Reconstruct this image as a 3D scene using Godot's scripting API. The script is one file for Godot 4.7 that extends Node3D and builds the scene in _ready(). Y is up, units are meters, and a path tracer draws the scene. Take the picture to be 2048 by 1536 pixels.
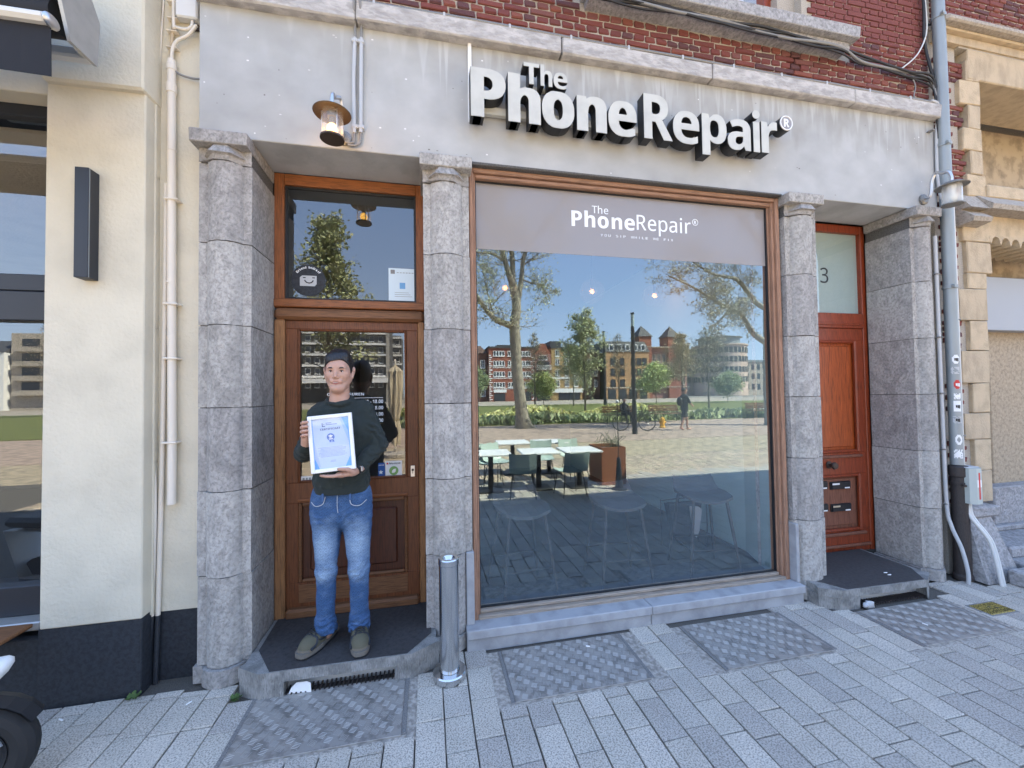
extends Node3D
# A shop front on a Belgian square, seen from the pavement; the window mirrors the square behind the viewer.
# x runs along the front to the right, y up, z out of the front towards the square. Metres.

var rng := RandomNumberGenerator.new()
var used := {}
var M := {}
var T := {}


class Shape:
	var v := PackedVector3Array()
	var n := PackedVector3Array()
	var u := PackedVector2Array()
	var c := PackedColorArray()
	var tint := Color.WHITE

	func put(p: Vector3, m: Vector3, t := Vector2.ZERO) -> void:
		v.append(p)
		n.append(m)
		u.append(t)
		c.append(tint)

	func tri(a: Vector3, b: Vector3, d: Vector3) -> void:
		var m := (b - a).cross(d - a).normalized()
		put(a, m)
		put(d, m)
		put(b, m)

	func trin(a: Vector3, b: Vector3, d: Vector3, na: Vector3, nb: Vector3, nd: Vector3) -> void:
		put(a, na)
		put(d, nd)
		put(b, nb)

	func quad(a: Vector3, b: Vector3, d: Vector3, e: Vector3) -> void:
		tri(a, b, d)
		tri(a, d, e)

	func quad_uv(a: Vector3, b: Vector3, d: Vector3, e: Vector3) -> void:
		# a lower left, b lower right, d upper right, e upper left
		var m := (b - a).cross(d - a).normalized()
		put(a, m, Vector2(0, 1))
		put(d, m, Vector2(1, 0))
		put(b, m, Vector2(1, 1))
		put(a, m, Vector2(0, 1))
		put(e, m, Vector2(0, 0))
		put(d, m, Vector2(1, 0))

	func box(lo: Vector3, hi: Vector3, b := 0.0, xf := Transform3D.IDENTITY) -> void:
		var mid := (lo + hi) * 0.5
		var h := (hi - lo) * 0.5
		b = minf(b, minf(h.x, minf(h.y, h.z)) * 0.9)
		for ax in 3:
			for s in [-1.0, 1.0]:
				var a1 := (ax + 1) % 3
				var a2 := (ax + 2) % 3
				var q := []
				for e in [[-1.0, -1.0], [1.0, -1.0], [1.0, 1.0], [-1.0, 1.0]]:
					var p := Vector3.ZERO
					p[ax] = h[ax] * s
					p[a1] = (h[a1] - b) * e[0]
					p[a2] = (h[a2] - b) * e[1]
					q.append(xf * (mid + p))
				if s > 0:
					quad(q[0], q[1], q[2], q[3])
				else:
					quad(q[3], q[2], q[1], q[0])
		if b <= 0.0:
			return
		for ax in 3:
			var a1 := (ax + 1) % 3
			var a2 := (ax + 2) % 3
			for s1 in [-1.0, 1.0]:
				for s2 in [-1.0, 1.0]:
					var q := []
					for e in [[-1.0, 0], [1.0, 0], [1.0, 1], [-1.0, 1]]:
						var p := Vector3.ZERO
						p[ax] = (h[ax] - b) * e[0]
						p[a1] = (h[a1] - (b if e[1] == 1 else 0.0)) * s1
						p[a2] = (h[a2] - (0.0 if e[1] == 1 else b)) * s2
						q.append(xf * (mid + p))
					if s1 * s2 > 0:
						quad(q[0], q[1], q[2], q[3])
					else:
						quad(q[3], q[2], q[1], q[0])
		for sx in [-1.0, 1.0]:
			for sy in [-1.0, 1.0]:
				for sz in [-1.0, 1.0]:
					var s := Vector3(sx, sy, sz)
					var p0 := xf * (mid + Vector3(h.x, h.y - b, h.z - b) * s)
					var p1 := xf * (mid + Vector3(h.x - b, h.y, h.z - b) * s)
					var p2 := xf * (mid + Vector3(h.x - b, h.y - b, h.z) * s)
					if sx * sy * sz > 0:
						tri(p0, p1, p2)
					else:
						tri(p2, p1, p0)

	func tube(pts: Array, rads: Array, sides := 10, caps := true) -> void:
		var rings := []
		var nors := []
		var last := Vector3.ZERO
		for k in pts.size():
			var d: Vector3 = (pts[mini(k + 1, pts.size() - 1)] - pts[maxi(k - 1, 0)])
			d = d.normalized()
			if last == Vector3.ZERO:
				last = Vector3.RIGHT if absf(d.x) < 0.8 else Vector3.BACK
			var a := (last - d * last.dot(d)).normalized()
			last = a
			var b := d.cross(a)
			var ring := []
			var nr := []
			var r: float = rads[mini(k, rads.size() - 1)]
			for j in sides:
				var t := TAU * j / sides
				var m := a * cos(t) + b * sin(t)
				nr.append(m)
				ring.append(pts[k] + m * r)
			rings.append(ring)
			nors.append(nr)
		for k in pts.size() - 1:
			for j in sides:
				var i := (j + 1) % sides
				trin(rings[k][j], rings[k][i], rings[k + 1][i], nors[k][j], nors[k][i], nors[k + 1][i])
				trin(rings[k][j], rings[k + 1][i], rings[k + 1][j], nors[k][j], nors[k + 1][i], nors[k + 1][j])
		if caps:
			for j in sides:
				var i := (j + 1) % sides
				tri(pts[0], rings[0][i], rings[0][j])
				var e := pts.size() - 1
				tri(pts[e], rings[e][j], rings[e][i])

	func lathe(prof: Array, at: Vector3, sides := 24, basis := Basis.IDENTITY) -> void:
		# prof: Vector2(radius, height) from the bottom up on the outside
		for k in prof.size() - 1:
			var a: Vector2 = prof[k]
			var b: Vector2 = prof[k + 1]
			var sl := (b - a).normalized()
			for j in sides:
				var t0 := TAU * j / sides
				var t1 := TAU * (j + 1) / sides
				var d0 := Vector3(cos(t0), 0, -sin(t0))
				var d1 := Vector3(cos(t1), 0, -sin(t1))
				var n0 := basis * (d0 * sl.y - Vector3.UP * sl.x)
				var n1 := basis * (d1 * sl.y - Vector3.UP * sl.x)
				var p0 := at + basis * (d0 * a.x + Vector3.UP * a.y)
				var p1 := at + basis * (d1 * a.x + Vector3.UP * a.y)
				var p2 := at + basis * (d1 * b.x + Vector3.UP * b.y)
				var p3 := at + basis * (d0 * b.x + Vector3.UP * b.y)
				if a.x > 1e-6:
					trin(p0, p1, p2, n0, n1, n1)
				if b.x > 1e-6:
					trin(p0, p2, p3, n0, n1, n0)

	func prism(poly: PackedVector2Array, z0: float, z1: float, xf := Transform3D.IDENTITY) -> void:
		# an outline in x-y, carried from z0 to z1
		if Geometry2D.is_polygon_clockwise(poly):
			poly.reverse()
		var idx := Geometry2D.triangulate_polygon(poly)
		for k in range(0, idx.size(), 3):
			var a := poly[idx[k]]
			var b := poly[idx[k + 1]]
			var d := poly[idx[k + 2]]
			if (b - a).cross(d - a) < 0:
				var w := b
				b = d
				d = w
			tri(xf * Vector3(a.x, a.y, z1), xf * Vector3(b.x, b.y, z1), xf * Vector3(d.x, d.y, z1))
			tri(xf * Vector3(a.x, a.y, z0), xf * Vector3(d.x, d.y, z0), xf * Vector3(b.x, b.y, z0))
		for k in poly.size():
			var a := poly[k]
			var b := poly[(k + 1) % poly.size()]
			quad(xf * Vector3(a.x, a.y, z0), xf * Vector3(b.x, b.y, z0), xf * Vector3(b.x, b.y, z1), xf * Vector3(a.x, a.y, z1))

	func ball(at: Vector3, r: Vector3, sides := 14, rows := 8, basis := Basis.IDENTITY) -> void:
		for k in rows:
			var p0 := PI * k / rows - PI / 2
			var p1 := PI * (k + 1) / rows - PI / 2
			for j in sides:
				var t0 := TAU * j / sides
				var t1 := TAU * (j + 1) / sides
				var q := []
				var m := []
				for e in [[p0, t0], [p0, t1], [p1, t1], [p1, t0]]:
					var d := Vector3(cos(e[0]) * cos(e[1]), sin(e[0]), -cos(e[0]) * sin(e[1]))
					q.append(at + basis * (d * r))
					m.append((basis * (d / r)).normalized())
				trin(q[0], q[1], q[2], m[0], m[1], m[2])
				trin(q[0], q[2], q[3], m[0], m[2], m[3])

	func add(mesh: Mesh, xf: Transform3D) -> void:
		for s in mesh.get_surface_count():
			var a := mesh.surface_get_arrays(s)
			var p: PackedVector3Array = a[Mesh.ARRAY_VERTEX]
			var m: PackedVector3Array = a[Mesh.ARRAY_NORMAL]
			var t: PackedInt32Array = a[Mesh.ARRAY_INDEX] if a[Mesh.ARRAY_INDEX] != null else PackedInt32Array(range(p.size()))
			var nb := xf.basis.inverse().transposed()
			for k in t:
				put(xf * p[k], (nb * m[k]).normalized())

	func mesh() -> ArrayMesh:
		var out := ArrayMesh.new()
		var a := []
		a.resize(Mesh.ARRAY_MAX)
		a[Mesh.ARRAY_VERTEX] = v
		a[Mesh.ARRAY_NORMAL] = n
		a[Mesh.ARRAY_TEX_UV] = u
		a[Mesh.ARRAY_COLOR] = c
		out.add_surface_from_arrays(Mesh.PRIMITIVE_TRIANGLES, a)
		return out


# A field of distances on a grid, joined bone by bone with a smooth minimum and meshed as surface nets.
class Field:
	var o: Vector3
	var h: float
	var nx: int
	var ny: int
	var nz: int
	var f := PackedFloat32Array()

	func _init(lo: Vector3, hi: Vector3, cell: float) -> void:
		o = lo
		h = cell
		nx = int(ceil((hi.x - lo.x) / cell)) + 1
		ny = int(ceil((hi.y - lo.y) / cell)) + 1
		nz = int(ceil((hi.z - lo.z) / cell)) + 1
		f.resize(nx * ny * nz)
		f.fill(0.5)

	func bone(a: Vector3, b: Vector3, ra: float, rb: float, k := 0.02, flat := Vector3.ONE, cut := false) -> void:
		# flat > 1 on an axis makes the limb thinner along it
		var w := maxf(ra, rb) + k * 1.5 + h * 2.5
		var i0 := maxi(0, int((minf(a.x, b.x) - w / minf(flat.x, 1.0) - o.x) / h))
		var j0 := maxi(0, int((minf(a.y, b.y) - w / minf(flat.y, 1.0) - o.y) / h))
		var k0 := maxi(0, int((minf(a.z, b.z) - w / minf(flat.z, 1.0) - o.z) / h))
		var i1 := mini(nx - 1, int((maxf(a.x, b.x) + w / minf(flat.x, 1.0) - o.x) / h) + 1)
		var j1 := mini(ny - 1, int((maxf(a.y, b.y) + w / minf(flat.y, 1.0) - o.y) / h) + 1)
		var k1 := mini(nz - 1, int((maxf(a.z, b.z) + w / minf(flat.z, 1.0) - o.z) / h) + 1)
		var af := a * flat
		var ab := (b - a) * flat
		var l2 := maxf(ab.length_squared(), 1e-9)
		for kk in range(k0, k1 + 1):
			for jj in range(j0, j1 + 1):
				var at := (kk * ny + jj) * nx
				for ii in range(i0, i1 + 1):
					var p := (o + Vector3(ii, jj, kk) * h) * flat - af
					var t := clampf(p.dot(ab) / l2, 0.0, 1.0)
					var d := (p - ab * t).length() - (ra + (rb - ra) * t)
					var e := f[at + ii]
					if cut:
						d = -d
						var q := maxf(k - absf(d - e), 0.0) / k
						f[at + ii] = maxf(d, e) + q * q * k * 0.25
					else:
						var q := maxf(k - absf(d - e), 0.0) / k
						f[at + ii] = minf(d, e) - q * q * k * 0.25

	func each(fn: Callable) -> void:
		for kk in nz:
			for jj in ny:
				var at := (kk * ny + jj) * nx
				for ii in nx:
					if absf(f[at + ii]) < 0.06:
						f[at + ii] = fn.call(o + Vector3(ii, jj, kk) * h, f[at + ii])

	func top(x: float, z: float) -> float:
		# the height at which the surface is met from above
		for j in range(ny - 1, -1, -1):
			if f[(clampi(int((z - o.z) / h), 0, nz - 1) * ny + j) * nx + clampi(int((x - o.x) / h), 0, nx - 1)] < 0.0:
				return o.y + j * h
		return o.y

	func grow(s: Shape) -> void:
		var id := {}
		var pos := PackedVector3Array()
		var nor := PackedVector3Array()
		var step := [0, 1, nx, nx + 1, nx * ny, nx * ny + 1, nx * ny + nx, nx * ny + nx + 1]
		for kk in nz - 1:
			for jj in ny - 1:
				var at := (kk * ny + jj) * nx
				for ii in nx - 1:
					var b := at + ii
					var q := 0
					for m in 8:
						if f[b + step[m]] < 0.0:
							q += 1
					if q == 0 or q == 8:
						continue
					var sum := Vector3.ZERO
					var cnt := 0
					for m in 8:
						for ax in 3:
							var bit := 1 << ax
							if m & bit:
								continue
							var d0 := f[b + step[m]]
							var d1 := f[b + step[m | bit]]
							if (d0 < 0.0) == (d1 < 0.0):
								continue
							var p := Vector3(m & 1, (m >> 1) & 1, (m >> 2) & 1)
							p[ax] += d0 / (d0 - d1)
							sum += p
							cnt += 1
					var l := sum / cnt
					id[b] = pos.size()
					pos.append(o + (Vector3(ii, jj, kk) + l) * h)
					var g := Vector3.ZERO
					for m in 8:
						var x := float(m & 1)
						var y := float((m >> 1) & 1)
						var z := float((m >> 2) & 1)
						var wx := l.x if x > 0 else 1.0 - l.x
						var wy := l.y if y > 0 else 1.0 - l.y
						var wz := l.z if z > 0 else 1.0 - l.z
						var d := f[b + step[m]]
						g += Vector3((2 * x - 1) * wy * wz, (2 * y - 1) * wx * wz, (2 * z - 1) * wx * wy) * d
					nor.append(g.normalized())
		var ax_step := [1, nx, nx * ny]
		for b in id:
			var kk: int = b / (nx * ny)
			var jj: int = (b / nx) % ny
			var ii: int = b % nx
			for ax in 3:
				var d0 := f[b]
				var d1 := f[b + ax_step[ax]]
				if (d0 < 0.0) == (d1 < 0.0):
					continue
				var s1: int = ax_step[(ax + 1) % 3]
				var s2: int = ax_step[(ax + 2) % 3]
				if not (id.has(b - s1) and id.has(b - s2) and id.has(b - s1 - s2)):
					continue
				var q := [id[b], id[b - s1], id[b - s1 - s2], id[b - s2]]
				if d0 < 0.0:
					s.trin(pos[q[0]], pos[q[1]], pos[q[2]], nor[q[0]], nor[q[1]], nor[q[2]])
					s.trin(pos[q[0]], pos[q[2]], pos[q[3]], nor[q[0]], nor[q[2]], nor[q[3]])
				else:
					s.trin(pos[q[0]], pos[q[2]], pos[q[1]], nor[q[0]], nor[q[2]], nor[q[1]])
					s.trin(pos[q[0]], pos[q[3]], pos[q[2]], nor[q[0]], nor[q[3]], nor[q[2]])


func numbered(called: String) -> String:
	var k: int = used.get(called, 0)
	used[called] = k + 1
	return called if k == 0 else "%s_%03d" % [called, k]


func obj(called: String, s, m: Material, parent: Node3D = null) -> MeshInstance3D:
	var o := MeshInstance3D.new()
	o.mesh = s.mesh() if s is Shape else s
	o.material_override = m
	if parent == null:
		o.name = numbered(called)
		add_child(o)
	else:
		o.name = called
		parent.add_child(o, true)
	return o


func thing(called: String, label: String, category: String, group := "", at := Vector3.ZERO, turn := 0.0) -> Node3D:
	var o := Node3D.new()
	o.name = numbered(called)
	add_child(o)
	o.position = at
	o.rotation.y = turn
	tag(o, label, category, group)
	return o


func tag(o: Node3D, label: String, category: String, group := "") -> Node3D:
	o.set_meta("label", label)
	o.set_meta("category", category)
	if group:
		o.set_meta("group", group)
	return o


func struct(called: String, s, m: Material) -> MeshInstance3D:
	var o := obj(called, s, m)
	o.set_meta("kind", "structure")
	return o


func dup(src: Node3D, at: Vector3, turn := 0.0, label := "") -> Node3D:
	var o: Node3D = src.duplicate()
	o.name = numbered(str(src.name))
	add_child(o)
	o.position = at
	o.rotation.y = turn
	if label:
		o.set_meta("label", label)
	return o


func V(x: float, y: float, z: float) -> Vector3:
	return Vector3(x, y, z)


func boxed(lo: Vector3, hi: Vector3, b := 0.0) -> Shape:
	var s := Shape.new()
	s.box(lo, hi, b)
	return s


func piped(pts: Array, r: float, sides := 10) -> Shape:
	var s := Shape.new()
	s.tube(smooth_path(pts), [r], sides)
	return s


func smooth_path(pts: Array, cuts := 5) -> Array:
	if pts.size() < 3:
		return pts
	var out := []
	for k in pts.size() - 1:
		var a: Vector3 = pts[maxi(k - 1, 0)]
		var b: Vector3 = pts[k]
		var c: Vector3 = pts[k + 1]
		var d: Vector3 = pts[mini(k + 2, pts.size() - 1)]
		for j in cuts:
			out.append(b.cubic_interpolate(c, a, d, float(j) / cuts))
	out.append(pts[-1])
	return out


const EYE := Basis(Vector3(0.978529, -0.014757, 0.205578), Vector3(0.009334, 0.999583, 0.027323), Vector3(-0.205896, -0.024818, 0.978259))
const UPRIGHT := Basis(Vector3(1, 0, 0), Vector3(0, 0, -1), Vector3(0, 1, 0))   # a plan (x, -z) raised along y
var faces := {}


func in_view(p: Vector3, margin := 1.05) -> bool:
	var q := EYE.transposed() * (p - Vector3(0, 1.62, 2.632))
	return q.z < -0.1 and absf(q.x) < -q.z * 1.28 * margin and absf(q.y) < -q.z * 0.96 * margin


func jitter(s: Shape, by: float, id := 1) -> Shape:
	# the same corner always moves the same way, so edges stay closed
	for k in s.v.size():
		var p := s.v[k]
		var a := hash(Vector3i((p * 4000.0).round()) + Vector3i(id, id * 7, 3))
		s.v[k] = p + Vector3(float(a % 101) - 50, float((a / 101) % 101) - 50, float((a / 10201) % 101) - 50) * 0.02 * by
	return s


func masonry(part: Node3D, rest_name: String, x0: float, x1: float, y0: float, y1: float, z: float, solid: Callable, id: int, limit := 300) -> void:
	# rows of stretchers and rows of headers in turn; the bricks in view are single pieces, the rest one mass
	var pitch := 0.0505
	var shapes := []
	for l in [0.174, 0.081, 0.0]:
		for k in 3:
			shapes.append(null if l == 0.0 else jitter(boxed(V(-l / 2, -0.0188, -0.03), V(l / 2, 0.0188, 0.006), 0.004), 0.0042, id + k + int(l * 900)).mesh())
	var rest := Shape.new()
	var made := 0
	var row := 0
	var y := y0 + pitch * 0.5
	while y < y1:
		var l := 0.174 if row % 2 == 0 else 0.081
		var x := x0 - (0.0 if row % 2 == 0 else 0.047) - rng.randf() * 0.02
		while x < x1:
			var a := maxf(x, x0)
			var b := minf(x + l, x1)
			var at := V((a + b) / 2, y + rng.randf_range(-0.002, 0.002), z + rng.randf_range(-0.003, 0.003))
			if b - a > 0.03 and solid.call(a, b, y):
				if in_view(at) and made < limit:
					made += 1
					var o := MeshInstance3D.new()
					o.name = "brick"
					o.mesh = shapes[(0 if l > 0.1 else 3) + rng.randi() % 3]
					o.material_override = M["brick%d" % [0, 0, 1, 2, 3, 4, 5, 5][rng.randi() % 8]]
					part.add_child(o, true)
					o.position = at
					o.scale.x = (b - a) / l
					o.rotation.z = rng.randf_range(-0.012, 0.012)
				else:
					rest.box(at - V((b - a) / 2, 0.0195, 0.03), at + V((b - a) / 2, 0.0195, 0.006))
			x += l + 0.0125
		y += pitch
		row += 1
	if rest.v.size():
		obj(rest_name, rest, M.brick0, part).set_meta("kind", "stuff")




func glyph(text: String, bold := true) -> TextMesh:
	var key := text + str(bold)
	if not faces.has(key):
		var font := SystemFont.new()
		font.font_names = PackedStringArray(["Droid Sans"])
		font.font_weight = 700 if bold else 400
		var t := TextMesh.new()
		t.font = font
		t.text = text
		t.font_size = 64
		t.pixel_size = 0.01
		t.depth = 1.0
		t.curve_step = 1.0
		faces[key] = t
	return faces[key]


# The text laid into a box: x0..x1, its own outline from y0 (foot of the outline) to y1, z0..z1.
func lettering(s: Shape, text: String, x0: float, x1: float, y0: float, y1: float, z0: float, z1: float, bold := true, xf := Transform3D.IDENTITY) -> void:
	var t := glyph(text, bold)
	var b := t.get_aabb()
	var k := Vector3((x1 - x0) / b.size.x, (y1 - y0) / b.size.y, (z1 - z0) / maxf(b.size.z, 1e-6))
	s.add(t, xf * Transform3D(Basis.from_scale(k), Vector3(x0, y0, z0) - b.position * k))


# ---------------------------------------------------------------- materials

func lin(r: float, g: float, b: float) -> Color:
	return Color(r, g, b).linear_to_srgb()


func ramp(stops: Array) -> Gradient:
	var g := Gradient.new()
	g.offsets = PackedFloat32Array(stops.map(func(s): return s[0]))
	g.colors = PackedColorArray(stops.map(func(s): return lin(s[1], s[1] if s.size() < 4 else s[2], s[1] if s.size() < 4 else s[3])))
	return g


func ntex(id: int, freq: float, kind: int, stops: Array, octaves := 5, size := 512, gain := 0.55, warp := 0.0) -> NoiseTexture2D:
	var n := FastNoiseLite.new()
	n.seed = id
	n.frequency = freq
	n.noise_type = kind
	n.fractal_octaves = octaves
	n.fractal_gain = gain
	if warp > 0.0:
		n.domain_warp_enabled = true
		n.domain_warp_amplitude = warp
		n.domain_warp_frequency = freq
	if kind == FastNoiseLite.TYPE_CELLULAR:
		n.cellular_return_type = FastNoiseLite.RETURN_DISTANCE
	var t := NoiseTexture2D.new()
	t.width = size
	t.height = size
	t.seamless = true
	t.noise = n
	t.color_ramp = ramp(stops)
	return t


func mat(key: String, c: Color, rough: float, tex := "", scale := Vector3.ONE, bump := "", cm := 0.0, metal := 0.0) -> StandardMaterial3D:
	var m := StandardMaterial3D.new()
	m.resource_name = key
	m.albedo_color = c
	m.roughness = rough
	m.metallic = metal
	if tex:
		m.albedo_texture = T[tex]
	if bump:
		m.heightmap_enabled = true
		m.heightmap_texture = T[bump]
		m.heightmap_scale = cm
	if tex or bump:
		m.uv1_triplanar = true
		m.uv1_world_triplanar = true
		m.uv1_triplanar_sharpness = 4.0
		m.uv1_scale = scale
	M[key] = m
	return m


func overlay(key: String, tex: String, scale: Vector3) -> void:
	# a second, coarser pattern of its own scale over the first
	var m: StandardMaterial3D = M[key]
	m.detail_enabled = true
	m.detail_albedo = T[tex]
	m.detail_blend_mode = BaseMaterial3D.BLEND_MODE_MUL
	m.detail_uv_layer = BaseMaterial3D.DETAIL_UV_2
	m.uv2_triplanar = true
	m.uv2_world_triplanar = true
	m.uv2_triplanar_sharpness = 4.0
	m.uv2_scale = scale


func pane(key: String, share: float, tint: Color) -> StandardMaterial3D:
	# coated glazing: a thin metal-oxide film that mirrors a share of the light and lets the rest through
	var im := Image.create(2, 2, false, Image.FORMAT_RGBA8)
	im.fill(Color.WHITE)
	var m := StandardMaterial3D.new()
	m.resource_name = key
	m.albedo_color = Color(tint.r, tint.g, tint.b, share)
	m.albedo_texture = ImageTexture.create_from_image(im)
	m.transparency = BaseMaterial3D.TRANSPARENCY_ALPHA
	m.metallic = 1.0
	m.roughness = 0.0
	M[key] = m
	return m


func materials() -> void:
	var SX := FastNoiseLite.TYPE_SIMPLEX_SMOOTH
	var VN := FastNoiseLite.TYPE_VALUE
	var CE := FastNoiseLite.TYPE_CELLULAR
	T.mottle = ntex(11, 0.012, SX, [[0.0, 0.42], [0.4, 0.62], [0.55, 0.78], [0.75, 0.98], [1.0, 1.0]], 6, 512, 0.62, 30.0)
	T.stone = ntex(12, 0.022, SX, [[0.0, 0.42], [0.3, 0.64], [0.44, 0.82], [0.6, 0.90], [0.75, 1.0], [1.0, 1.0]], 7, 1024, 0.7, 40.0)
	T.stone_h = ntex(13, 0.03, SX, [[0.0, 0.0], [1.0, 1.0]], 5, 512, 0.6, 20.0)
	T.speckle = ntex(14, 0.16, SX, [[0.0, 0.26], [0.32, 0.42], [0.43, 0.74], [0.55, 0.88], [0.64, 1.0], [1.0, 1.0]], 3, 512, 0.8)
	T.plaster = ntex(15, 0.009, SX, [[0.0, 0.72], [0.4, 0.86], [0.6, 0.95], [1.0, 1.0]], 6, 512, 0.55, 40.0)
	T.plaster_h = ntex(16, 0.08, SX, [[0.0, 0.0], [1.0, 1.0]], 4, 512, 0.6)
	T.grain = ntex(17, 0.05, SX, [[0.0, 0.4], [0.35, 0.62], [0.5, 0.8], [0.7, 0.95], [1.0, 1.0]], 5, 512, 0.7, 10.0)
	T.wood = ntex(18, 0.02, SX, [[0.0, 0.35], [0.35, 0.55], [0.5, 0.85], [0.62, 0.7], [0.8, 1.0], [1.0, 1.0]], 5, 512, 0.62, 18.0)
	T.fine = ntex(19, 0.25, SX, [[0.0, 0.6], [0.5, 0.85], [1.0, 1.0]], 2, 256, 0.6)
	T.fine_h = ntex(20, 0.25, SX, [[0.0, 0.0], [1.0, 1.0]], 2, 256, 0.6)
	T.denim = ntex(21, 0.03, SX, [[0.0, 0.25], [0.4, 0.6], [0.6, 1.0], [1.0, 1.0]], 4, 256, 0.7)
	T.patch = ntex(22, 0.008, SX, [[0.0, 0.5], [0.4, 0.75], [0.55, 0.95], [1.0, 1.0]], 5, 512, 0.6, 30.0)
	T.bark = ntex(23, 0.02, CE, [[0.0, 0.35], [0.3, 0.6], [0.5, 0.95], [1.0, 1.0]], 3, 512, 0.6, 25.0)
	T.bark_h = ntex(24, 0.03, SX, [[0.0, 0.0], [1.0, 1.0]], 5, 256, 0.6, 20.0)
	T.soft = ntex(26, 0.012, SX, [[0.0, 0.86], [0.5, 0.95], [1.0, 1.0]], 4, 256, 0.5)
	T.vein = ntex(27, 0.007, SX, [[0.0, 0.62], [0.36, 0.80], [0.44, 0.97], [0.5, 1.0], [0.56, 0.93], [0.7, 0.80], [1.0, 0.72]], 6, 1024, 0.62, 60.0)
	T.wear = ntex(25, 0.02, SX, [[0.0, 0.0], [0.45, 0.15], [0.55, 0.8], [1.0, 1.0]], 5, 512, 0.6, 20.0)

	mat("plaster", lin(0.46, 0.47, 0.475), 0.9, "plaster", V(0.55, 0.55, 0.55), "plaster_h", 0.12)
	mat("soffit", lin(0.46, 0.47, 0.475), 0.9, "plaster", V(0.7, 0.7, 0.7), "plaster_h", 0.1)
	for k in 3:
		mat("limestone%d" % k, [lin(0.455, 0.435, 0.405), lin(0.41, 0.39, 0.37), lin(0.495, 0.475, 0.445)][k], 0.82, "stone", V(1.9, 1.5, 1.9), "stone_h", 0.3)
	mat("ledge", lin(0.52, 0.495, 0.475), 0.85, "plaster", V(1.0, 2.2, 1.8), "stone_h", 0.4)
	mat("step", lin(0.055, 0.053, 0.054), 0.7, "stone", V(1.4, 1.4, 1.4), "stone_h", 0.12)
	mat("step_edge", lin(0.33, 0.325, 0.31), 0.85, "stone", V(5.0, 1.0, 5.0), "stone_h", 0.3)
	mat("bluestone", lin(0.38, 0.385, 0.40), 0.7, "plaster", V(1.3, 1.3, 1.3), "plaster_h", 0.04)
	mat("joint", lin(0.13, 0.125, 0.12), 0.95, "grain", V(3, 3, 3))
	mat("mortar", lin(0.52, 0.47, 0.40), 0.95, "grain", V(5, 5, 5), "plaster_h", 0.2)
	var br := [lin(0.255, 0.072, 0.060), lin(0.20, 0.062, 0.057), lin(0.30, 0.098, 0.074), lin(0.15, 0.062, 0.066), lin(0.25, 0.095, 0.086), lin(0.225, 0.064, 0.058)]
	for k in 6:
		mat("brick%d" % k, br[k], 0.9, "grain", V(9, 13, 9), "plaster_h", 0.25)
	mat("render", lin(0.655, 0.60, 0.475), 0.92, "soft", V(0.8, 0.8, 0.8), "plaster_h", 0.25)
	mat("plinth", lin(0.028, 0.033, 0.042), 0.7, "grain", V(1.2, 1.2, 1.2), "plaster_h", 0.1)
	mat("anthracite", lin(0.018, 0.021, 0.028), 0.45)
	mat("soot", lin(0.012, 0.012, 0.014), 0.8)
	mat("sandstone", lin(0.54, 0.43, 0.29), 0.9, "plaster", V(1.3, 1.3, 1.3), "plaster_h", 0.3)
	mat("sandstone_b", lin(0.50, 0.40, 0.275), 0.9, "plaster", V(1.6, 0.9, 1.6), "plaster_h", 0.35)
	mat("sandstone_grey", lin(0.42, 0.37, 0.31), 0.92, "stone", V(1.3, 1.3, 1.3), "stone_h", 0.4)
	mat("greystone", lin(0.42, 0.41, 0.41), 0.9, "stone", V(1.5, 1.5, 1.5), "stone_h", 0.4)
	mat("wood_v", lin(0.30, 0.10, 0.028), 0.5, "wood", V(9, 0.55, 9), "wood", 0.04)
	mat("wood_h", lin(0.31, 0.105, 0.03), 0.5, "wood", V(0.55, 9, 9), "wood", 0.04)
	mat("wood_leaf", lin(0.20, 0.062, 0.018), 0.5, "wood", V(9, 0.5, 9), "wood", 0.03)
	mat("wood_dark", lin(0.095, 0.025, 0.009), 0.5, "wood", V(9, 0.5, 9), "wood", 0.03)
	mat("wood_worn_v", lin(0.38, 0.18, 0.07), 0.65, "wood", V(10, 0.5, 10), "wood", 0.06)
	mat("wood_worn_h", lin(0.24, 0.105, 0.042), 0.65, "wood", V(0.5, 10, 10), "wood", 0.06)
	mat("frame_v", lin(0.42, 0.235, 0.15), 0.7, "wood", V(12, 0.4, 12), "wood", 0.06)
	mat("frame_h", lin(0.42, 0.235, 0.15), 0.7, "wood", V(0.4, 12, 12), "wood", 0.06)
	mat("frame_grey", lin(0.40, 0.335, 0.27), 0.8, "wood", V(0.4, 12, 12), "wood", 0.08)
	mat("red_wood", lin(0.31, 0.055, 0.018), 0.42, "wood", V(8, 0.5, 8), "wood", 0.03)
	mat("red_panel", lin(0.44, 0.09, 0.02), 0.42, "wood", V(5, 0.35, 5), "wood", 0.02)
	mat("red_grey", lin(0.25, 0.095, 0.055), 0.6, "wood", V(8, 0.5, 8), "wood", 0.03)
	mat("steel", lin(0.62, 0.62, 0.62), 0.16, "", Vector3.ONE, "", 0, 1.0)
	mat("steel_rough", lin(0.55, 0.55, 0.56), 0.38, "", Vector3.ONE, "", 0, 1.0)
	mat("aluminium", lin(0.46, 0.46, 0.45), 0.5, "soft", V(3, 3, 3), "", 0, 0.6)
	mat("checker", lin(0.42, 0.395, 0.365), 0.5, "patch", V(2.5, 2.5, 2.5), "plaster_h", 0.02, 0.45)
	mat("checker_bar", lin(0.54, 0.52, 0.49), 0.4, "", Vector3.ONE, "", 0, 0.5)
	mat("plate_frame", lin(0.30, 0.29, 0.28), 0.6, "grain", V(4, 4, 4), "", 0, 0.3)
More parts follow.
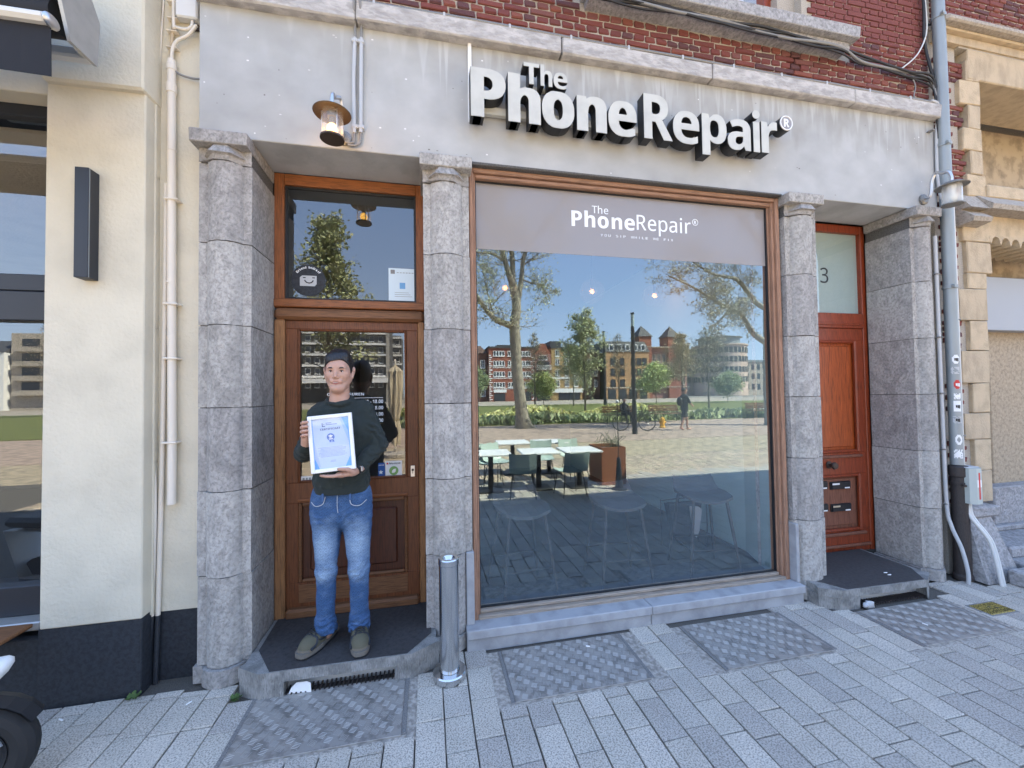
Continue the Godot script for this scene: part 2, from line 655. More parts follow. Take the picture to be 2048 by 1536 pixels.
	mat("cement", lin(0.52, 0.47, 0.41), 0.95, "mottle", V(4, 4, 4), "plaster_h", 0.4)
	mat("zinc", lin(0.30, 0.33, 0.34), 0.5, "soft", V(2.0, 0.6, 2.0), "", 0, 0.35)
	mat("cast_iron", lin(0.045, 0.036, 0.034), 0.6, "grain", V(6, 1, 6), "plaster_h", 0.1)
	mat("pvc", lin(0.70, 0.64, 0.55), 0.6)
	mat("pvc_white", lin(0.62, 0.62, 0.60), 0.5)
	mat("pvc_grey", lin(0.45, 0.46, 0.47), 0.5)
	mat("white", lin(0.78, 0.78, 0.77), 0.5)
	mat("sign_face", lin(0.53, 0.525, 0.475), 0.45, "soft", V(2, 2, 2))
	mat("black", lin(0.012, 0.013, 0.016), 0.5)
	mat("cable", lin(0.02, 0.02, 0.022), 0.6)
	mat("cable_grey", lin(0.22, 0.22, 0.22), 0.6)
	mat("bronze", lin(0.085, 0.058, 0.045), 0.5, "grain", V(6, 6, 6), "", 0, 0.3)
	mat("lamp_grey", lin(0.30, 0.29, 0.27), 0.45, "grain", V(6, 6, 6), "", 0, 0.6)
	for k in 5:
		mat("granite%d" % k, [lin(0.62, 0.57, 0.49), lin(0.56, 0.515, 0.45), lin(0.68, 0.62, 0.535), lin(0.52, 0.475, 0.42), lin(0.61, 0.555, 0.475)][k], 0.75, "speckle", V(1.15, 1.15, 1.15), "fine_h", 0.06)
	mat("bedding", lin(0.15, 0.135, 0.115), 0.98, "grain", V(5, 5, 5), "plaster_h", 0.3)
	mat("film", lin(0.27, 0.25, 0.245), 0.06)
	mat("film_print", lin(0.80, 0.82, 0.83), 0.6)
	mat("frosted", lin(0.36, 0.45, 0.43), 0.75)
	mat("yellow_cover", lin(0.60, 0.46, 0.12), 0.7, "wear", V(9, 9, 9))
	mat("paper", lin(0.78, 0.78, 0.77), 0.8)
	for k in 3:
		overlay("limestone%d" % k, "vein", V(0.75, 0.42, 0.75))
	overlay("plaster", "patch", V(0.4, 0.4, 0.4))
	overlay("ledge", "vein", V(0.5, 1.2, 0.8))
	overlay("step_edge", "patch", V(1.6, 1.6, 1.6))
	overlay("greystone", "vein", V(0.9, 0.9, 0.9))
	for k in 5:
		overlay("granite%d" % k, "soft", V(1.5, 1.5, 1.5))
	pane("shop_glass", 0.22, Color(0.86, 0.95, 1.0))
	pane("door_glass", 0.13, Color(0.95, 0.98, 1.0))
	pane("bay_glass", 0.17, Color(0.92, 0.97, 1.0))


func _ready() -> void:
	rng.seed = 7
	var cam := Camera3D.new()
	cam.name = "camera"
	cam.fov = 87.66
	cam.near = 0.05
	cam.far = 900.0
	add_child(cam)
	cam.transform = Transform3D(EYE, V(0, 1.62, 2.632))
	cam.current = true
	var sky_mat := ProceduralSkyMaterial.new()
	sky_mat.sky_top_color = Color(0.50, 0.61, 0.79)
	sky_mat.sky_horizon_color = Color(0.87, 0.915, 0.96)
	sky_mat.sky_curve = 0.16
	sky_mat.sky_energy_multiplier = 1.0
	sky_mat.ground_bottom_color = Color(0.35, 0.33, 0.30)
	sky_mat.ground_horizon_color = Color(0.62, 0.66, 0.68)
	var sky := Sky.new()
	sky.sky_material = sky_mat
	var env := Environment.new()
	env.background_mode = Environment.BG_SKY
	env.sky = sky
	env.background_energy_multiplier = 0.75
	env.tonemap_mode = Environment.TONE_MAPPER_LINEAR
	env.tonemap_exposure = 5.6
	env.sdfgi_enabled = true
	env.ssao_enabled = true
	env.ssil_enabled = true
	var world := WorldEnvironment.new()
	world.name = "world"
	world.environment = env
	add_child(world)
	var sun := DirectionalLight3D.new()
	sun.name = "sun"
	sun.light_energy = 1.6
	sun.light_color = Color(1.0, 0.93, 0.82)
	sun.light_angular_distance = 0.5
	sun.shadow_enabled = true
	add_child(sun)
	# the sun stands behind the row of houses, to the right
	var el := deg_to_rad(48.0)
	var az := deg_to_rad(60.0)
	sun.look_at_from_position(Vector3.ZERO, -V(cos(el) * sin(az), sin(el), -cos(el) * cos(az)), Vector3.UP)
	materials()
	ground()
	shop()
	shop_fittings()
	shop_room()
	white_house()
	sandstone_house()
	pavement_things()
	square()
	square_things()
	man()


# ---------------------------------------------------------------- the shop front

func half_round(x0: float, x1: float, out: float, back: float, strip := 0.045) -> PackedVector2Array:
	# plan of a pilaster: flat strips at both sides and a shallow round shaft between; points are (x, -z)
	var p := PackedVector2Array([Vector2(x0, -back), Vector2(x0, 0)])
	for k in 17:
		var t := k / 16.0
		p.append(Vector2(lerpf(x0 + strip, x1 - strip, t), -out * pow(sin(PI * clampf(t, 0.0, 1.0)), 0.62)))
	p.append(Vector2(x1, 0))
	p.append(Vector2(x1, -back))
	return p


func pilaster(shop: Node3D, x0: float, x1: float, seed_at: int) -> void:
	var g := Node3D.new()
	g.name = "stone_pilaster"
	shop.add_child(g, true)
	var joints := [0.0, 0.10, 0.602, 1.085, 1.565, 2.043, 2.53, 3.0]
	for k in joints.size() - 1:
		var s := Shape.new()
		var wide := 0.02 if k == 0 else 0.0
		s.prism(half_round(x0 - wide, x1 + (wide if seed_at == 1 else 0.0), 0.055 + wide, -0.36), joints[k] + 0.003, joints[k + 1] - 0.002, Transform3D(UPRIGHT, V(rng.randf_range(-0.002, 0.002), 0, rng.randf_range(-0.002, 0.002))))
		obj("stone_block", jitter(s, 0.0018, seed_at * 10 + k), M["limestone%d" % ((k * 2 + seed_at) % 3)], g)
	var core := Shape.new()
	core.prism(half_round(x0 + 0.008, x1 - 0.008, 0.048, -0.352), 0.0, 3.09, Transform3D(UPRIGHT, V(0, 0, -0.006)))
	obj("joint_bed", core, M.joint, g)
	# neck: a canted moulding that grows towards the slab
	var neck := Shape.new()
	var plans := []
	for e in [[3.003, 0.058, 0.05], [3.03, 0.066, 0.045], [3.036, 0.082, 0.03], [3.088, 0.060, 0.055]]:
		var w: float = e[2]
		plans.append([V(x0, e[0], 0.002), V(x0 + w, e[0], 0.004), V(x0 + w + 0.05, e[0], e[1]), V(x1 - w - 0.05, e[0], e[1]), V(x1 - w, e[0], 0.004), V(x1, e[0], 0.002)])
	for k in 3:
		for j in 5:
			neck.quad(plans[k][j], plans[k][j + 1], plans[k + 1][j + 1], plans[k + 1][j])
	for j in 4:
		neck.tri(plans[0][0], plans[0][j + 2], plans[0][j + 1])
	obj("neck_moulding", jitter(neck, 0.002, seed_at), M.limestone1, g)
	obj("capital_slab", jitter(boxed(V(x0 - 0.018, 3.088, -0.36), V(x1 + (0.0 if seed_at < 2 else 0.015), 3.166, 0.072), 0.004), 0.002, seed_at), M["limestone%d" % (seed_at % 3)], g)


func door_leaf(s: Shape, x0: float, x1: float, y0: float, y1: float, z0: float, z1: float, cuts: Array) -> void:
	# a leaf with openings cut clean through it: stiles and rails round each [x0, x1, y0, y1]
	var ys := [y0]
	for c in cuts:
		s.box(V(x0, c[2], z0), V(c[0], c[3], z1), 0.003)
		s.box(V(c[1], c[2], z0), V(x1, c[3], z1), 0.003)
		ys.append(c[2])
		ys.append(c[3])
	ys.append(y1)
	for k in range(0, ys.size(), 2):
		s.box(V(x0, ys[k], z0 + 0.0005), V(x1, ys[k + 1], z1 - 0.001), 0.003)


func ring(s: Shape, x0: float, x1: float, y0: float, y1: float, w: float, z0: float, z1: float, b := 0.003) -> void:
	# four mitred-looking members round an opening, w wide, lying inside x0..x1, y0..y1
	s.box(V(x0, y0, z0), V(x0 + w, y1, z1), b)
	s.box(V(x1 - w, y0, z0), V(x1, y1, z1), b)
	s.box(V(x0 + w, y0, z0 + 0.001), V(x1 - w, y0 + w, z1 - 0.001), b)
	s.box(V(x0 + w, y1 - w, z0 + 0.001), V(x1 - w, y1, z1 - 0.001), b)


func sheet(x0: float, x1: float, y0: float, y1: float, z: float) -> Shape:
	var s := Shape.new()
	s.quad_uv(V(x0, y0, z), V(x1, y0, z), V(x1, y1, z), V(x0, y1, z))
	return s


func streaked() -> StandardMaterial3D:
	# the beam's render: cloudy grey with lime runs and grime under the ledge, chips and specks
	var w := 1400
	var h := 200
	var im := Image.create(w, h, false, Image.FORMAT_RGB8)
	var n := FastNoiseLite.new()
	n.seed = 3
	n.frequency = 0.012
	n.fractal_octaves = 5
	var r := RandomNumberGenerator.new()
	r.seed = 21
	var run := PackedFloat32Array()
	var pale := PackedFloat32Array()
	run.resize(w)
	pale.resize(w)
	for k in 150:
		var at := r.randi_range(0, w - 1)
		if at < 420 and r.randf() < 0.72:
			continue
		var half := r.randi_range(2, 9)
		var l := r.randf_range(0.12, 0.5) * (0.6 if r.randf() < 0.5 else 1.0)
		var a := r.randf_range(0.35, 1.0)
		for j in range(-half, half + 1):
			var i := clampi(at + j, 0, w - 1)
			var q := 1.0 - absf(j) / (half + 1.0)
			if q * l > run[i]:
				run[i] = q * l + 0.02
				pale[i] = a
	for y in h:
		var v := float(y) / h
		for x in w:
			var c := 0.89 + 0.13 * n.get_noise_2d(x, y * 1.3) + 0.10 * n.get_noise_2d(x * 0.3 + 900, y * 0.3)
			var tone := Vector3(c, c, c)
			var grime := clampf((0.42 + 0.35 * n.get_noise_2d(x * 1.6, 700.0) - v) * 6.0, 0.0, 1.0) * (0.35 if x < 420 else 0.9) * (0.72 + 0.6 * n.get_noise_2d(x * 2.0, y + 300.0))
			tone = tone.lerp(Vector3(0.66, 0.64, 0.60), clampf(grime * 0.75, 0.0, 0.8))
			if v < run[x]:
				var f := clampf((run[x] - v) * 9.0, 0.0, 1.0) * pale[x] * (0.75 + 0.5 * n.get_noise_2d(x * 6.0, y * 0.6))
				tone = tone.lerp(Vector3(1.05, 1.06, 1.07), clampf(f, 0.0, 0.9))
			im.set_pixel(x, y, lin(0.44 * tone.x, 0.445 * tone.y, 0.44 * tone.z))
	for k in 70:
		var p := Vector2i(r.randi_range(2, w - 4), r.randi_range(2, h - 4))
		var c := lin(0.72, 0.72, 0.72) if r.randf() < 0.6 else lin(0.16, 0.15, 0.14)
		im.fill_rect(Rect2i(p, Vector2i(r.randi_range(1, 3), r.randi_range(1, 2))), c)
	var m := StandardMaterial3D.new()
	m.resource_name = "streaked_render"
	m.albedo_texture = ImageTexture.create_from_image(im)
	m.roughness = 0.9
	return m


func shop() -> void:
	var shop := thing("shop_building", "grey rendered shop front with stone pilasters under a red brick upper storey", "building")
	# lintel beam, soffits of both porches and over the window
	obj("lintel_beam", boxed(V(-1.298, 3.17, -0.36), V(4.398, 3.968, -0.003), 0.004), M.soffit, shop)
	obj("beam_render", sheet(-1.298, 4.398, 3.172, 3.966, 0.0), streaked(), shop)
	obj("beam_return", boxed(V(4.398, 3.172, -0.30), V(4.402, 3.966, -0.001)), M.plaster, shop)
	obj("window_head_lip", jitter(boxed(V(0.285, 3.158, -0.12), V(2.76, 3.172, 0.012), 0.004), 0.004, 4), M.joint, shop)
	# ledge in five lengths of stone
	var cuts := [-1.32, -0.42, 0.93, 2.12, 3.46, 4.41]
	for k in 5:
		obj("ledge_stone", jitter(boxed(V(cuts[k] + 0.002, 3.968, -0.2), V(cuts[k + 1] - 0.002, 4.088, 0.062 + 0.003 * (k % 2)), 0.008), 0.004, k), M.ledge, shop)
	pilaster(shop, -1.298, -1.02, 1)
	pilaster(shop, -0.02, 0.278, 2)
	pilaster(shop, 2.785, 3.082, 3)
	pilaster(shop, 4.075, 4.315, 4)
	# upper storey
	var wall := Node3D.new()
	wall.name = "brick_wall"
	shop.add_child(wall)
	obj("mortar_bed", boxed(V(-1.30, 4.088, -9.0), V(1.2, 9.2, -0.034)), M.mortar, wall)
	obj("mortar_bed", boxed(V(1.2, 4.088, -9.0), V(2.89, 4.5, -0.034)), M.mortar, wall)
	obj("mortar_bed", boxed(V(3.06, 4.088, -9.0), V(4.42, 9.2, -0.034)), M.mortar, wall)
	obj("mortar_bed", boxed(V(2.89, 4.088, -9.0), V(3.06, 9.2, -0.10)), M.mortar, wall)
	obj("mortar_bed", boxed(V(1.2, 6.2, -9.0), V(2.89, 9.2, -0.034)), M.mortar, wall)
	masonry(wall, "bricks_beyond", -0.75, 4.40, 4.09, 5.3, -0.03, func(a, b, y): return (y < 4.46 or b < 1.2 or a > 3.07) and not (y > 4.39 and y < 4.56 and b > 1.1 and a < 3.46), 5)
	for k in 9:
		for j in 2:
			var o := obj("brick", jitter(boxed(V(2.9, 4.575 + k * 0.0505, -0.30 + 0.1 * j), V(3.055, 4.614 + k * 0.0505, -0.21 + 0.1 * j), 0.004), 0.003, k), M["brick%d" % ((k + j * 2) % 6)], wall)
			o.position.x = -0.01
	obj("upper_sill", jitter(boxed(V(1.1, 4.455, -0.3), V(3.455, 4.55, 0.125), 0.006), 0.005, 2), M.greystone, shop)
	obj("sill_moulding", jitter(boxed(V(1.14, 4.40, -0.3), V(3.41, 4.455, 0.07), 0.006), 0.004, 3), M.greystone, shop)
	var up := Node3D.new()
	up.name = "upper_window"
	shop.add_child(up)
	var fr := Shape.new()
	ring(fr, 1.2, 2.89, 4.55, 6.2, 0.07, -0.24, -0.16)
	obj("frame", fr, M.red_wood, up)
	obj("pane", sheet(1.27, 2.82, 4.62, 6.13, -0.2), M.bay_glass, up)
	obj("blind", boxed(V(1.2, 4.56, -0.6), V(2.89, 6.2, -0.45)), M.white, up)
	front_door(shop)
	big_window(shop)
	side_door(shop)
	obj("gutter_board", boxed(V(-1.3, 8.9, -0.034), V(4.42, 9.3, 0.25), 0.01), M.anthracite, shop)


func front_door(shop: Node3D) -> void:
	var d := Node3D.new()
	d.name = "front_door"
	shop.add_child(d)
	var z := -0.35
	var s := Shape.new()
	s.box(V(-1.02, 2.235, z - 0.06), V(-0.957, 3.165, z), 0.004)
	s.box(V(-0.075, 2.235, z - 0.06), V(-0.02, 3.165, z), 0.004)
	obj("transom_post", s, M.wood_v, d)
	obj("head_rail", boxed(V(-0.957, 3.088, z - 0.06), V(-0.075, 3.165, z - 0.002), 0.004), M.wood_h, d)
	obj("transom_bar", boxed(V(-1.02, 2.238, z - 0.06), V(-0.02, 2.295, z + 0.012), 0.006), M.wood_h, d)
	obj("drip_moulding", boxed(V(-1.015, 2.15, z - 0.06), V(-0.022, 2.228, z + 0.03), 0.02), M.wood_worn_h, d)
	s = Shape.new()
	s.box(V(-1.015, 0.12, z - 0.06), V(-0.95, 2.15, z + 0.018), 0.008)
	s.box(V(-0.068, 0.12, z - 0.06), V(-0.022, 2.15, z + 0.018), 0.008)
	obj("door_frame", s, M.wood_worn_v, d)
	# gasket and pane of the transom light
	s = Shape.new()
	ring(s, -0.957, -0.075, 2.295, 3.088, 0.016, z - 0.04, z - 0.02, 0.0)
	obj("gasket", s, M.black, d)
	obj("pane", sheet(-0.957, -0.075, 2.295, 3.088, z - 0.03), M.door_glass, d)
	# leaf
	s = Shape.new()
	door_leaf(s, -0.948, -0.07, 0.15, 2.148, z - 0.045, z - 0.006, [[-0.872, -0.15, 0.36, 0.895], [-0.872, -0.15, 1.035, 2.09]])
	obj("door_leaf", s, M.wood_leaf, d)
	s = Shape.new()
	ring(s, -0.872, -0.15, 1.035, 2.09, 0.014, z - 0.03, z + 0.004, 0.006)
	obj("glazing_bead", s, M.wood_leaf, d)
	obj("pane", sheet(-0.872, -0.15, 1.035, 2.09, z - 0.022), M.door_glass, d)
	s = Shape.new()
	s.box(V(-0.872, 0.36, z - 0.04), V(-0.15, 0.895, z - 0.03))
	s.box(V(-0.80, 0.43, z - 0.035), V(-0.222, 0.825, z - 0.012), 0.012)
	obj("panel", s, M.wood_dark, d)
	s = Shape.new()
	ring(s, -0.872, -0.15, 0.36, 0.895, 0.022, z - 0.03, z + 0.004, 0.009)
	obj("panel_moulding", s, M.wood_worn_h, d)
	obj("rail_moulding", boxed(V(-0.874, 0.905, z - 0.01), V(-0.148, 0.925, z + 0.004), 0.006), M.wood_h, d)
	obj("bottom_rail", boxed(V(-0.87, 0.225, z - 0.012), V(-0.152, 0.345, z - 0.003), 0.002), M.wood_worn_h, d)
	obj("weather_board", boxed(V(-0.945, 0.135, z - 0.02), V(-0.072, 0.20, z + 0.04), 0.015), M.wood_worn_h, d)
	s = Shape.new()
	s.box(V(-0.127, 1.035, z - 0.006), V(-0.097, 1.115, z + 0.002), 0.002)
	obj("key_plate", s, M.steel_rough, d)
	s = Shape.new()
	s.lathe([Vector2(0.009, 0), Vector2(0.009, 0.006), Vector2(0.0, 0.006)], V(-0.112, 1.085, z + 0.001), 10, Basis(V(1, 0, 0), V(0, 0, 1), V(0, -1, 0)))
	s.box(V(-0.114, 1.058, z + 0.001), V(-0.110, 1.08, z + 0.004))
	obj("keyhole", s, M.black, d)
	obj("letter_slot", boxed(V(-0.62, 0.66, z - 0.02), V(-0.47, 0.71, z - 0.005), 0.006), M.bronze, d)


func big_window(shop: Node3D) -> void:
	var w := Node3D.new()
	w.name = "shop_window"
	shop.add_child(w)
	var s := Shape.new()
	s.box(V(0.283, 0.13, -0.14), V(0.312, 3.158, -0.03), 0.005)
	s.box(V(0.312, 0.13, -0.14), V(0.328, 3.158, -0.055), 0.004)
	obj("frame_post", s, M.frame_v, w)
	s = Shape.new()
	s.box(V(2.735, 0.13, -0.14), V(2.77, 3.158, -0.03), 0.005)
	s.box(V(2.712, 0.13, -0.14), V(2.735, 3.158, -0.05), 0.004)
	s.box(V(2.70, 0.13, -0.14), V(2.712, 3.158, -0.075), 0.003)
	obj("frame_post", s, M.frame_v, w)
	s = Shape.new()
	s.box(V(0.312, 3.128, -0.14), V(2.735, 3.158, -0.031), 0.005)
	s.box(V(0.328, 3.098, -0.14), V(2.712, 3.124, -0.05), 0.005)
	obj("frame_head", s, M.frame_h, w)
	s = Shape.new()
	s.box(V(0.312, 0.13, -0.14), V(2.735, 0.158, -0.028), 0.006)
	s.box(V(0.328, 0.158, -0.14), V(2.70, 0.182, -0.06), 0.006)
	obj("frame_foot", s, M.frame_grey, w)
	s = Shape.new()
	ring(s, 0.328, 2.70, 0.182, 3.098, 0.008, -0.105, -0.085, 0.0)
	obj("gasket", s, M.black, w)
	obj("pane", sheet(0.33, 2.70, 0.18, 3.10, -0.1), M.shop_glass, w)
	# the sill: two top stones, two riser stones, upstands beside the frame
	var cuts := [0.225, 1.506, 2.79]
	for k in 2:
		obj("sill_stone", boxed(V(cuts[k] + 0.0015, 0.078, -0.16), V(cuts[k + 1] - 0.0015, 0.136, 0.085), 0.005), M.bluestone, w)
		obj("riser_stone", boxed(V(cuts[k] + 0.003, -0.01, -0.14), V(cuts[k + 1] - 0.002, 0.076, 0.066), 0.004), M.bluestone, w)
	obj("sill_upstand", boxed(V(0.232, 0.136, -0.1), V(0.283, 0.60, 0.018), 0.004), M.bluestone, w)
	obj("sill_upstand", boxed(V(2.772, 0.136, -0.1), V(2.80, 0.58, 0.03), 0.004), M.bluestone, w)
	# the vinyl band on the outer face of the glass with its print
	obj("vinyl_band", boxed(V(0.337, 2.628, -0.0995), V(2.692, 3.09, -0.0985)), M.film, w)
	s = Shape.new()
	var z0 := -0.0984
	var z1 := -0.0978
	var x := 1.036
	lettering(s, "Phone", 1.036, 1.540, 2.836, 2.960, z0, z1)
	lettering(s, "Repair", 1.556, 2.016, 2.808, 2.964, z0, z1, false)
	lettering(s, "The", 1.196, 1.326, 2.945, 3.004, z0, z1, false)
	lettering(s, "R", 2.046, 2.066, 2.925, 2.952, z0, z1)
	s.tube(loop(V(2.056, 2.939, -0.0978), 0.024), [0.0028], 6, false)
	obj("printed_lettering", s, M.film_print, w)
	s = Shape.new()
	x = 1.262
	for ch in "YOU SIP WHILE WE FIX":
		if ch != " ":
			var wd := 0.010 if ch == "I" else 0.024 if ch == "W" else 0.018
			if ch == "I":
				s.box(V(x + 0.006, 2.777, z0), V(x + 0.010, 2.794, z1))
			else:
				lettering(s, ch, x, x + wd, 2.777, 2.794, z0, z1, false)
		x += 0.0305
	obj("printed_slogan", s, M.film_print, w)


func loop(at: Vector3, r: float, count := 24) -> Array:
	var out := []
	for k in count + 1:
		out.append(at + V(cos(TAU * k / count), sin(TAU * k / count), 0) * r)
	return out


func side_door(shop: Node3D) -> void:
	var d := Node3D.new()
	d.name = "side_door"
	shop.add_child(d)
	var z := -0.38
	var s := Shape.new()
	s.box(V(3.08, 0.1, z - 0.07), V(3.20, 3.168, z), 0.004)
	s.box(V(4.045, 0.1, z - 0.07), V(4.095, 3.168, z), 0.005)
	obj("door_frame", s, M.red_wood, d)
	obj("head_rail", boxed(V(3.20, 3.095, z - 0.07), V(4.045, 3.168, z - 0.002), 0.004), M.red_wood, d)
	obj("transom_bar", boxed(V(3.20, 2.19, z - 0.07), V(4.045, 2.33, z + 0.006), 0.005), M.red_wood, d)
	obj("bar_moulding", boxed(V(3.20, 2.215, z), V(4.045, 2.235, z + 0.014), 0.005), M.red_wood, d)
	obj("frosted_pane", boxed(V(3.20, 2.33, z - 0.048), V(4.045, 3.095, z - 0.04)), M.frosted, d)
	obj("pane", sheet(3.20, 4.045, 2.33, 3.095, z - 0.036), M.door_glass, d)
	s = Shape.new()
	lettering(s, "3", 3.615, 3.705, 2.62, 2.765, z - 0.039, z - 0.038, false)
	obj("house_number", s, M.plinth, d)
	s = Shape.new()
	door_leaf(s, 3.205, 4.045, 0.11, 2.188, z - 0.05, z - 0.008, [[3.32, 3.955, 0.31, 0.83], [3.32, 3.955, 1.03, 2.075]])
	obj("door_leaf", s, M.red_wood, d)
	s = Shape.new()
	s.box(V(3.32, 1.03, z - 0.045), V(3.955, 2.075, z - 0.034))
	s.box(V(3.37, 1.08, z - 0.036), V(3.905, 2.025, z - 0.02), 0.01)
	obj("upper_panel", s, M.red_panel, d)
	s = Shape.new()
	ring(s, 3.32, 3.955, 1.03, 2.075, 0.025, z - 0.03, z + 0.008, 0.01)
	ring(s, 3.32, 3.955, 0.31, 0.83, 0.025, z - 0.03, z + 0.008, 0.01)
	obj("panel_moulding", s, M.red_wood, d)
	s = Shape.new()
	s.box(V(3.32, 0.31, z - 0.045), V(3.955, 0.83, z - 0.034))
	s.box(V(3.37, 0.36, z - 0.036), V(3.905, 0.79, z - 0.024), 0.006)
	obj("lower_panel", s, M.red_grey, d)
	obj("rail_moulding", boxed(V(3.30, 0.985, z - 0.01), V(3.975, 1.01, z + 0.014), 0.007), M.red_grey, d)
	obj("rail_moulding", boxed(V(3.30, 0.272, z - 0.01), V(3.99, 0.30, z + 0.016), 0.007), M.red_grey, d)
	obj("foot_moulding", boxed(V(3.21, 0.165, z - 0.01), V(4.04, 0.19, z + 0.014), 0.006), M.red_grey, d)
	s = Shape.new()
	s.lathe([Vector2(0.034, 0), Vector2(0.034, 0.006), Vector2(0.014, 0.012), Vector2(0.012, 0.03), Vector2(0.028, 0.04), Vector2(0.034, 0.055), Vector2(0.028, 0.068), Vector2(0.0, 0.072)], V(3.60, 0.925, z - 0.008), 16, Basis(V(1, 0, 0), V(0, 0, 1), V(0, -1, 0)))
	obj("door_knob", s, M.bronze, d)
	for r in [[3.62, 3.845, 0.695, 0.765, "right"], [3.62, 3.845, 0.49, 0.56, "right"], [3.36, 3.585, 0.705, 0.775, "left"], [3.36, 3.585, 0.50, 0.57, "left"]]:
		var b := Shape.new()
		b.box(V(r[0], r[2], z - 0.03), V(r[1], r[3], z - 0.012), 0.003)
		b.prism(PackedVector2Array([Vector2(r[0] + 0.008, r[2] + 0.006), Vector2(r[1] - 0.008, r[2] + 0.006), Vector2(r[1] - 0.008, r[3] - 0.006), Vector2(r[0] + 0.008, r[3] - 0.006)]), z - 0.012, z - 0.004)
		var o := obj("letter_flap", b, M.black, d)
		obj("name_card", boxed(V(r[0] + 0.01, r[3] - 0.027, z - 0.004), V(r[0] + 0.09, r[3] - 0.012, z - 0.002)), M.paper if r[2] > 0.6 else M.sandstone, o)
		obj("name_card", boxed(V(r[1] - 0.075, r[2] + 0.006, z - 0.004), V(r[1] - 0.02, r[2] + 0.017, z - 0.002)), M.paper, o)


# ---------------------------------------------------------------- sign, lamps, cables, steps, room

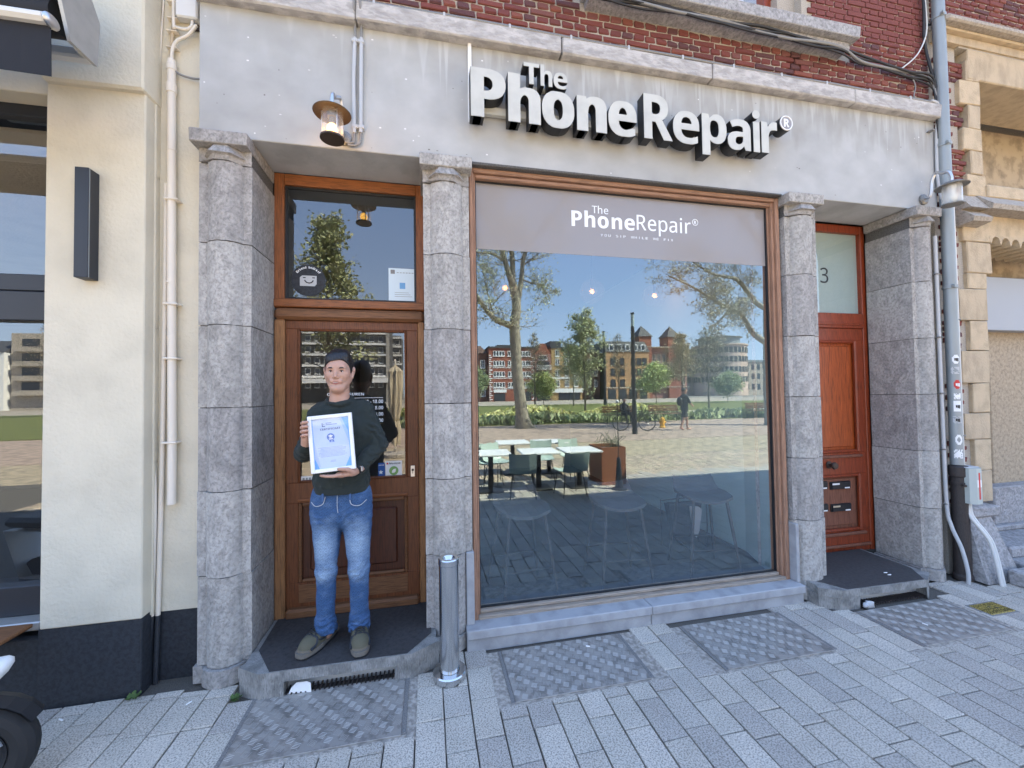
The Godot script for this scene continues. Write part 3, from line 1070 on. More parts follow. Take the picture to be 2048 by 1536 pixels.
func shop_fittings() -> void:
	var sign := thing("shop_sign", "large raised pale letters with black sides on the grey wall above the window", "sign")
	var z0 := 0.045
	var z1 := 0.125
	for e in [["P", 0.284, 0.515, 3.40, 3.722, true], ["h", 0.528, 0.750, 3.395, 3.722, true], ["o", 0.757, 0.985, 3.39, 3.640, true], ["n", 1.002, 1.221, 3.395, 3.642, true], ["e", 1.231, 1.446, 3.39, 3.640, true],
			["R", 1.500, 1.724, 3.40, 3.722, false], ["e", 1.728, 1.941, 3.395, 3.636, false], ["p", 1.962, 2.169, 3.335, 3.645, false], ["a", 2.176, 2.376, 3.398, 3.634, false], ["r", 2.470, 2.612, 3.405, 3.650, false],
			["T", 0.635, 0.745, 3.663, 3.806, true], ["h", 0.750, 0.834, 3.663, 3.810, true], ["e", 0.840, 0.939, 3.658, 3.772, true]]:
		var s := Shape.new()
		var fat := 0.017 if e[1] < 1.4 and e[3] < 3.6 else 0.0   # the first word is cut heavier
		lettering(s, e[0], e[1], e[2] - fat, e[3], e[4], z0, z1, true)
		if fat > 0.0:
			lettering(s, e[0], e[1] + fat, e[2], e[3], e[4], z0, z1 - 0.0004, true)
		var o := obj("letter", s, M.black, sign)
		s = Shape.new()
		lettering(s, e[0], e[1] + 0.0015, e[2] - 0.0015, e[3] + 0.0015, e[4] - 0.0015, z1, z1 + 0.004, true)
		if fat > 0.0:
			s = Shape.new()
			lettering(s, e[0], e[1] + 0.0015, e[2] - fat - 0.0015, e[3] + 0.0015, e[4] - 0.0015, z1, z1 + 0.004, true)
			lettering(s, e[0], e[1] + fat + 0.0015, e[2] - 0.0015, e[3] + 0.0015, e[4] - 0.0015, z1, z1 + 0.0035, true)
		obj("letter_face", s, M.sign_face, o)
	var s := Shape.new()
	s.box(V(2.398, 3.40, z0), V(2.456, 3.632, z1))
	var o := obj("letter", s, M.black, sign)
	obj("letter_face", boxed(V(2.40, 3.402, z1), V(2.454, 3.63, z1 + 0.004)), M.sign_face, o)
	var turn := Basis(V(1, 0, 0), V(0, 0, 1), V(0, -1, 0))
	s = Shape.new()
	s.lathe([Vector2(0, 0), Vector2(0.033, 0), Vector2(0.033, 0.08), Vector2(0, 0.08)], V(2.427, 3.688, z0), 20, turn)
	o = obj("letter_dot", s, M.black, sign)
	s = Shape.new()
	s.lathe([Vector2(0.032, 0), Vector2(0.032, 0.004), Vector2(0, 0.004)], V(2.427, 3.688, z1), 20, turn)
	obj("dot_face", s, M.sign_face, o)
	s = Shape.new()
	s.lathe([Vector2(0, 0), Vector2(0.06, 0), Vector2(0.06, 0.08), Vector2(0, 0.08)], V(2.697, 3.656, z0), 28, turn)
	o = obj("registered_mark", s, M.black, sign)
	s = Shape.new()
	s.lathe([Vector2(0.0585, 0), Vector2(0.0585, 0.004), Vector2(0, 0.004)], V(2.697, 3.656, z1), 28, turn)
	obj("mark_face", s, M.film, o)
	s = Shape.new()
	s.tube(loop(V(2.697, 3.656, z1 + 0.004), 0.053), [0.005], 6, false)
	lettering(s, "R", 2.675, 2.722, 3.626, 3.688, z1 + 0.003, z1 + 0.006)
	obj("mark_print", s, M.white, o)
	obj("mounting_rail", boxed(V(0.30, 3.485, 0.012), V(2.58, 3.535, 0.046), 0.003), M.sign_face, sign)
	s = Shape.new()
	for x in [0.32, 0.62, 1.05, 1.45, 1.62, 2.05, 2.5]:
		s.box(V(x, 3.495, -0.005), V(x + 0.02, 3.525, 0.014))
	obj("rail_bracket", s, M.steel_rough, sign)
	obj("upper_rail", boxed(V(0.66, 3.69, 0.015), V(0.93, 3.715, 0.046), 0.003), M.sign_face, sign)
	s = Shape.new()
	s.box(V(0.282, 3.44, 0.0), V(0.306, 3.97, 0.022), 0.003)
	tag(obj("cable_duct", s, M.white), "white square cable duct beside the first letter of the raised sign", "cable duct")
	# the two wall lamps
	wall_lamp(V(-0.50, 3.235, 0), V(-0.526, 3.20, 0.20), true, "lit glass wall lamp with round hood above the left doorway")
	wall_lamp(V(4.235, 3.257, 0), V(4.20, 3.205, 0.22), false, "unlit glass wall lamp with round hood beside the drainpipe")
	# its two cables in grey conduit
	var cab := thing("lamp_cables", "pair of grey conduits running down the wall to the lit lamp", "cable")
	obj("cable", piped([V(-0.425, 4.25, 0.075), V(-0.426, 4.06, 0.072), V(-0.428, 3.95, 0.02), V(-0.432, 3.6, 0.018), V(-0.437, 3.25, 0.016), V(-0.452, 3.205, 0.02), V(-0.487, 3.20, 0.025)], 0.0075, 8), M.cable_grey, cab)
	obj("cable", piped([V(-0.390, 4.25, 0.075), V(-0.390, 4.06, 0.072), V(-0.391, 3.95, 0.02), V(-0.395, 3.6, 0.018), V(-0.398, 3.26, 0.016), V(-0.42, 3.195, 0.02), V(-0.475, 3.185, 0.025)], 0.0075, 8), M.cable_grey, cab)
	obj("conduit", piped([V(-0.430, 3.88, 0.018), V(-0.438, 3.6, 0.018), V(-0.436, 3.27, 0.018)], 0.012, 10), M.pvc_grey, cab)
	obj("conduit", piped([V(-0.391, 3.885, 0.018), V(-0.395, 3.6, 0.018), V(-0.398, 3.275, 0.018)], 0.012, 10), M.pvc_grey, cab)
	for y in [3.86, 3.31]:
		for x in [-0.432, -0.394]:
			obj("clip", boxed(V(x - 0.019, y - 0.012, 0.0), V(x + 0.019, y + 0.012, 0.031), 0.004), M.pvc_grey, cab)
	# pipe along the top of the ledge and the bundle under the upper sill
	var pipe := thing("ledge_pipe", "thin grey pipe running along the top of the stone ledge", "pipe")
	var pts := []
	for k in 12:
		pts.append(V(-1.3 + k * 0.516, 4.118 + 0.004 * sin(k * 2.3), 0.028))
	obj("pipe", piped(pts, 0.012, 8), M.lamp_grey, pipe)
	for k in 13:
		obj("clip", boxed(V(-1.2 + k * 0.44, 4.086, -0.03), V(-1.185 + k * 0.44, 4.133, 0.042), 0.003), M.pvc_grey, pipe)
	var bundle := thing("cable_bundle", "sagging bundle of black cables strung under the upper window sill", "cable")
	for k in 5:
		pts = []
		for j in 15:
			var t := j / 14.0
			var x := 0.75 + t * 3.6
			pts.append(V(x, 4.405 - 0.05 * t + 0.012 * sin(j * 1.7 + k * 2.1) - (0.06 * pow(maxf(t - 0.72, 0.0) / 0.28, 1.5)) + 0.009 * k, 0.085 - 0.05 * pow(t, 3) + 0.008 * cos(j * 1.1 + k) if x < 3.5 else 0.012 + 0.006 * k))
		pts.append(V(4.385 + 0.006 * k, 4.15 - 0.02 * k, 0.03))
		pts.append(V(4.395 + 0.004 * k, 3.8, 0.03))
		obj("cable", piped(pts, 0.0075 + 0.002 * (k % 3), 6), M.cable if k != 2 else M.cable_grey, bundle)
	obj("riser_cable", piped([V(4.30, 5.3, 0.0), V(4.315, 5.0, 0.015), V(4.33, 4.7, 0.0), V(4.37, 4.45, 0.01), V(4.40, 4.3, 0.02), V(4.405, 3.9, 0.03)], 0.011, 7), M.cable, bundle)
	obj("riser_cable", piped([V(4.33, 5.3, 0.0), V(4.345, 5.0, 0.01), V(4.34, 4.75, 0.01), V(4.24, 4.55, 0.0), V(4.06, 4.4, 0.0)], 0.006, 6), M.pvc_white, bundle)
	obj("loose_wire", piped([V(4.02, 4.36, 0.0), V(4.15, 4.32, 0.01), V(4.19, 4.25, 0.01), V(4.17, 4.16, 0.01), V(4.20, 4.12, 0.02)], 0.005, 6), M.cable_grey, bundle)
	# porch steps
	door_step("porch_step", -1.03, 0.055, "worn dark stone step under the standing man", -0.78, -0.20)
	door_step("porch_step", 2.835, 3.92, "empty stone step before the red side door", 3.12, 3.78)
	# notices and stickers on the glass of the front door
	var zz := -0.3715
	s = Shape.new()
	lettering(s, "OPENINGSUREN", -0.69, -0.445, 1.625, 1.645, zz, zz + 0.001)
	s.box(V(-0.69, 1.606, zz), V(-0.315, 1.609, zz + 0.001))
	for k in 4:
		lettering(s, "10.00 - 18.00", -0.485, -0.315, 1.568 - 0.045 * k, 1.594 - 0.045 * k, zz, zz + 0.001)
	tag(obj("opening_hours", s, M.white), "white opening hours lettering on the door glass behind the man", "lettering")
	var zt := -0.3785
	var round_sign := thing("round_sticker", "round dark sticker with a house emblem low on the transom window", "sticker")
	s = Shape.new()
	s.lathe([Vector2(0.112, 0), Vector2(0.112, 0.001), Vector2(0, 0.001)], V(-0.81, 2.435, zt), 36, turn)
	obj("disc", s, M.plinth, round_sign)
	s = Shape.new()
	var word := "Erkend bedrijf"
	for k in word.length():
		if word[k] == " ":
			continue
		var a := deg_to_rad(142.0 - k * 8.0)
		var xf := Transform3D(Basis(Vector3.BACK, a - PI / 2), V(-0.81, 2.435, 0) + V(cos(a), sin(a), 0) * 0.090)
		var hh := 0.016 if word[k] in "Ekdbf" else 0.012
		lettering(s, word[k], -0.005, 0.005, -0.006, hh - 0.006, zt + 0.001, zt + 0.002, true, xf)
	obj("ring_text", s, M.film_print, round_sign)
	s = Shape.new()
	s.prism(PackedVector2Array([Vector2(-0.865, 2.395), Vector2(-0.77, 2.395), Vector2(-0.757, 2.41), Vector2(-0.757, 2.468), Vector2(-0.85, 2.468), Vector2(-0.865, 2.455)]), zt + 0.001, zt + 0.002)
	obj("emblem", s, M.pvc_grey, round_sign)
	s = Shape.new()
	s.tube([V(-0.835, 2.435, zt + 0.0025), V(-0.822, 2.42, zt + 0.0025), V(-0.806, 2.416, zt + 0.0025), V(-0.79, 2.42, zt + 0.0025), V(-0.778, 2.435, zt + 0.0025)], [0.004], 6)
	s.box(V(-0.845, 2.45, zt + 0.0015), V(-0.828, 2.457, zt + 0.003))
	s.box(V(-0.785, 2.45, zt + 0.0015), V(-0.768, 2.457, zt + 0.003))
	obj("emblem_lines", s, M.plinth, round_sign)
	var note := thing("paper_notice", "white paper notice taped at the right of the transom window", "notice")
	obj("sheet", boxed(V(-0.272, 2.312, zt), V(-0.082, 2.55, zt + 0.001)), mat("note_paper", lin(0.62, 0.72, 0.78), 0.8), note)
	s = Shape.new()
	s.box(V(-0.258, 2.508, zt + 0.001), V(-0.228, 2.538, zt + 0.0015))
	obj("print_mark", s, M.plate_frame, note)
	s = Shape.new()
	for k in 6:
		s.box(V(-0.215 + 0.021 * k, 2.516, zt + 0.001), V(-0.200 + 0.021 * k, 2.521, zt + 0.0015))
	for k in 3:
		s.box(V(-0.23, 2.37 - k * 0.014, zt + 0.001), V(-0.13 + 0.012 * k, 2.373 - k * 0.014, zt + 0.0015))
	obj("print_lines", s, M.zinc, note)
	obj("print_picture", boxed(V(-0.195, 2.40, zt + 0.001), V(-0.155, 2.445, zt + 0.0015)), mat("print_blue", lin(0.16, 0.36, 0.62), 0.7), note)
	var st := thing("leaf_sticker", "white sticker with a green leaf disc low on the door glass", "sticker")
	obj("card", boxed(V(-0.303, 1.04, zz), V(-0.188, 1.152, zz + 0.001)), M.paper, st)
	s = Shape.new()
	s.lathe([Vector2(0.032, 0), Vector2(0.032, 0.0008), Vector2(0, 0.0008)], V(-0.245, 1.082, zz + 0.001), 24, turn)
	var disc := obj("disc", s, mat("leaf_green", lin(0.20, 0.38, 0.12), 0.7), st)
	s = Shape.new()
	s.prism(PackedVector2Array([Vector2(-0.258, 1.068), Vector2(-0.243, 1.066), Vector2(-0.232, 1.076), Vector2(-0.230, 1.096), Vector2(-0.246, 1.094), Vector2(-0.256, 1.084)]), zz + 0.0018, zz + 0.0024)
	obj("leaf", s, M.white, disc)
	s = Shape.new()
	lettering(s, "Monizze", -0.276, -0.198, 1.128, 1.143, zz + 0.001, zz + 0.0015)
	obj("sticker_text", s, M.plinth, st)
	obj("red_mark", boxed(V(-0.295, 1.128, zz + 0.001), V(-0.282, 1.141, zz + 0.0015)), mat("red", lin(0.55, 0.035, 0.03), 0.6), st)
	st = thing("star_sticker", "blue sticker with a white star beside the leaf sticker", "sticker")
	obj("card", boxed(V(-0.352, 1.04, zz), V(-0.306, 1.142, zz + 0.001)), mat("sticker_blue", lin(0.02, 0.09, 0.30), 0.6), st)
	s = Shape.new()
	var star := PackedVector2Array()
	for k in 10:
		var a := PI / 2 + TAU * k / 10.0
		star.append(Vector2(-0.334, 1.075) + Vector2(cos(a), sin(a)) * (0.017 if k % 2 == 0 else 0.007))
	s.prism(star, zz + 0.001, zz + 0.0016)
	for k in 4:
		s.box(V(-0.347 + 0.009 * k, 1.123, zz + 0.001), V(-0.341 + 0.009 * k, 1.128, zz + 0.0015))
	obj("star", s, M.white, st)
	st = thing("payment_card_notice", "small pale printed card in the lower left corner of the door glass", "notice")
	obj("card", boxed(V(-0.858, 1.04, zz), V(-0.765, 1.075, zz + 0.001)), M.paper, st)
	s = Shape.new()
	for k in 4:
		s.box(V(-0.848 + 0.02 * k, 1.048, zz + 0.001), V(-0.835 + 0.02 * k, 1.064, zz + 0.0015))
	obj("print_blocks", s, M.zinc, st)


func wall_lamp(mount: Vector3, at: Vector3, lit: bool, label: String) -> void:
	var l := thing("wall_lamp", label, "wall lamp", "", at)
	var body: Material = M.bronze if lit else M.lamp_grey
	var m := mount - at
	var turn := Basis(V(1, 0, 0), V(0, 0, 1), V(0, -1, 0))
	var s := Shape.new()
	s.lathe([Vector2(0.045, 0), Vector2(0.045, 0.016), Vector2(0.03, 0.024), Vector2(0.0, 0.024)], m, 20, turn)
	obj("wall_plate", s, M.lamp_grey, l)
	obj("arm", piped([m + V(0, 0, 0.02), m + V(0, 0.005, 0.05), m + V(0, 0.06, 0.062), m + V(0, 0.13, 0.07), m + V(0, 0.185, 0.1), V(0, 0.195, -0.06), V(0, 0.185, -0.02), V(0, 0.14, 0), V(0, 0.085, 0)], 0.011, 10), M.steel_rough, l)
	s = Shape.new()
	s.lathe([Vector2(0.05, 0.062), Vector2(0.102, 0.052), Vector2(0.104, 0.055), Vector2(0.06, 0.085), Vector2(0.02, 0.10), Vector2(0.0, 0.10)], Vector3.ZERO, 28)
	s.lathe([Vector2(0.0, 0.058), Vector2(0.05, 0.060)], Vector3.ZERO, 28)
	obj("hood", s, body, l)
	s = Shape.new()
	s.lathe([Vector2(0.0, -0.098), Vector2(0.066, -0.098), Vector2(0.066, -0.088), Vector2(0.0, -0.088)], Vector3.ZERO, 28)
	obj("foot_plate", s, body, l)
	s = Shape.new()
	for k in 3:
		var a := TAU * k / 3.0 + 0.9
		var d := V(cos(a), 0, sin(a)) * 0.054
		s.tube([d + V(0, -0.09, 0), d + V(0, 0.06, 0)], [0.0035], 6)
	obj("stay_rod", s, M.steel_rough, l)
	var g := StandardMaterial3D.new()
	g.resource_name = "lamp_glass"
	g.transparency = BaseMaterial3D.TRANSPARENCY_ALPHA
	g.albedo_color = Color(0.95, 0.95, 0.93, 0.10 if lit else 0.32)
	g.roughness = 0.05
	s = Shape.new()
	s.lathe([Vector2(0.060, -0.088), Vector2(0.060, 0.058)], Vector3.ZERO, 28)
	obj("glass_cylinder", s, g, l)
	s = Shape.new()
	s.lathe([Vector2(0.0, -0.012), Vector2(0.018, -0.012), Vector2(0.018, 0.03), Vector2(0.026, 0.03), Vector2(0.026, 0.06), Vector2(0.0, 0.06)], Vector3.ZERO, 14)
	obj("lamp_holder", s, M.white if not lit else M.lamp_grey, l)
	s = Shape.new()
	s.ball(V(0, -0.038, 0), V(0.031, 0.034, 0.031), 16, 10)
	var b := StandardMaterial3D.new()
	b.resource_name = "bulb"
	b.albedo_color = Color(0.9, 0.88, 0.8)
	b.roughness = 0.3
	if lit:
		b.emission_enabled = true
		b.emission = Color(1.0, 0.72, 0.30)
		b.emission_energy_multiplier = 1.2
	obj("bulb", s, b, l)
	if lit:
		var o := OmniLight3D.new()
		o.name = "lamp_light"
		o.light_color = Color(1.0, 0.76, 0.42)
		o.light_energy = 0.006
		o.light_size = 0.03
		o.omni_range = 6.0
		o.omni_attenuation = 2.0
		o.shadow_enabled = true
		l.add_child(o)
		o.position = V(0, -0.038, 0)


func door_step(called: String, x0: float, x1: float, label: String, v0: float, v1: float) -> void:
	# a slab with clipped corners on a foot, a vent slot with a grating under its edge
	var st := thing(called, label, "step")
	var top := PackedVector2Array([Vector2(x0 + 0.02, 0.36), Vector2(x0 + 0.02, -0.10), Vector2(x0, -0.14), Vector2(x0 + 0.13, -0.222), Vector2(x1 - 0.16, -0.232), Vector2(x1, -0.14), Vector2(x1 - 0.02, -0.10), Vector2(x1 - 0.02, 0.36)])
	var s := Shape.new()
	s.prism(top, 0.085, 0.142, Transform3D(UPRIGHT, Vector3.ZERO))
	obj("edge_stone", jitter(s, 0.002, 3), M.step_edge, st)
	var tread := PackedVector2Array([Vector2(x0 + 0.04, 0.36), Vector2(x0 + 0.05, 0.0), Vector2(x0 + 0.18, -0.214), Vector2(x1 - 0.185, -0.224), Vector2(x1 - 0.05, -0.05), Vector2(x1 - 0.04, 0.36)])
	s = Shape.new()
	s.prism(tread, 0.135, 0.1445, Transform3D(UPRIGHT, Vector3.ZERO))
	obj("tread", s, M.step, st)
	for e in [[x0 + 0.005, v0], [v1, x1 - 0.005]]:
		var a: float = e[0]
		var b: float = e[1]
		s = Shape.new()
		var foot := PackedVector2Array()
		if b < v1:
			foot = PackedVector2Array([Vector2(a, 0.3), Vector2(a, -0.138), Vector2(a + 0.13, -0.216), Vector2(b, -0.22), Vector2(b, 0.3)])
		else:
			foot = PackedVector2Array([Vector2(a, 0.3), Vector2(a, -0.226), Vector2(b - 0.16, -0.226), Vector2(b, -0.138), Vector2(b, 0.3)])
		s.prism(foot, -0.01, 0.0845, Transform3D(UPRIGHT, Vector3.ZERO))
		obj("foot_stone", jitter(s, 0.003, 5), M.step_edge, st)
	obj("vent_back", boxed(V(v0, -0.01, 0.10), V(v1, 0.0845, 0.14)), M.soffit, st)
	s = Shape.new()
	var k := v0 + 0.01
	while k < v1 - 0.01:
		s.box(V(k, 0.0, 0.142), V(k + 0.008, 0.012, 0.215))
		k += 0.024
	obj("vent_bar", s, M.cast_iron, st)


func shop_room() -> void:
	# the room behind the window: dark floor, splayed pale side wall, back and ceiling
	struct("room_floor", boxed(V(-1.2, -0.02, -5.4), V(4.4, 0.118, -0.37)), mat("room_floor", lin(0.05, 0.055, 0.055), 0.6, "patch", V(0.8, 0.8, 0.8)))
	struct("room_floor_edge", boxed(V(0.285, -0.02, -0.37), V(2.78, 0.117, -0.14)), M.room_floor)
	struct("room_ceiling", boxed(V(-1.3, 3.3, -5.4), V(4.4, 3.5, -0.36)), mat("room_wall", lin(0.16, 0.17, 0.17), 0.9))
	struct("room_back_wall", boxed(V(-1.3, 0, -5.5), V(4.4, 3.5, -5.3)), M.room_wall)
	struct("room_side_wall", boxed(V(-1.35, 0, -5.4), V(-1.25, 3.5, -0.36)), M.room_wall)
	var s := Shape.new()
	s.prism(PackedVector2Array([Vector2(2.715, 0.142), Vector2(2.90, 0.62), Vector2(2.90, 5.3), Vector2(3.05, 5.3), Vector2(3.05, 0.142)]), 0.0, 3.3, Transform3D(UPRIGHT, Vector3.ZERO))
	struct("room_splayed_wall", s, mat("teal_wall", lin(0.34, 0.47, 0.47), 0.85))
	struct("room_partition_wall", boxed(V(0.10, 0, -1.6), V(0.2, 3.3, -0.36)), M.room_wall)
	struct("room_outer_wall", boxed(V(4.38, 0, -9), V(4.46, 4.2, -0.36)), M.room_wall)
	struct("room_outer_wall", boxed(V(-1.42, 0, -9), V(-1.35, 4.2, -0.36)), M.room_wall)
	# stools along the window
	var st := stool()
	var names := ["grey bar stool nearest the left end of the shop window", "middle grey bar stool behind the shop window", "grey bar stool beside the magazine rack behind the window"]
	var n := 0
	for x in [0.69, 1.48, 2.265]:
		var o: Node3D = st if n == 0 else dup(st, Vector3.ZERO)
		o.position = V(x, 0.118, -0.385)
		o.rotation.y = [0.12, -0.05, -0.16][n]
		o.set_meta("label", names[n])
		n += 1
	var r := thing("magazine_rack", "wire magazine rack with dark pouch and newspaper behind the window", "magazine rack", "", V(2.42, 0.118, -0.86))
	s = Shape.new()
	for z in [-0.07, 0.07]:
		s.tube(smooth_path([V(-0.2, 0.0, z), V(-0.2, 0.40, z), V(-0.17, 0.44, z), V(0.17, 0.44, z), V(0.2, 0.40, z), V(0.2, 0.0, z)]), [0.006], 6)
	s.tube([V(-0.2, 0.01, -0.07), V(-0.2, 0.01, 0.07)], [0.006], 6)
	s.tube([V(0.2, 0.01, -0.07), V(0.2, 0.01, 0.07)], [0.006], 6)
	obj("wire_frame", s, M.black, r)
	s = Shape.new()
	s.prism(PackedVector2Array([Vector2(-0.18, 0.42), Vector2(-0.12, 0.12), Vector2(0.12, 0.12), Vector2(0.18, 0.42)]), -0.05, 0.03)
	obj("pouch", s, M.plinth, r)
	s = Shape.new()
	s.prism(PackedVector2Array([Vector2(0.03, 0.40), Vector2(0.06, 0.16), Vector2(0.09, 0.10), Vector2(0.12, 0.16), Vector2(0.155, 0.36), Vector2(0.12, 0.39)]), 0.04, 0.065)
	obj("newspaper", s, M.pvc_grey, r)
	# pendant globes, each a glass ball round a small lit bulb
	var where := [V(0.83, 2.77, -1.6), V(1.835, 2.77, -1.6), V(2.62, 2.75, -1.6)]
	var say := ["clear glass globe pendant glowing behind the left of the window", "clear glass globe pendant glowing behind the middle of the window", "clear glass globe pendant glowing behind the right of the window"]
	for k in 3:
		var p := thing("globe_pendant", say[k], "pendant lamp", "", where[k])
		obj("cord", piped([V(0, 0.53, 0), V(0, 0.14, 0)], 0.003, 6), M.black, p)
		s = Shape.new()
		s.ball(Vector3.ZERO, V(0.14, 0.14, 0.14), 28, 16)
		var g := StandardMaterial3D.new()
		g.resource_name = "globe_glass"
		g.transparency = BaseMaterial3D.TRANSPARENCY_ALPHA
		g.albedo_color = Color(0.9, 0.92, 0.95, 0.015)
		g.roughness = 0.05
		obj("glass_globe", s, g, p)
		s = Shape.new()
		s.lathe([Vector2(0.0, 0.03), Vector2(0.014, 0.03), Vector2(0.014, 0.14), Vector2(0, 0.14)], Vector3.ZERO, 10)
		obj("socket", s, M.bronze, p)
		s = Shape.new()
		s.ball(Vector3.ZERO, V(0.018, 0.022, 0.018), 12, 8)
		var b := StandardMaterial3D.new()
		b.resource_name = "pendant_bulb"
		b.emission_enabled = true
		b.emission = Color(1.0, 0.55, 0.22)
		b.emission_energy_multiplier = 0.9
		obj("bulb", s, b, p)
		var o := OmniLight3D.new()
		o.name = "pendant_light"
		o.light_color = Color(1.0, 0.62, 0.3)
		o.light_energy = 0.006
		o.light_size = 0.03
		o.omni_range = 8.0
		o.omni_attenuation = 2.0
		o.shadow_enabled = true
		p.add_child(o)


func stool() -> Node3D:
	var st := thing("bar_stool", "", "bar stool", "grey bar stools along the shop window")
	var felt := mat("stool_shell", lin(0.06, 0.07, 0.075), 0.8, "fine", V(6, 6, 6))
	# moulded seat: dished, with a low rounded back at the room side
	var s := Shape.new()
	var grid := []
	for j in 13:
		var line := []
		for i in 13:
			var a := (i / 12.0 - 0.5) * 2.0
			var b := (j / 12.0 - 0.5) * 2.0
			var x := a * sqrt(1.0 - b * b * 0.28) * 0.205
			var z := b * sqrt(1.0 - a * a * 0.28) * 0.195
			line.append(V(x, 0.625 + 0.03 * a * a - 0.012 * maxf(b, 0.0) + 0.11 * pow(maxf(-b - 0.45, 0.0) / 0.55, 1.6), z))
		grid.append(line)
	for j in 12:
		for i in 12:
			s.quad(grid[j][i], grid[j + 1][i], grid[j + 1][i + 1], grid[j][i + 1])
			var d := V(0, -0.022, 0)
			s.quad(grid[j][i] + d, grid[j][i + 1] + d, grid[j + 1][i + 1] + d, grid[j + 1][i] + d)
	for k in 12:
		var d := V(0, -0.022, 0)
		for e in [[grid[0][k], grid[0][k + 1]], [grid[12][k + 1], grid[12][k]], [grid[k + 1][0], grid[k][0]], [grid[k][12], grid[k + 1][12]]]:
			s.quad(e[1] + d, e[0] + d, e[0], e[1])
	obj("seat", s, felt, st)
	for sx in [-1.0, 1.0]:
		for sz in [-1.0, 1.0]:
			s = Shape.new()
			s.tube([V(0.21 * sx, 0.0, 0.205 * sz), V(0.135 * sx, 0.63, 0.13 * sz)], [0.011, 0.014], 8)
			obj("leg", s, M.cable, st)
	s = Shape.new()
	s.tube([V(-0.178, 0.22, 0.173), V(0.178, 0.22, 0.173), V(0.178, 0.22, -0.173), V(-0.178, 0.22, -0.173), V(-0.178, 0.22, 0.173)], [0.008], 6)
	obj("foot_rest", s, M.cable, st)
	return st


# ---------------------------------------------------------------- the houses on either side

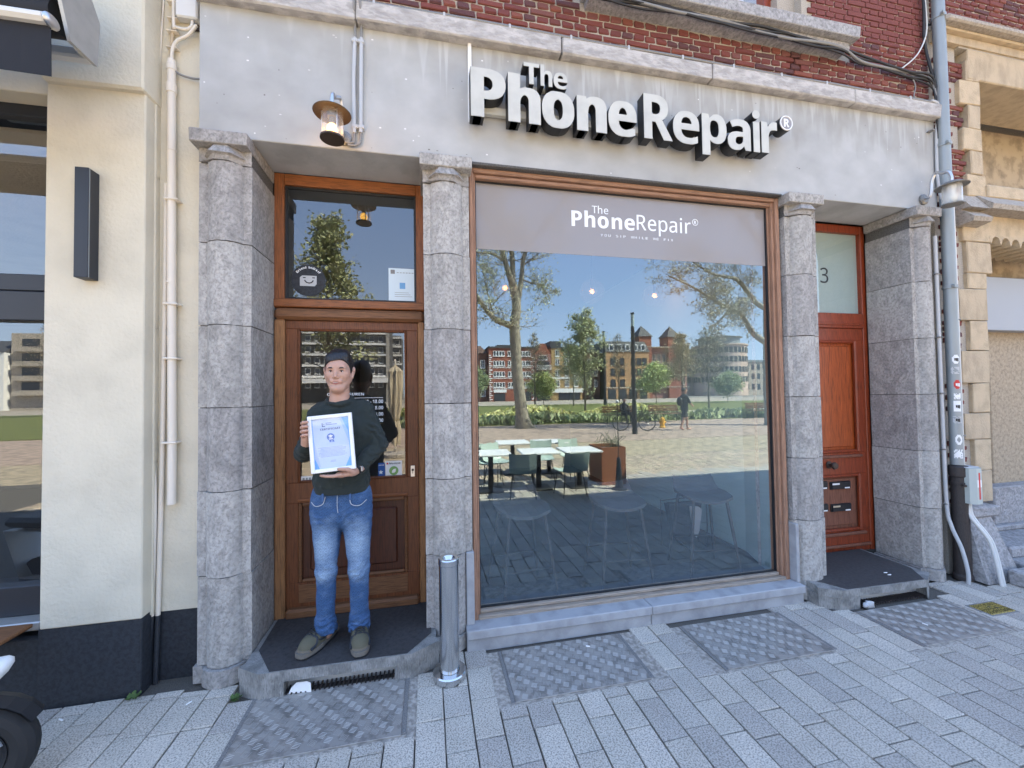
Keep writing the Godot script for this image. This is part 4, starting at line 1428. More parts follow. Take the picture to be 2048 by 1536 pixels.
func white_house() -> void:
	var h := thing("white_house", "cream rendered house with dark plinth and large dark-framed windows on the left", "building")
	obj("pillar", boxed(V(-2.02, 0.41, -0.35), V(-1.556, 3.36, 0.02), 0.006), M.render, h)
	obj("upper_pillar", jitter(boxed(V(-2.018, 3.352, -0.35), V(-1.545, 7.3, 0.062), 0.012), 0.004), M.render, h)
	obj("wall_strip", boxed(V(-1.60, 0.385, -0.4), V(-1.299, 7.3, -0.10), 0.0), M.render, h)
	obj("pillar_return", boxed(V(-1.60, 0.386, -0.11), V(-1.55, 7.3, -0.055), 0.008), M.render, h)
	obj("plinth", jitter(boxed(V(-2.03, -0.02, -0.35), V(-1.562, 0.409, 0.012), 0.004), 0.003), M.plinth, h)
	obj("plinth", boxed(V(-1.60, -0.02, -0.4), V(-1.30, 0.384, -0.107)), M.plinth, h)
	obj("plinth", boxed(V(-9.0, -0.02, -0.35), V(-2.03, 0.36, 0.006), 0.004), M.plinth, h)
	obj("lintel", boxed(V(-9.0, 3.31, -0.35), V(-2.02, 3.43, -0.012), 0.004), M.render, h)
	obj("upper_wall", boxed(V(-9.0, 3.43, -0.4), V(-2.02, 7.3, -0.02)), M.render, h)
	obj("house_core", boxed(V(-9.0, 3.3, -9.0), V(-1.43, 7.3, -0.4)), M.render, h)
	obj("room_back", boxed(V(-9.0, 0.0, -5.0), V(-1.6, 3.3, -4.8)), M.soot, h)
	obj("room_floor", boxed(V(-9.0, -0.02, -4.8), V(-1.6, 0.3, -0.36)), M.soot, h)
	obj("window_sill", boxed(V(-9.0, 0.39, -0.3), V(-2.045, 0.437, -0.02), 0.006), M.aluminium, h)
	var w := Node3D.new()
	w.name = "window"
	h.add_child(w)
	var s := Shape.new()
	s.box(V(-9.0, 2.24, -0.26), V(-2.02, 2.335, -0.115), 0.005)
	s.box(V(-9.0, 2.07, -0.26), V(-2.02, 2.235, -0.10), 0.005)
	s.box(V(-9.0, 0.437, -0.26), V(-2.02, 0.60, -0.11), 0.005)
	s.box(V(-9.0, 3.24, -0.26), V(-2.02, 3.312, -0.12), 0.005)
	s.box(V(-2.05, 0.60, -0.26), V(-2.021, 3.24, -0.125), 0.004)
	s.box(V(-4.4, 0.60, -0.26), V(-4.3, 3.24, -0.125), 0.004)
	obj("frame", s, M.anthracite, w)
	obj("pane", sheet(-9.0, -2.05, 0.60, 2.07, -0.15), M.bay_glass, w)
	obj("pane", sheet(-9.0, -2.05, 2.335, 3.24, -0.15), M.bay_glass, w)
	obj("ledge_board", jitter(boxed(V(-2.5, 0.425, 0.005), V(-2.055, 0.445, 0.26), 0.004), 0.003), M.wood_worn_h, h)
	# awning: cassette with grey cheeks, arms, front bar and dark valance
	var a := thing("awning", "retracted dark awning with grey end cheek over the left window", "awning")
	s = Shape.new()
	s.prism(PackedVector2Array([Vector2(-0.25, 3.535), Vector2(-0.265, 3.305), Vector2(-0.42, 3.30), Vector2(-0.475, 3.46), Vector2(-0.475, 3.72), Vector2(-0.38, 3.72)]), -1.635, -1.62, Transform3D(Basis(V(0, 0, -1), V(0, 1, 0), V(1, 0, 0)), Vector3.ZERO))
	obj("end_cheek", s, M.aluminium, a)
	obj("cassette", boxed(V(-6.0, 3.50, 0.27), V(-1.64, 3.74, 0.46), 0.03), M.anthracite, a)
	obj("fabric_roll", piped([V(-6.0, 3.44, 0.36), V(-1.70, 3.44, 0.36)], 0.075, 14), M.soot, a)
	obj("front_bar", boxed(V(-6.0, 3.30, 0.46), V(-1.64, 3.345, 0.53), 0.014), M.pvc_white, a)
	s = Shape.new()
	s.ball(V(-1.64, 3.322, 0.495), V(0.018, 0.03, 0.04), 12, 8)
	obj("bar_cap", s, M.steel_rough, a)
	obj("arm", boxed(V(-2.6, 3.40, 0.13), V(-1.72, 3.455, 0.19), 0.01), M.pvc_white, a)
	s = Shape.new()
	s.tube([V(-1.77, 3.44, 0.16), V(-1.69, 3.38, 0.24), V(-1.65, 3.33, 0.34)], [0.022, 0.02, 0.016], 8)
	obj("arm_joint", s, M.aluminium, a)
	s = Shape.new()
	for k in 40:
		var x0 := -6.0 + k * 0.109
		var x1 := x0 + 0.109
		var f := func(x: float) -> float: return 0.494 + 0.006 * sin(x * 9.0)
		s.quad(V(x0, 3.075, f.call(x0)), V(x1, 3.075, f.call(x1)), V(x1, 3.30, 0.495), V(x0, 3.30, 0.495))
		s.quad(V(x1, 3.075, f.call(x1) - 0.002), V(x0, 3.075, f.call(x0) - 0.002), V(x0, 3.30, 0.493), V(x1, 3.30, 0.493))
	obj("valance", s, mat("awning_cloth", lin(0.012, 0.014, 0.02), 0.9), a)
	# black up-and-down lamp
	var l := thing("black_wall_lamp", "slim black box lamp on the cream pillar", "wall lamp")
	obj("lamp_body", boxed(V(-1.835, 2.275, 0.02), V(-1.772, 2.87, 0.095), 0.002), M.anthracite, l)
	obj("edge_strip", boxed(V(-1.7735, 2.277, 0.085), V(-1.7705, 2.868, 0.090)), M.zinc, l)
	# pipes and wires in the corner strip
	var p := thing("thick_cream_pipe", "thickest cream conduit with cable ties beside the grey shop front", "pipe")
	obj("pipe", piped([V(-1.478, 3.64, -0.068), V(-1.472, 2.6, -0.068), V(-1.466, 1.7, -0.068), V(-1.462, 1.3, -0.066), V(-1.462, 1.01, -0.064)], 0.0215, 12), M.pvc, p)
	var s2 := Shape.new()
	s2.lathe([Vector2(0.0215, 0), Vector2(0.026, 0.002), Vector2(0.026, 0.055), Vector2(0.0215, 0.06)], V(-1.478, 3.44, -0.068), 14)
	s2.lathe([Vector2(0.0215, 0), Vector2(0.025, 0.002), Vector2(0.025, 0.035), Vector2(0.015, 0.07)], V(-1.478, 3.575, -0.068), 14)
	for y in [3.09, 2.30]:
		s2.lathe([Vector2(0.0215, 0), Vector2(0.0235, 0.001), Vector2(0.0235, 0.012), Vector2(0.0215, 0.013)], V(-1.474, y, -0.068), 14)
	obj("coupling", s2, M.pvc, p)
	for y in [2.79, 2.17, 1.85, 1.36]:
		obj("pipe_clip", boxed(V(-1.505, y, -0.105), V(-1.43, y + 0.012, -0.04), 0.004), M.pvc, p)
	p = thing("middle_cream_pipe", "middle cream conduit running down behind the thick one", "pipe")
	obj("pipe", piped([V(-1.51, 2.9, -0.085), V(-1.512, 2.3, -0.085), V(-1.52, 1.5, -0.085), V(-1.526, 1.0, -0.084), V(-1.536, 0.375, -0.082)], 0.0125, 10), M.pvc, p)
	obj("painted_foot", piped([V(-1.536, 0.375, -0.082), V(-1.545, -0.01, -0.08)], 0.0125, 10), M.plinth, p)
	p = thing("bowed_cream_pipe", "bowed cream conduit nearest the cream pillar", "pipe")
	obj("pipe", piped([V(-1.57, 2.955, -0.08), V(-1.575, 2.4, -0.08), V(-1.579, 1.75, -0.08), V(-1.573, 1.4, -0.08), V(-1.556, 1.0, -0.08), V(-1.566, 0.375, -0.08)], 0.0135, 10), M.pvc, p)
	obj("painted_foot", piped([V(-1.566, 0.375, -0.08), V(-1.59, -0.01, -0.075)], 0.0135, 10), M.plinth, p)
	obj("wire", piped([V(-1.525, 4.3, -0.09), V(-1.535, 4.0, -0.09), V(-1.548, 3.7, -0.09), V(-1.553, 3.4, -0.09), V(-1.568, 2.95, -0.085)], 0.005, 6), M.pvc, p)
	for y in [2.92, 2.03, 1.25]:
		obj("pipe_clip", boxed(V(-1.596, y, -0.1), V(-1.55, y + 0.01, -0.06), 0.003), M.pvc, p)
	var j := thing("junction_box", "white junction box with dangling cables at the top of the cream corner", "junction box")
	obj("box", boxed(V(-1.452, 3.90, -0.10), V(-1.335, 4.03, -0.045), 0.008), M.pvc_white, j)
	obj("cable", piped([V(-1.372, 3.905, -0.07), V(-1.37, 3.86, -0.06), V(-1.40, 3.835, -0.06), V(-1.45, 3.84, -0.06), V(-1.47, 3.88, -0.07), V(-1.475, 4.3, -0.08)], 0.009, 8), M.pvc, j)
	obj("cable", piped([V(-1.345, 3.87, -0.06), V(-1.39, 3.80, -0.06), V(-1.45, 3.76, -0.065), V(-1.475, 3.70, -0.068), V(-1.478, 3.62, -0.068)], 0.009, 8), M.pvc, j)
	obj("cable", piped([V(-1.47, 4.3, -0.085), V(-1.475, 3.95, -0.085), V(-1.485, 3.75, -0.08), V(-1.48, 3.62, -0.068)], 0.009, 8), M.sandstone, j)
	obj("cable", piped([V(-1.476, 3.62, -0.06), V(-1.45, 3.57, -0.07), V(-1.38, 3.555, -0.08), V(-1.305, 3.545, -0.06)], 0.006, 6), M.cable_grey, j)
	for y in [4.0, 3.9, 3.82, 3.72]:
		obj("cable_tie", boxed(V(-1.51, y, -0.1), V(-1.45, y + 0.006, -0.065), 0.002), M.pvc, j)
	s = Shape.new()
	s.box(V(-1.395, 3.86, -0.1), V(-1.34, 3.90, -0.085), 0.006)
	obj("box_stub", s, M.bronze, j)


func sandstone_house() -> void:
	var h := thing("sandstone_house", "old brick and yellow sandstone house with deep openings on the right", "building")
	var wall := Node3D.new()
	wall.name = "brick_wall"
	h.add_child(wall)
	obj("mortar_bed", boxed(V(4.42, 0.0, -0.45), V(4.74, 4.9, -0.034)), M.mortar, wall)
	obj("mortar_bed", boxed(V(4.42, 4.86, -0.45), V(26.0, 7.35, -0.034)), M.mortar, wall)
	var narrow := func(y: float) -> float:
		for e in [[4.41, 4.86, 4.83], [4.19, 4.41, 4.723], [3.97, 4.19, 4.82], [3.766, 3.97, 4.745], [3.55, 3.766, 4.825], [3.34, 3.55, 4.773], [2.93, 3.34, 4.695], [2.50, 2.93, 4.73], [2.216, 2.50, 4.615], [1.945, 2.216, 4.73], [1.655, 1.945, 4.615], [1.392, 1.655, 4.73], [1.157, 1.392, 4.615], [0.6, 1.157, 4.725]]:
			if y >= e[0] and y < e[1]:
				return e[2]
		return 4.6
	masonry(wall, "bricks_beyond", 4.46, 4.83, 0.6, 4.60, -0.03, func(a, b, y): return b <= narrow.call(y) + 0.004, 9)
	masonry(wall, "bricks_above", 4.46, 6.6, 4.90, 5.6, -0.03, func(a, b, y): return true, 12, 140)
	# dressed stones of the jamb
	var n := 0
	for e in [[4.41, 4.60, 4.815, 4.975], [4.19, 4.41, 4.728, 4.975], [3.97, 4.19, 4.825, 4.975], [3.766, 3.97, 4.75, 4.978], [3.55, 3.766, 4.83, 4.98], [3.345, 3.55, 4.778, 5.01], [3.18, 3.345, 4.70, 5.01],
			[2.93, 3.18, 4.70, 5.03], [2.645, 2.93, 4.735, 5.03], [2.50, 2.645, 4.735, 4.965], [2.216, 2.50, 4.62, 4.955], [1.945, 2.216, 4.735, 4.95], [1.655, 1.945, 4.62, 4.945], [1.392, 1.655, 4.735, 4.935], [1.157, 1.392, 4.62, 4.93], [0.88, 1.157, 4.73, 4.925], [0.6, 0.88, 4.66, 4.92]]:
		n += 1
		obj("jamb_stone", jitter(boxed(V(e[2], e[0] + 0.002, -0.45), V(e[3], e[1] - 0.002, 0.0), 0.006), 0.004, n), [M.sandstone, M.sandstone_b][n % 2], h)
	obj("lintel_stone", jitter(boxed(V(4.835, 4.43, -0.45), V(8.0, 4.70, 0.002), 0.006), 0.004, 3), M.sandstone_b, h)
	obj("lintel_stone", jitter(boxed(V(4.74, 4.70, -0.45), V(8.0, 4.72, 0.0), 0.002), 0.002, 3), M.mortar, h)
	var s := Shape.new()
	for k in 16:
		s.box(V(4.76 + k * 0.094, 4.655 + 0.0, -0.03), V(4.843 + k * 0.094, 4.70, 0.006), 0.004)
	obj("frieze_stone", jitter(boxed(V(4.44, 4.715, -0.45), V(8.0, 4.79, 0.012), 0.005), 0.004, 7), M.sandstone_b, h)
	obj("cornice", jitter(boxed(V(4.44, 4.79, -0.45), V(8.0, 4.815, 0.055), 0.006), 0.005, 8), M.sandstone, h)
	obj("cornice", jitter(boxed(V(4.44, 4.815, -0.45), V(8.0, 4.875, 0.115), 0.02), 0.006, 9), M.sandstone_grey, h)
	# the upper opening: deep, with a boarded back
	obj("upper_recess", boxed(V(4.95, 3.3, -0.95), V(8.0, 4.5, -0.6)), mat("recess_brown", lin(0.46, 0.37, 0.26), 0.9, "patch", V(1, 1, 1)), h)
	obj("recess_side", boxed(V(4.74, 3.3, -0.9), V(4.985, 4.5, -0.44)), M.sandstone_grey, h)
	obj("recess_post", boxed(V(5.13, 3.35, -0.62), V(5.22, 4.45, -0.52), 0.01), M.sandstone_grey, h)
	obj("window_sill", jitter(boxed(V(4.99, 3.345, -0.45), V(8.0, 3.455, 0.02), 0.008), 0.004, 2), M.sandstone, h)
	s = Shape.new()
	s.prism(PackedVector2Array([Vector2(0.0, 3.19), Vector2(-0.11, 3.19), Vector2(-0.12, 3.225), Vector2(-0.01, 3.345), Vector2(0.3, 3.345), Vector2(0.3, 3.19)]), 4.86, 8.0, Transform3D(Basis(V(0, 0, -1), V(0, 1, 0), V(1, 0, 0)), Vector3.ZERO))
	obj("drip_stone", jitter(s, 0.004, 4), M.sandstone_grey, h)
	s = Shape.new()
	s.prism(PackedVector2Array([Vector2(0.0, 3.055), Vector2(-0.10, 3.07), Vector2(-0.115, 3.10), Vector2(-0.02, 3.20), Vector2(-0.10, 3.19), Vector2(-0.005, 3.335), Vector2(0.3, 3.335), Vector2(0.3, 3.055)]), 4.64, 4.858, Transform3D(Basis(V(0, 0, -1), V(0, 1, 0), V(1, 0, 0)), Vector3.ZERO))
	obj("drip_return", jitter(s, 0.005, 5), M.sandstone_grey, h)
	# arch stone with a scalloped edge over the passage
	var sc := PackedVector2Array([Vector2(4.965, 2.646), Vector2(4.965, 2.70), Vector2(4.99, 2.72), Vector2(4.96, 2.75), Vector2(4.985, 2.80), Vector2(5.03, 2.85), Vector2(5.01, 2.885), Vector2(5.04, 2.92)])
	for k in 12:
		var x := 5.05 + k * 0.125
		for j in 7:
			var a := PI - PI * j / 6.0
			sc.append(Vector2(x + 0.0575 + 0.05 * cos(a), 2.935 - 0.006 * k + 0.065 * sin(a)))
	sc.append(Vector2(6.6, 2.86))
	sc.append(Vector2(6.6, 3.19))
	sc.append(Vector2(5.031, 3.19))
	sc.append(Vector2(5.031, 2.935))
	sc.append(Vector2(4.966, 2.933))
	s = Shape.new()
	s.prism(PackedVector2Array([Vector2(5.03, 2.99), Vector2(6.6, 2.93), Vector2(6.6, 3.19), Vector2(5.03, 3.19)]), -0.30, -0.02)
	for k in 12:
		var x := 5.035 + k * 0.125
		var lobe := PackedVector2Array([Vector2(x - 0.012, 3.0)])
		lobe.append(Vector2(x - 0.012, 2.945 - 0.006 * k))
		lobe.append(Vector2(x, 2.925 - 0.006 * k))
		lobe.append(Vector2(x + 0.012, 2.945 - 0.006 * k))
		for j in 6:
			var a := PI - PI * j / 5.0
			lobe.append(Vector2(x + 0.0625 + 0.05 * cos(a), 2.945 - 0.006 * k + 0.05 * sin(a)))
		lobe.append(Vector2(x + 0.113, 3.0))
		s.prism(lobe, -0.30, 0.0 - 0.0005 * (k % 2))
	obj("scalloped_arch", s, M.sandstone, h)
	s = Shape.new()
	for e in [[2.70, 0.028], [2.78, 0.03], [2.86, 0.026]]:
		s.tube([V(4.975, e[0], -0.3), V(4.975, e[0], -0.01)], [e[1]], 12)
	obj("cusped_jamb", s, M.sandstone_b, h)
	obj("arch_back", boxed(V(4.9, 2.6, -0.9), V(8.0, 3.3, -0.5)), M.recess_brown, h)
	obj("metal_fascia", boxed(V(4.93, 2.19, -0.42), V(8.0, 2.735, -0.30), 0.006), mat("fascia_grey", lin(0.33, 0.345, 0.37), 0.5), h)
	obj("passage_jamb", jitter(boxed(V(4.88, 0.0, -1.2), V(5.02, 2.6, -0.44), 0.01), 0.004, 6), M.sandstone_grey, h)
	obj("passage_pier", jitter(boxed(V(5.72, 0.25, -0.9), V(8.0, 2.6, -0.42), 0.01), 0.006, 8), mat("pier_brown", lin(0.46, 0.37, 0.26), 0.9, "stone", V(1, 1, 1), "stone_h", 0.4), h)
	obj("passage_back", boxed(V(4.9, 0.0, -1.4), V(8.0, 2.6, -1.2)), mat("passage_grey", lin(0.42, 0.41, 0.39), 0.9, "patch", V(1, 1, 1)), h)
	# foot of the wall
	s = Shape.new()
	var a0 := [V(4.47, 0.0, 0.19), V(4.86, 0.0, 0.19), V(4.74, 0.51, 0.07), V(4.47, 0.51, 0.07)]
	var back := V(0, 0, 0)
	s.quad(a0[0], a0[1], a0[2], a0[3])
	s.quad(a0[1], V(5.0, 0, -0.4), V(4.9, 0.51, -0.4), a0[2])
	s.quad(V(4.47, 0, -0.4), a0[0], a0[3], V(4.47, 0.51, -0.4))
	s.quad(a0[3], a0[2], V(4.9, 0.51, -0.4), V(4.47, 0.51, -0.4))
	obj("flared_base", jitter(s, 0.004, 3), M.greystone, h)
	obj("plinth_slab", jitter(boxed(V(4.45, 0.505, -0.4), V(4.83, 0.60, 0.095), 0.014), 0.006, 5), M.greystone, h)
	obj("passage_plinth", jitter(boxed(V(5.5, 0.25, -0.6), V(8.0, 0.62, -0.30), 0.012), 0.006, 5), M.greystone, h)
	obj("house_core", boxed(V(4.46, 4.6, -9.0), V(26.0, 7.35, -0.45)), M.mortar, h)
	obj("house_side", boxed(V(8.0, 0.0, -9.0), V(26.0, 4.9, -0.03)), M.sandstone_b, h)
	obj("roof_parapet", boxed(V(10.3, 7.35, -9.0), V(26.0, 9.1, 0.0)), M.mortar, h)
	for k in 3:
		var e := [[4.95, 6.5, 0.0, 0.11, 0.34], [5.0, 6.5, 0.11, 0.20, 0.06], [4.95, 6.5, 0.20, 0.26, -0.25]]
		obj("entrance_step", jitter(boxed(V(e[k][0], e[k][2], -1.2), V(e[k][1], e[k][3], e[k][4]), 0.012), 0.006, k), M.greystone, h)
	obj("entrance_step", jitter(boxed(V(4.66, 0.0, 0.2), V(6.5, 0.115, 0.46), 0.012), 0.006, 9), M.greystone, h)
	# things fixed in the corner between the houses
	var d := thing("drainpipe", "grey zinc drainpipe with stickers and dark cast iron foot between the houses", "drainpipe")
	obj("zinc_pipe", piped([V(4.432, 5.6, 0.045), V(4.432, 3.5, 0.045), V(4.43, 0.96, 0.045)], 0.043, 20), M.zinc, d)
	s = Shape.new()
	for y in [4.86, 3.72, 2.47]:
		s = Shape.new()
		s.lathe([Vector2(0.045, 0), Vector2(0.0495, 0.003), Vector2(0.0495, 0.03), Vector2(0.045, 0.033)], V(4.432, y, 0.045), 20)
		s.box(V(4.39, y + 0.004, 0.08), V(4.41, y + 0.03, 0.104), 0.003)
		obj("pipe_bracket", s, M.zinc, d)
	s = Shape.new()
	s.lathe([Vector2(0.055, 0.0), Vector2(0.054, 0.86), Vector2(0.064, 0.87), Vector2(0.064, 0.945), Vector2(0.055, 0.955), Vector2(0.0, 0.955)], V(4.42, 0.0, 0.06), 24)
	s.lathe([Vector2(0.064, 0.0), Vector2(0.064, 0.03), Vector2(0.055, 0.05)], V(4.42, 0.0, 0.06), 24)
	obj("cast_iron_foot", s, M.cast_iron, d)
	s = Shape.new()
	s.lathe([Vector2(0.055, 0), Vector2(0.060, 0.002), Vector2(0.060, 0.018), Vector2(0.055, 0.02)], V(4.42, 0.80, 0.06), 24)
	s.tube([V(4.375, 0.80, 0.112), V(4.362, 0.80, 0.132)], [0.012], 8)
	obj("clamp", s, M.cast_iron, d)
	stickers(d)
	s = Shape.new()
	p_pipe("thin_white_pipe", "thin white pipe to the right of the zinc drainpipe", [V(4.497, 3.33, 0.05), V(4.497, 2.4, 0.05), V(4.49, 0.93, 0.05)], 0.0115, M.pvc_white, [2.2, 1.2, 3.2])
	p_pipe("left_grey_pipe", "thin grey pipe bent outwards at its foot left of the drainpipe", [V(4.335, 2.94, 0.015), V(4.335, 1.6, 0.015), V(4.333, 0.66, 0.02), V(4.335, 0.45, 0.045), V(4.345, 0.28, 0.10), V(4.345, 0.1, 0.135), V(4.345, -0.01, 0.135)], 0.014, M.pvc_grey, [2.6, 2.05, 1.565, 1.085, 0.62])
	p_pipe("beam_end_conduit", "white conduit curving down the end of the grey beam", [V(4.33, 4.13, 0.03), V(4.39, 4.10, 0.04), V(4.408, 4.0, 0.03), V(4.395, 3.85, 0.02), V(4.385, 3.5, 0.02), V(4.395, 3.3, 0.03), V(4.41, 3.24, 0.04), V(4.40, 3.19, 0.04)], 0.012, M.pvc_grey, [3.86])
	var g := thing("gas_box", "grey meter box with red marking tape on the sandstone wall", "meter box")
	s = Shape.new()
	s.prism(PackedVector2Array([Vector2(4.395, -0.03), Vector2(4.395, -0.14), Vector2(4.43, -0.168), Vector2(4.485, -0.168), Vector2(4.525, -0.14), Vector2(4.525, -0.03)]), 0.65, 0.945, Transform3D(UPRIGHT, Vector3.ZERO))
	obj("box_body", s, mat("meter_grey", lin(0.43, 0.47, 0.44), 0.55), g)
	obj("red_tape", boxed(V(4.450, 0.69, 0.1675), V(4.466, 0.91, 0.1690)), M.red, g)
	obj("white_tape", boxed(V(4.436, 0.79, 0.1672), V(4.481, 0.85, 0.1684)), M.paper, g)
	obj("box_lid", boxed(V(4.39, 0.944, 0.02), V(4.53, 0.952, 0.13), 0.003), M.pvc_grey, g)
	for k in 2:
		var dx := 0.026 * k
		obj("supply_pipe", piped([V(4.43 + dx, 0.66, 0.10), V(4.43 + dx, 0.56, 0.11), V(4.445 + dx, 0.50, 0.13), V(4.49 + dx, 0.40, 0.17), V(4.515 + dx, 0.32, 0.19), V(4.53 + dx, 0.18, 0.21), V(4.545 + dx, -0.01, 0.23)], 0.0125, 9), M.pvc_white, g)


func p_pipe(called: String, label: String, pts: Array, r: float, m: Material, clips: Array) -> void:
	var p := thing(called, label, "pipe")
	obj("pipe", piped(pts, r, 10), m, p)
	for y in clips:
		var x: float = pts[0].x
		var z: float = pts[0].z
		obj("pipe_clip", boxed(V(x - r - 0.006, y, z - 0.06), V(x + r + 0.006, y + 0.012, z + r + 0.004), 0.003), M.plate_frame, p)


func stickers(d: Node3D) -> void:
	# torn and whole stickers bent round the pipe; angle 0 looks along +z, positive to the right
	for e in [[1.86, 0.075, 0.15, 0.55, M.paper, 0], [1.765, 0.06, 0.0, 0.62, M.pvc_grey, 1], [1.645, 0.075, 0.2, 0.5, M.red, 2], [1.545, 0.05, 0.15, 0.5, M.paper, 3], [1.46, 0.09, 0.1, 0.55, M.paper, 4], [1.345, 0.06, 0.0, 0.62, M.pvc_grey, 5], [1.175, 0.085, 0.1, 0.5, M.paper, 6], [1.055, 0.075, 0.0, 0.65, M.paper, 7]]:
		var s := Shape.new()
		var c := V(4.431, e[0], 0.045)
		for i in 8:
			for j in 8:
				var u := (i + 0.5) / 8.0 * 2.0 - 1.0
				var w := (j + 0.5) / 8.0 * 2.0 - 1.0
				var round_one: bool = e[5] in [0, 2, 6]
				if round_one and u * u + w * w > 1.0:
					continue
				if e[5] in [1, 3, 5, 7] and hash(Vector3i(i, j, e[5])) % 10 < 3 and (absf(u) > 0.55 or absf(w) > 0.55):
					continue
				if e[5] in [1, 6] and u * u + w * w < 0.22:
					continue
				var q := []
				for k in [[i, j], [i + 1, j], [i + 1, j + 1], [i, j + 1]]:
					var a: float = e[2] + (k[0] / 8.0 * 2.0 - 1.0) * e[3] - 0.75
					q.append(c + V(sin(a) * 0.0440, (k[1] / 8.0 * 2.0 - 1.0) * e[1] * 0.5, cos(a) * 0.0440))
				s.quad(q[0], q[1], q[2], q[3])
		var o := obj("sticker", s, e[4], d)
		if e[5] in [0, 2, 4, 5]:
			var t := Shape.new()
			for k in 3:
				var a: float = e[2] - 0.9 + 0.22 * k
				t.box(V(-0.004, -0.012 - 0.004 * k, -0.0006), V(0.004, 0.010, 0.0006), 0.0, Transform3D(Basis(Vector3.UP, a), c + V(sin(a) * 0.0446, 0, cos(a) * 0.0446)))
			obj("sticker_print", t, M.black if e[5] != 2 else M.white, o)


# ---------------------------------------------------------------- ground

const PLATES := [[-0.912, -0.14, 0.20, 0.615], [0.435, 1.222, 0.11, 0.54], [1.695, 2.46, 0.13, 0.575], [3.045, 3.79, 0.262, 0.67]]


func ground() -> void:
	struct("ground", boxed(V(-500, -0.6, -400), V(500, -0.03, 500)), mat("earth", lin(0.30, 0.28, 0.245), 0.95, "mottle", V(0.2, 0.2, 0.2)))
	var pave := struct("pavement", boxed(V(-14, -0.5, -0.36), V(30, -0.013, 6.7)), M.bedding)
	var cand := []
	var x := -2.6
	while x < 9.0:
		var z := -0.22 + rng.randf() * 0.2
		while z < 4.42:
			var l: float = [0.205, 0.25, 0.25, 0.30][rng.randi() % 4]
			var a := z + 0.004
			var b := z + l - 0.004
			z += l
			var cx := x + 0.0665
			var lim := 0.055
			if cx < -1.3:
				lim = 0.03
			elif cx > -1.05 and cx < 0.06:
				lim = 0.20
			elif cx > 2.83 and cx < 3.93:
				lim = 0.205
			elif cx > 4.36:
				lim = 0.2
			for p in PLATES:
				if cx > p[0] - 0.045 and cx < p[1] + 0.05:
					lim = p[3] + 0.015
			if b < lim + 0.03:
				continue
			a = maxf(a, lim)
			cand.append([V(x + 0.0665, 0, (a + b) / 2), b - a])
		x += 0.1405
	var eye := V(0, 1.62, 2.632)
	cand.sort_custom(func(p, q): return (p[0] - eye).length() + (0.0 if in_view(p[0]) else 50.0) < (q[0] - eye).length() + (0.0 if in_view(q[0]) else 50.0))
	var shapes := []
	for k in 4:
		shapes.append(jitter(boxed(V(-0.0668, -0.05, -0.1218), V(0.0668, 0.0, 0.1218), 0.0025), 0.0016, 40 + k).mesh())
	var rest := []
	for k in cand.size():
		var at: Vector3 = cand[k][0] + V(rng.randf_range(-0.001, 0.001), rng.randf_range(-0.0018, 0.0018), 0)
		if k < 300:
			var o := MeshInstance3D.new()
			o.name = "paver"
			o.mesh = shapes[rng.randi() % 4]
			o.material_override = M["granite%d" % (rng.randi() % 5)]
			pave.add_child(o, true)
			o.position = at
			o.scale.z = cand[k][1] / 0.242
			o.rotation = V(rng.randf_range(-0.004, 0.004), 0, rng.randf_range(-0.006, 0.006))
		else:
			rest.append(Transform3D(Basis.from_scale(V(1, 1, cand[k][1] / 0.242)), at))
	strew(pave, "pavers_beyond", shapes[0], M.granite1, rest, lin(0.9, 0.9, 0.9), 0.12)
	rest = []
	x = -6.0
	var clinker := boxed(V(-0.048, -0.05, -0.098), V(0.048, 0.0, 0.098), 0.003).mesh()
	while x < 16.0:
		var z := 4.42 + rng.randf() * 0.1
		while z < 6.6:
			rest.append(Transform3D(Basis.IDENTITY, V(x, rng.randf_range(-0.003, 0.001), z)))
			z += 0.204
		x += 0.104
	strew(pave, "clinkers_beyond", clinker, mat("clinker", lin(0.56, 0.45, 0.33), 0.85, "grain", V(4, 4, 4)), rest, Color.WHITE, 0.25)
	struct("road", boxed(V(-120, -0.4, 6.7), V(160, -0.012, 9.6)), mat("road_grey", lin(0.50, 0.41, 0.28), 0.9, "mottle", V(0.5, 0.5, 0.5), "plaster_h", 0.2))
	struct("promenade", boxed(V(-120, -0.4, 9.6), V(160, -0.005, 17.4)), mat("promenade_red", lin(0.50, 0.375, 0.29), 0.9, "mottle", V(0.35, 0.35, 0.35), "plaster_h", 0.2))
	struct("lawn", boxed(V(-150, -0.4, 17.4), V(200, 0.02, 52)), mat("lawn_green", lin(0.17, 0.19, 0.04), 0.95, "grain", V(0.7, 0.7, 0.7)))
	struct("garden_path", boxed(V(12, -0.3, 21.5), V(200, 0.03, 27)), mat("path_sand", lin(0.60, 0.52, 0.40), 0.95, "mottle", V(0.3, 0.3, 0.3)))
	struct("far_road", boxed(V(-300, -0.4, 52), V(300, -0.01, 84)), mat("far_pale", lin(0.48, 0.42, 0.34), 0.95, "mottle", V(0.1, 0.1, 0.1)))


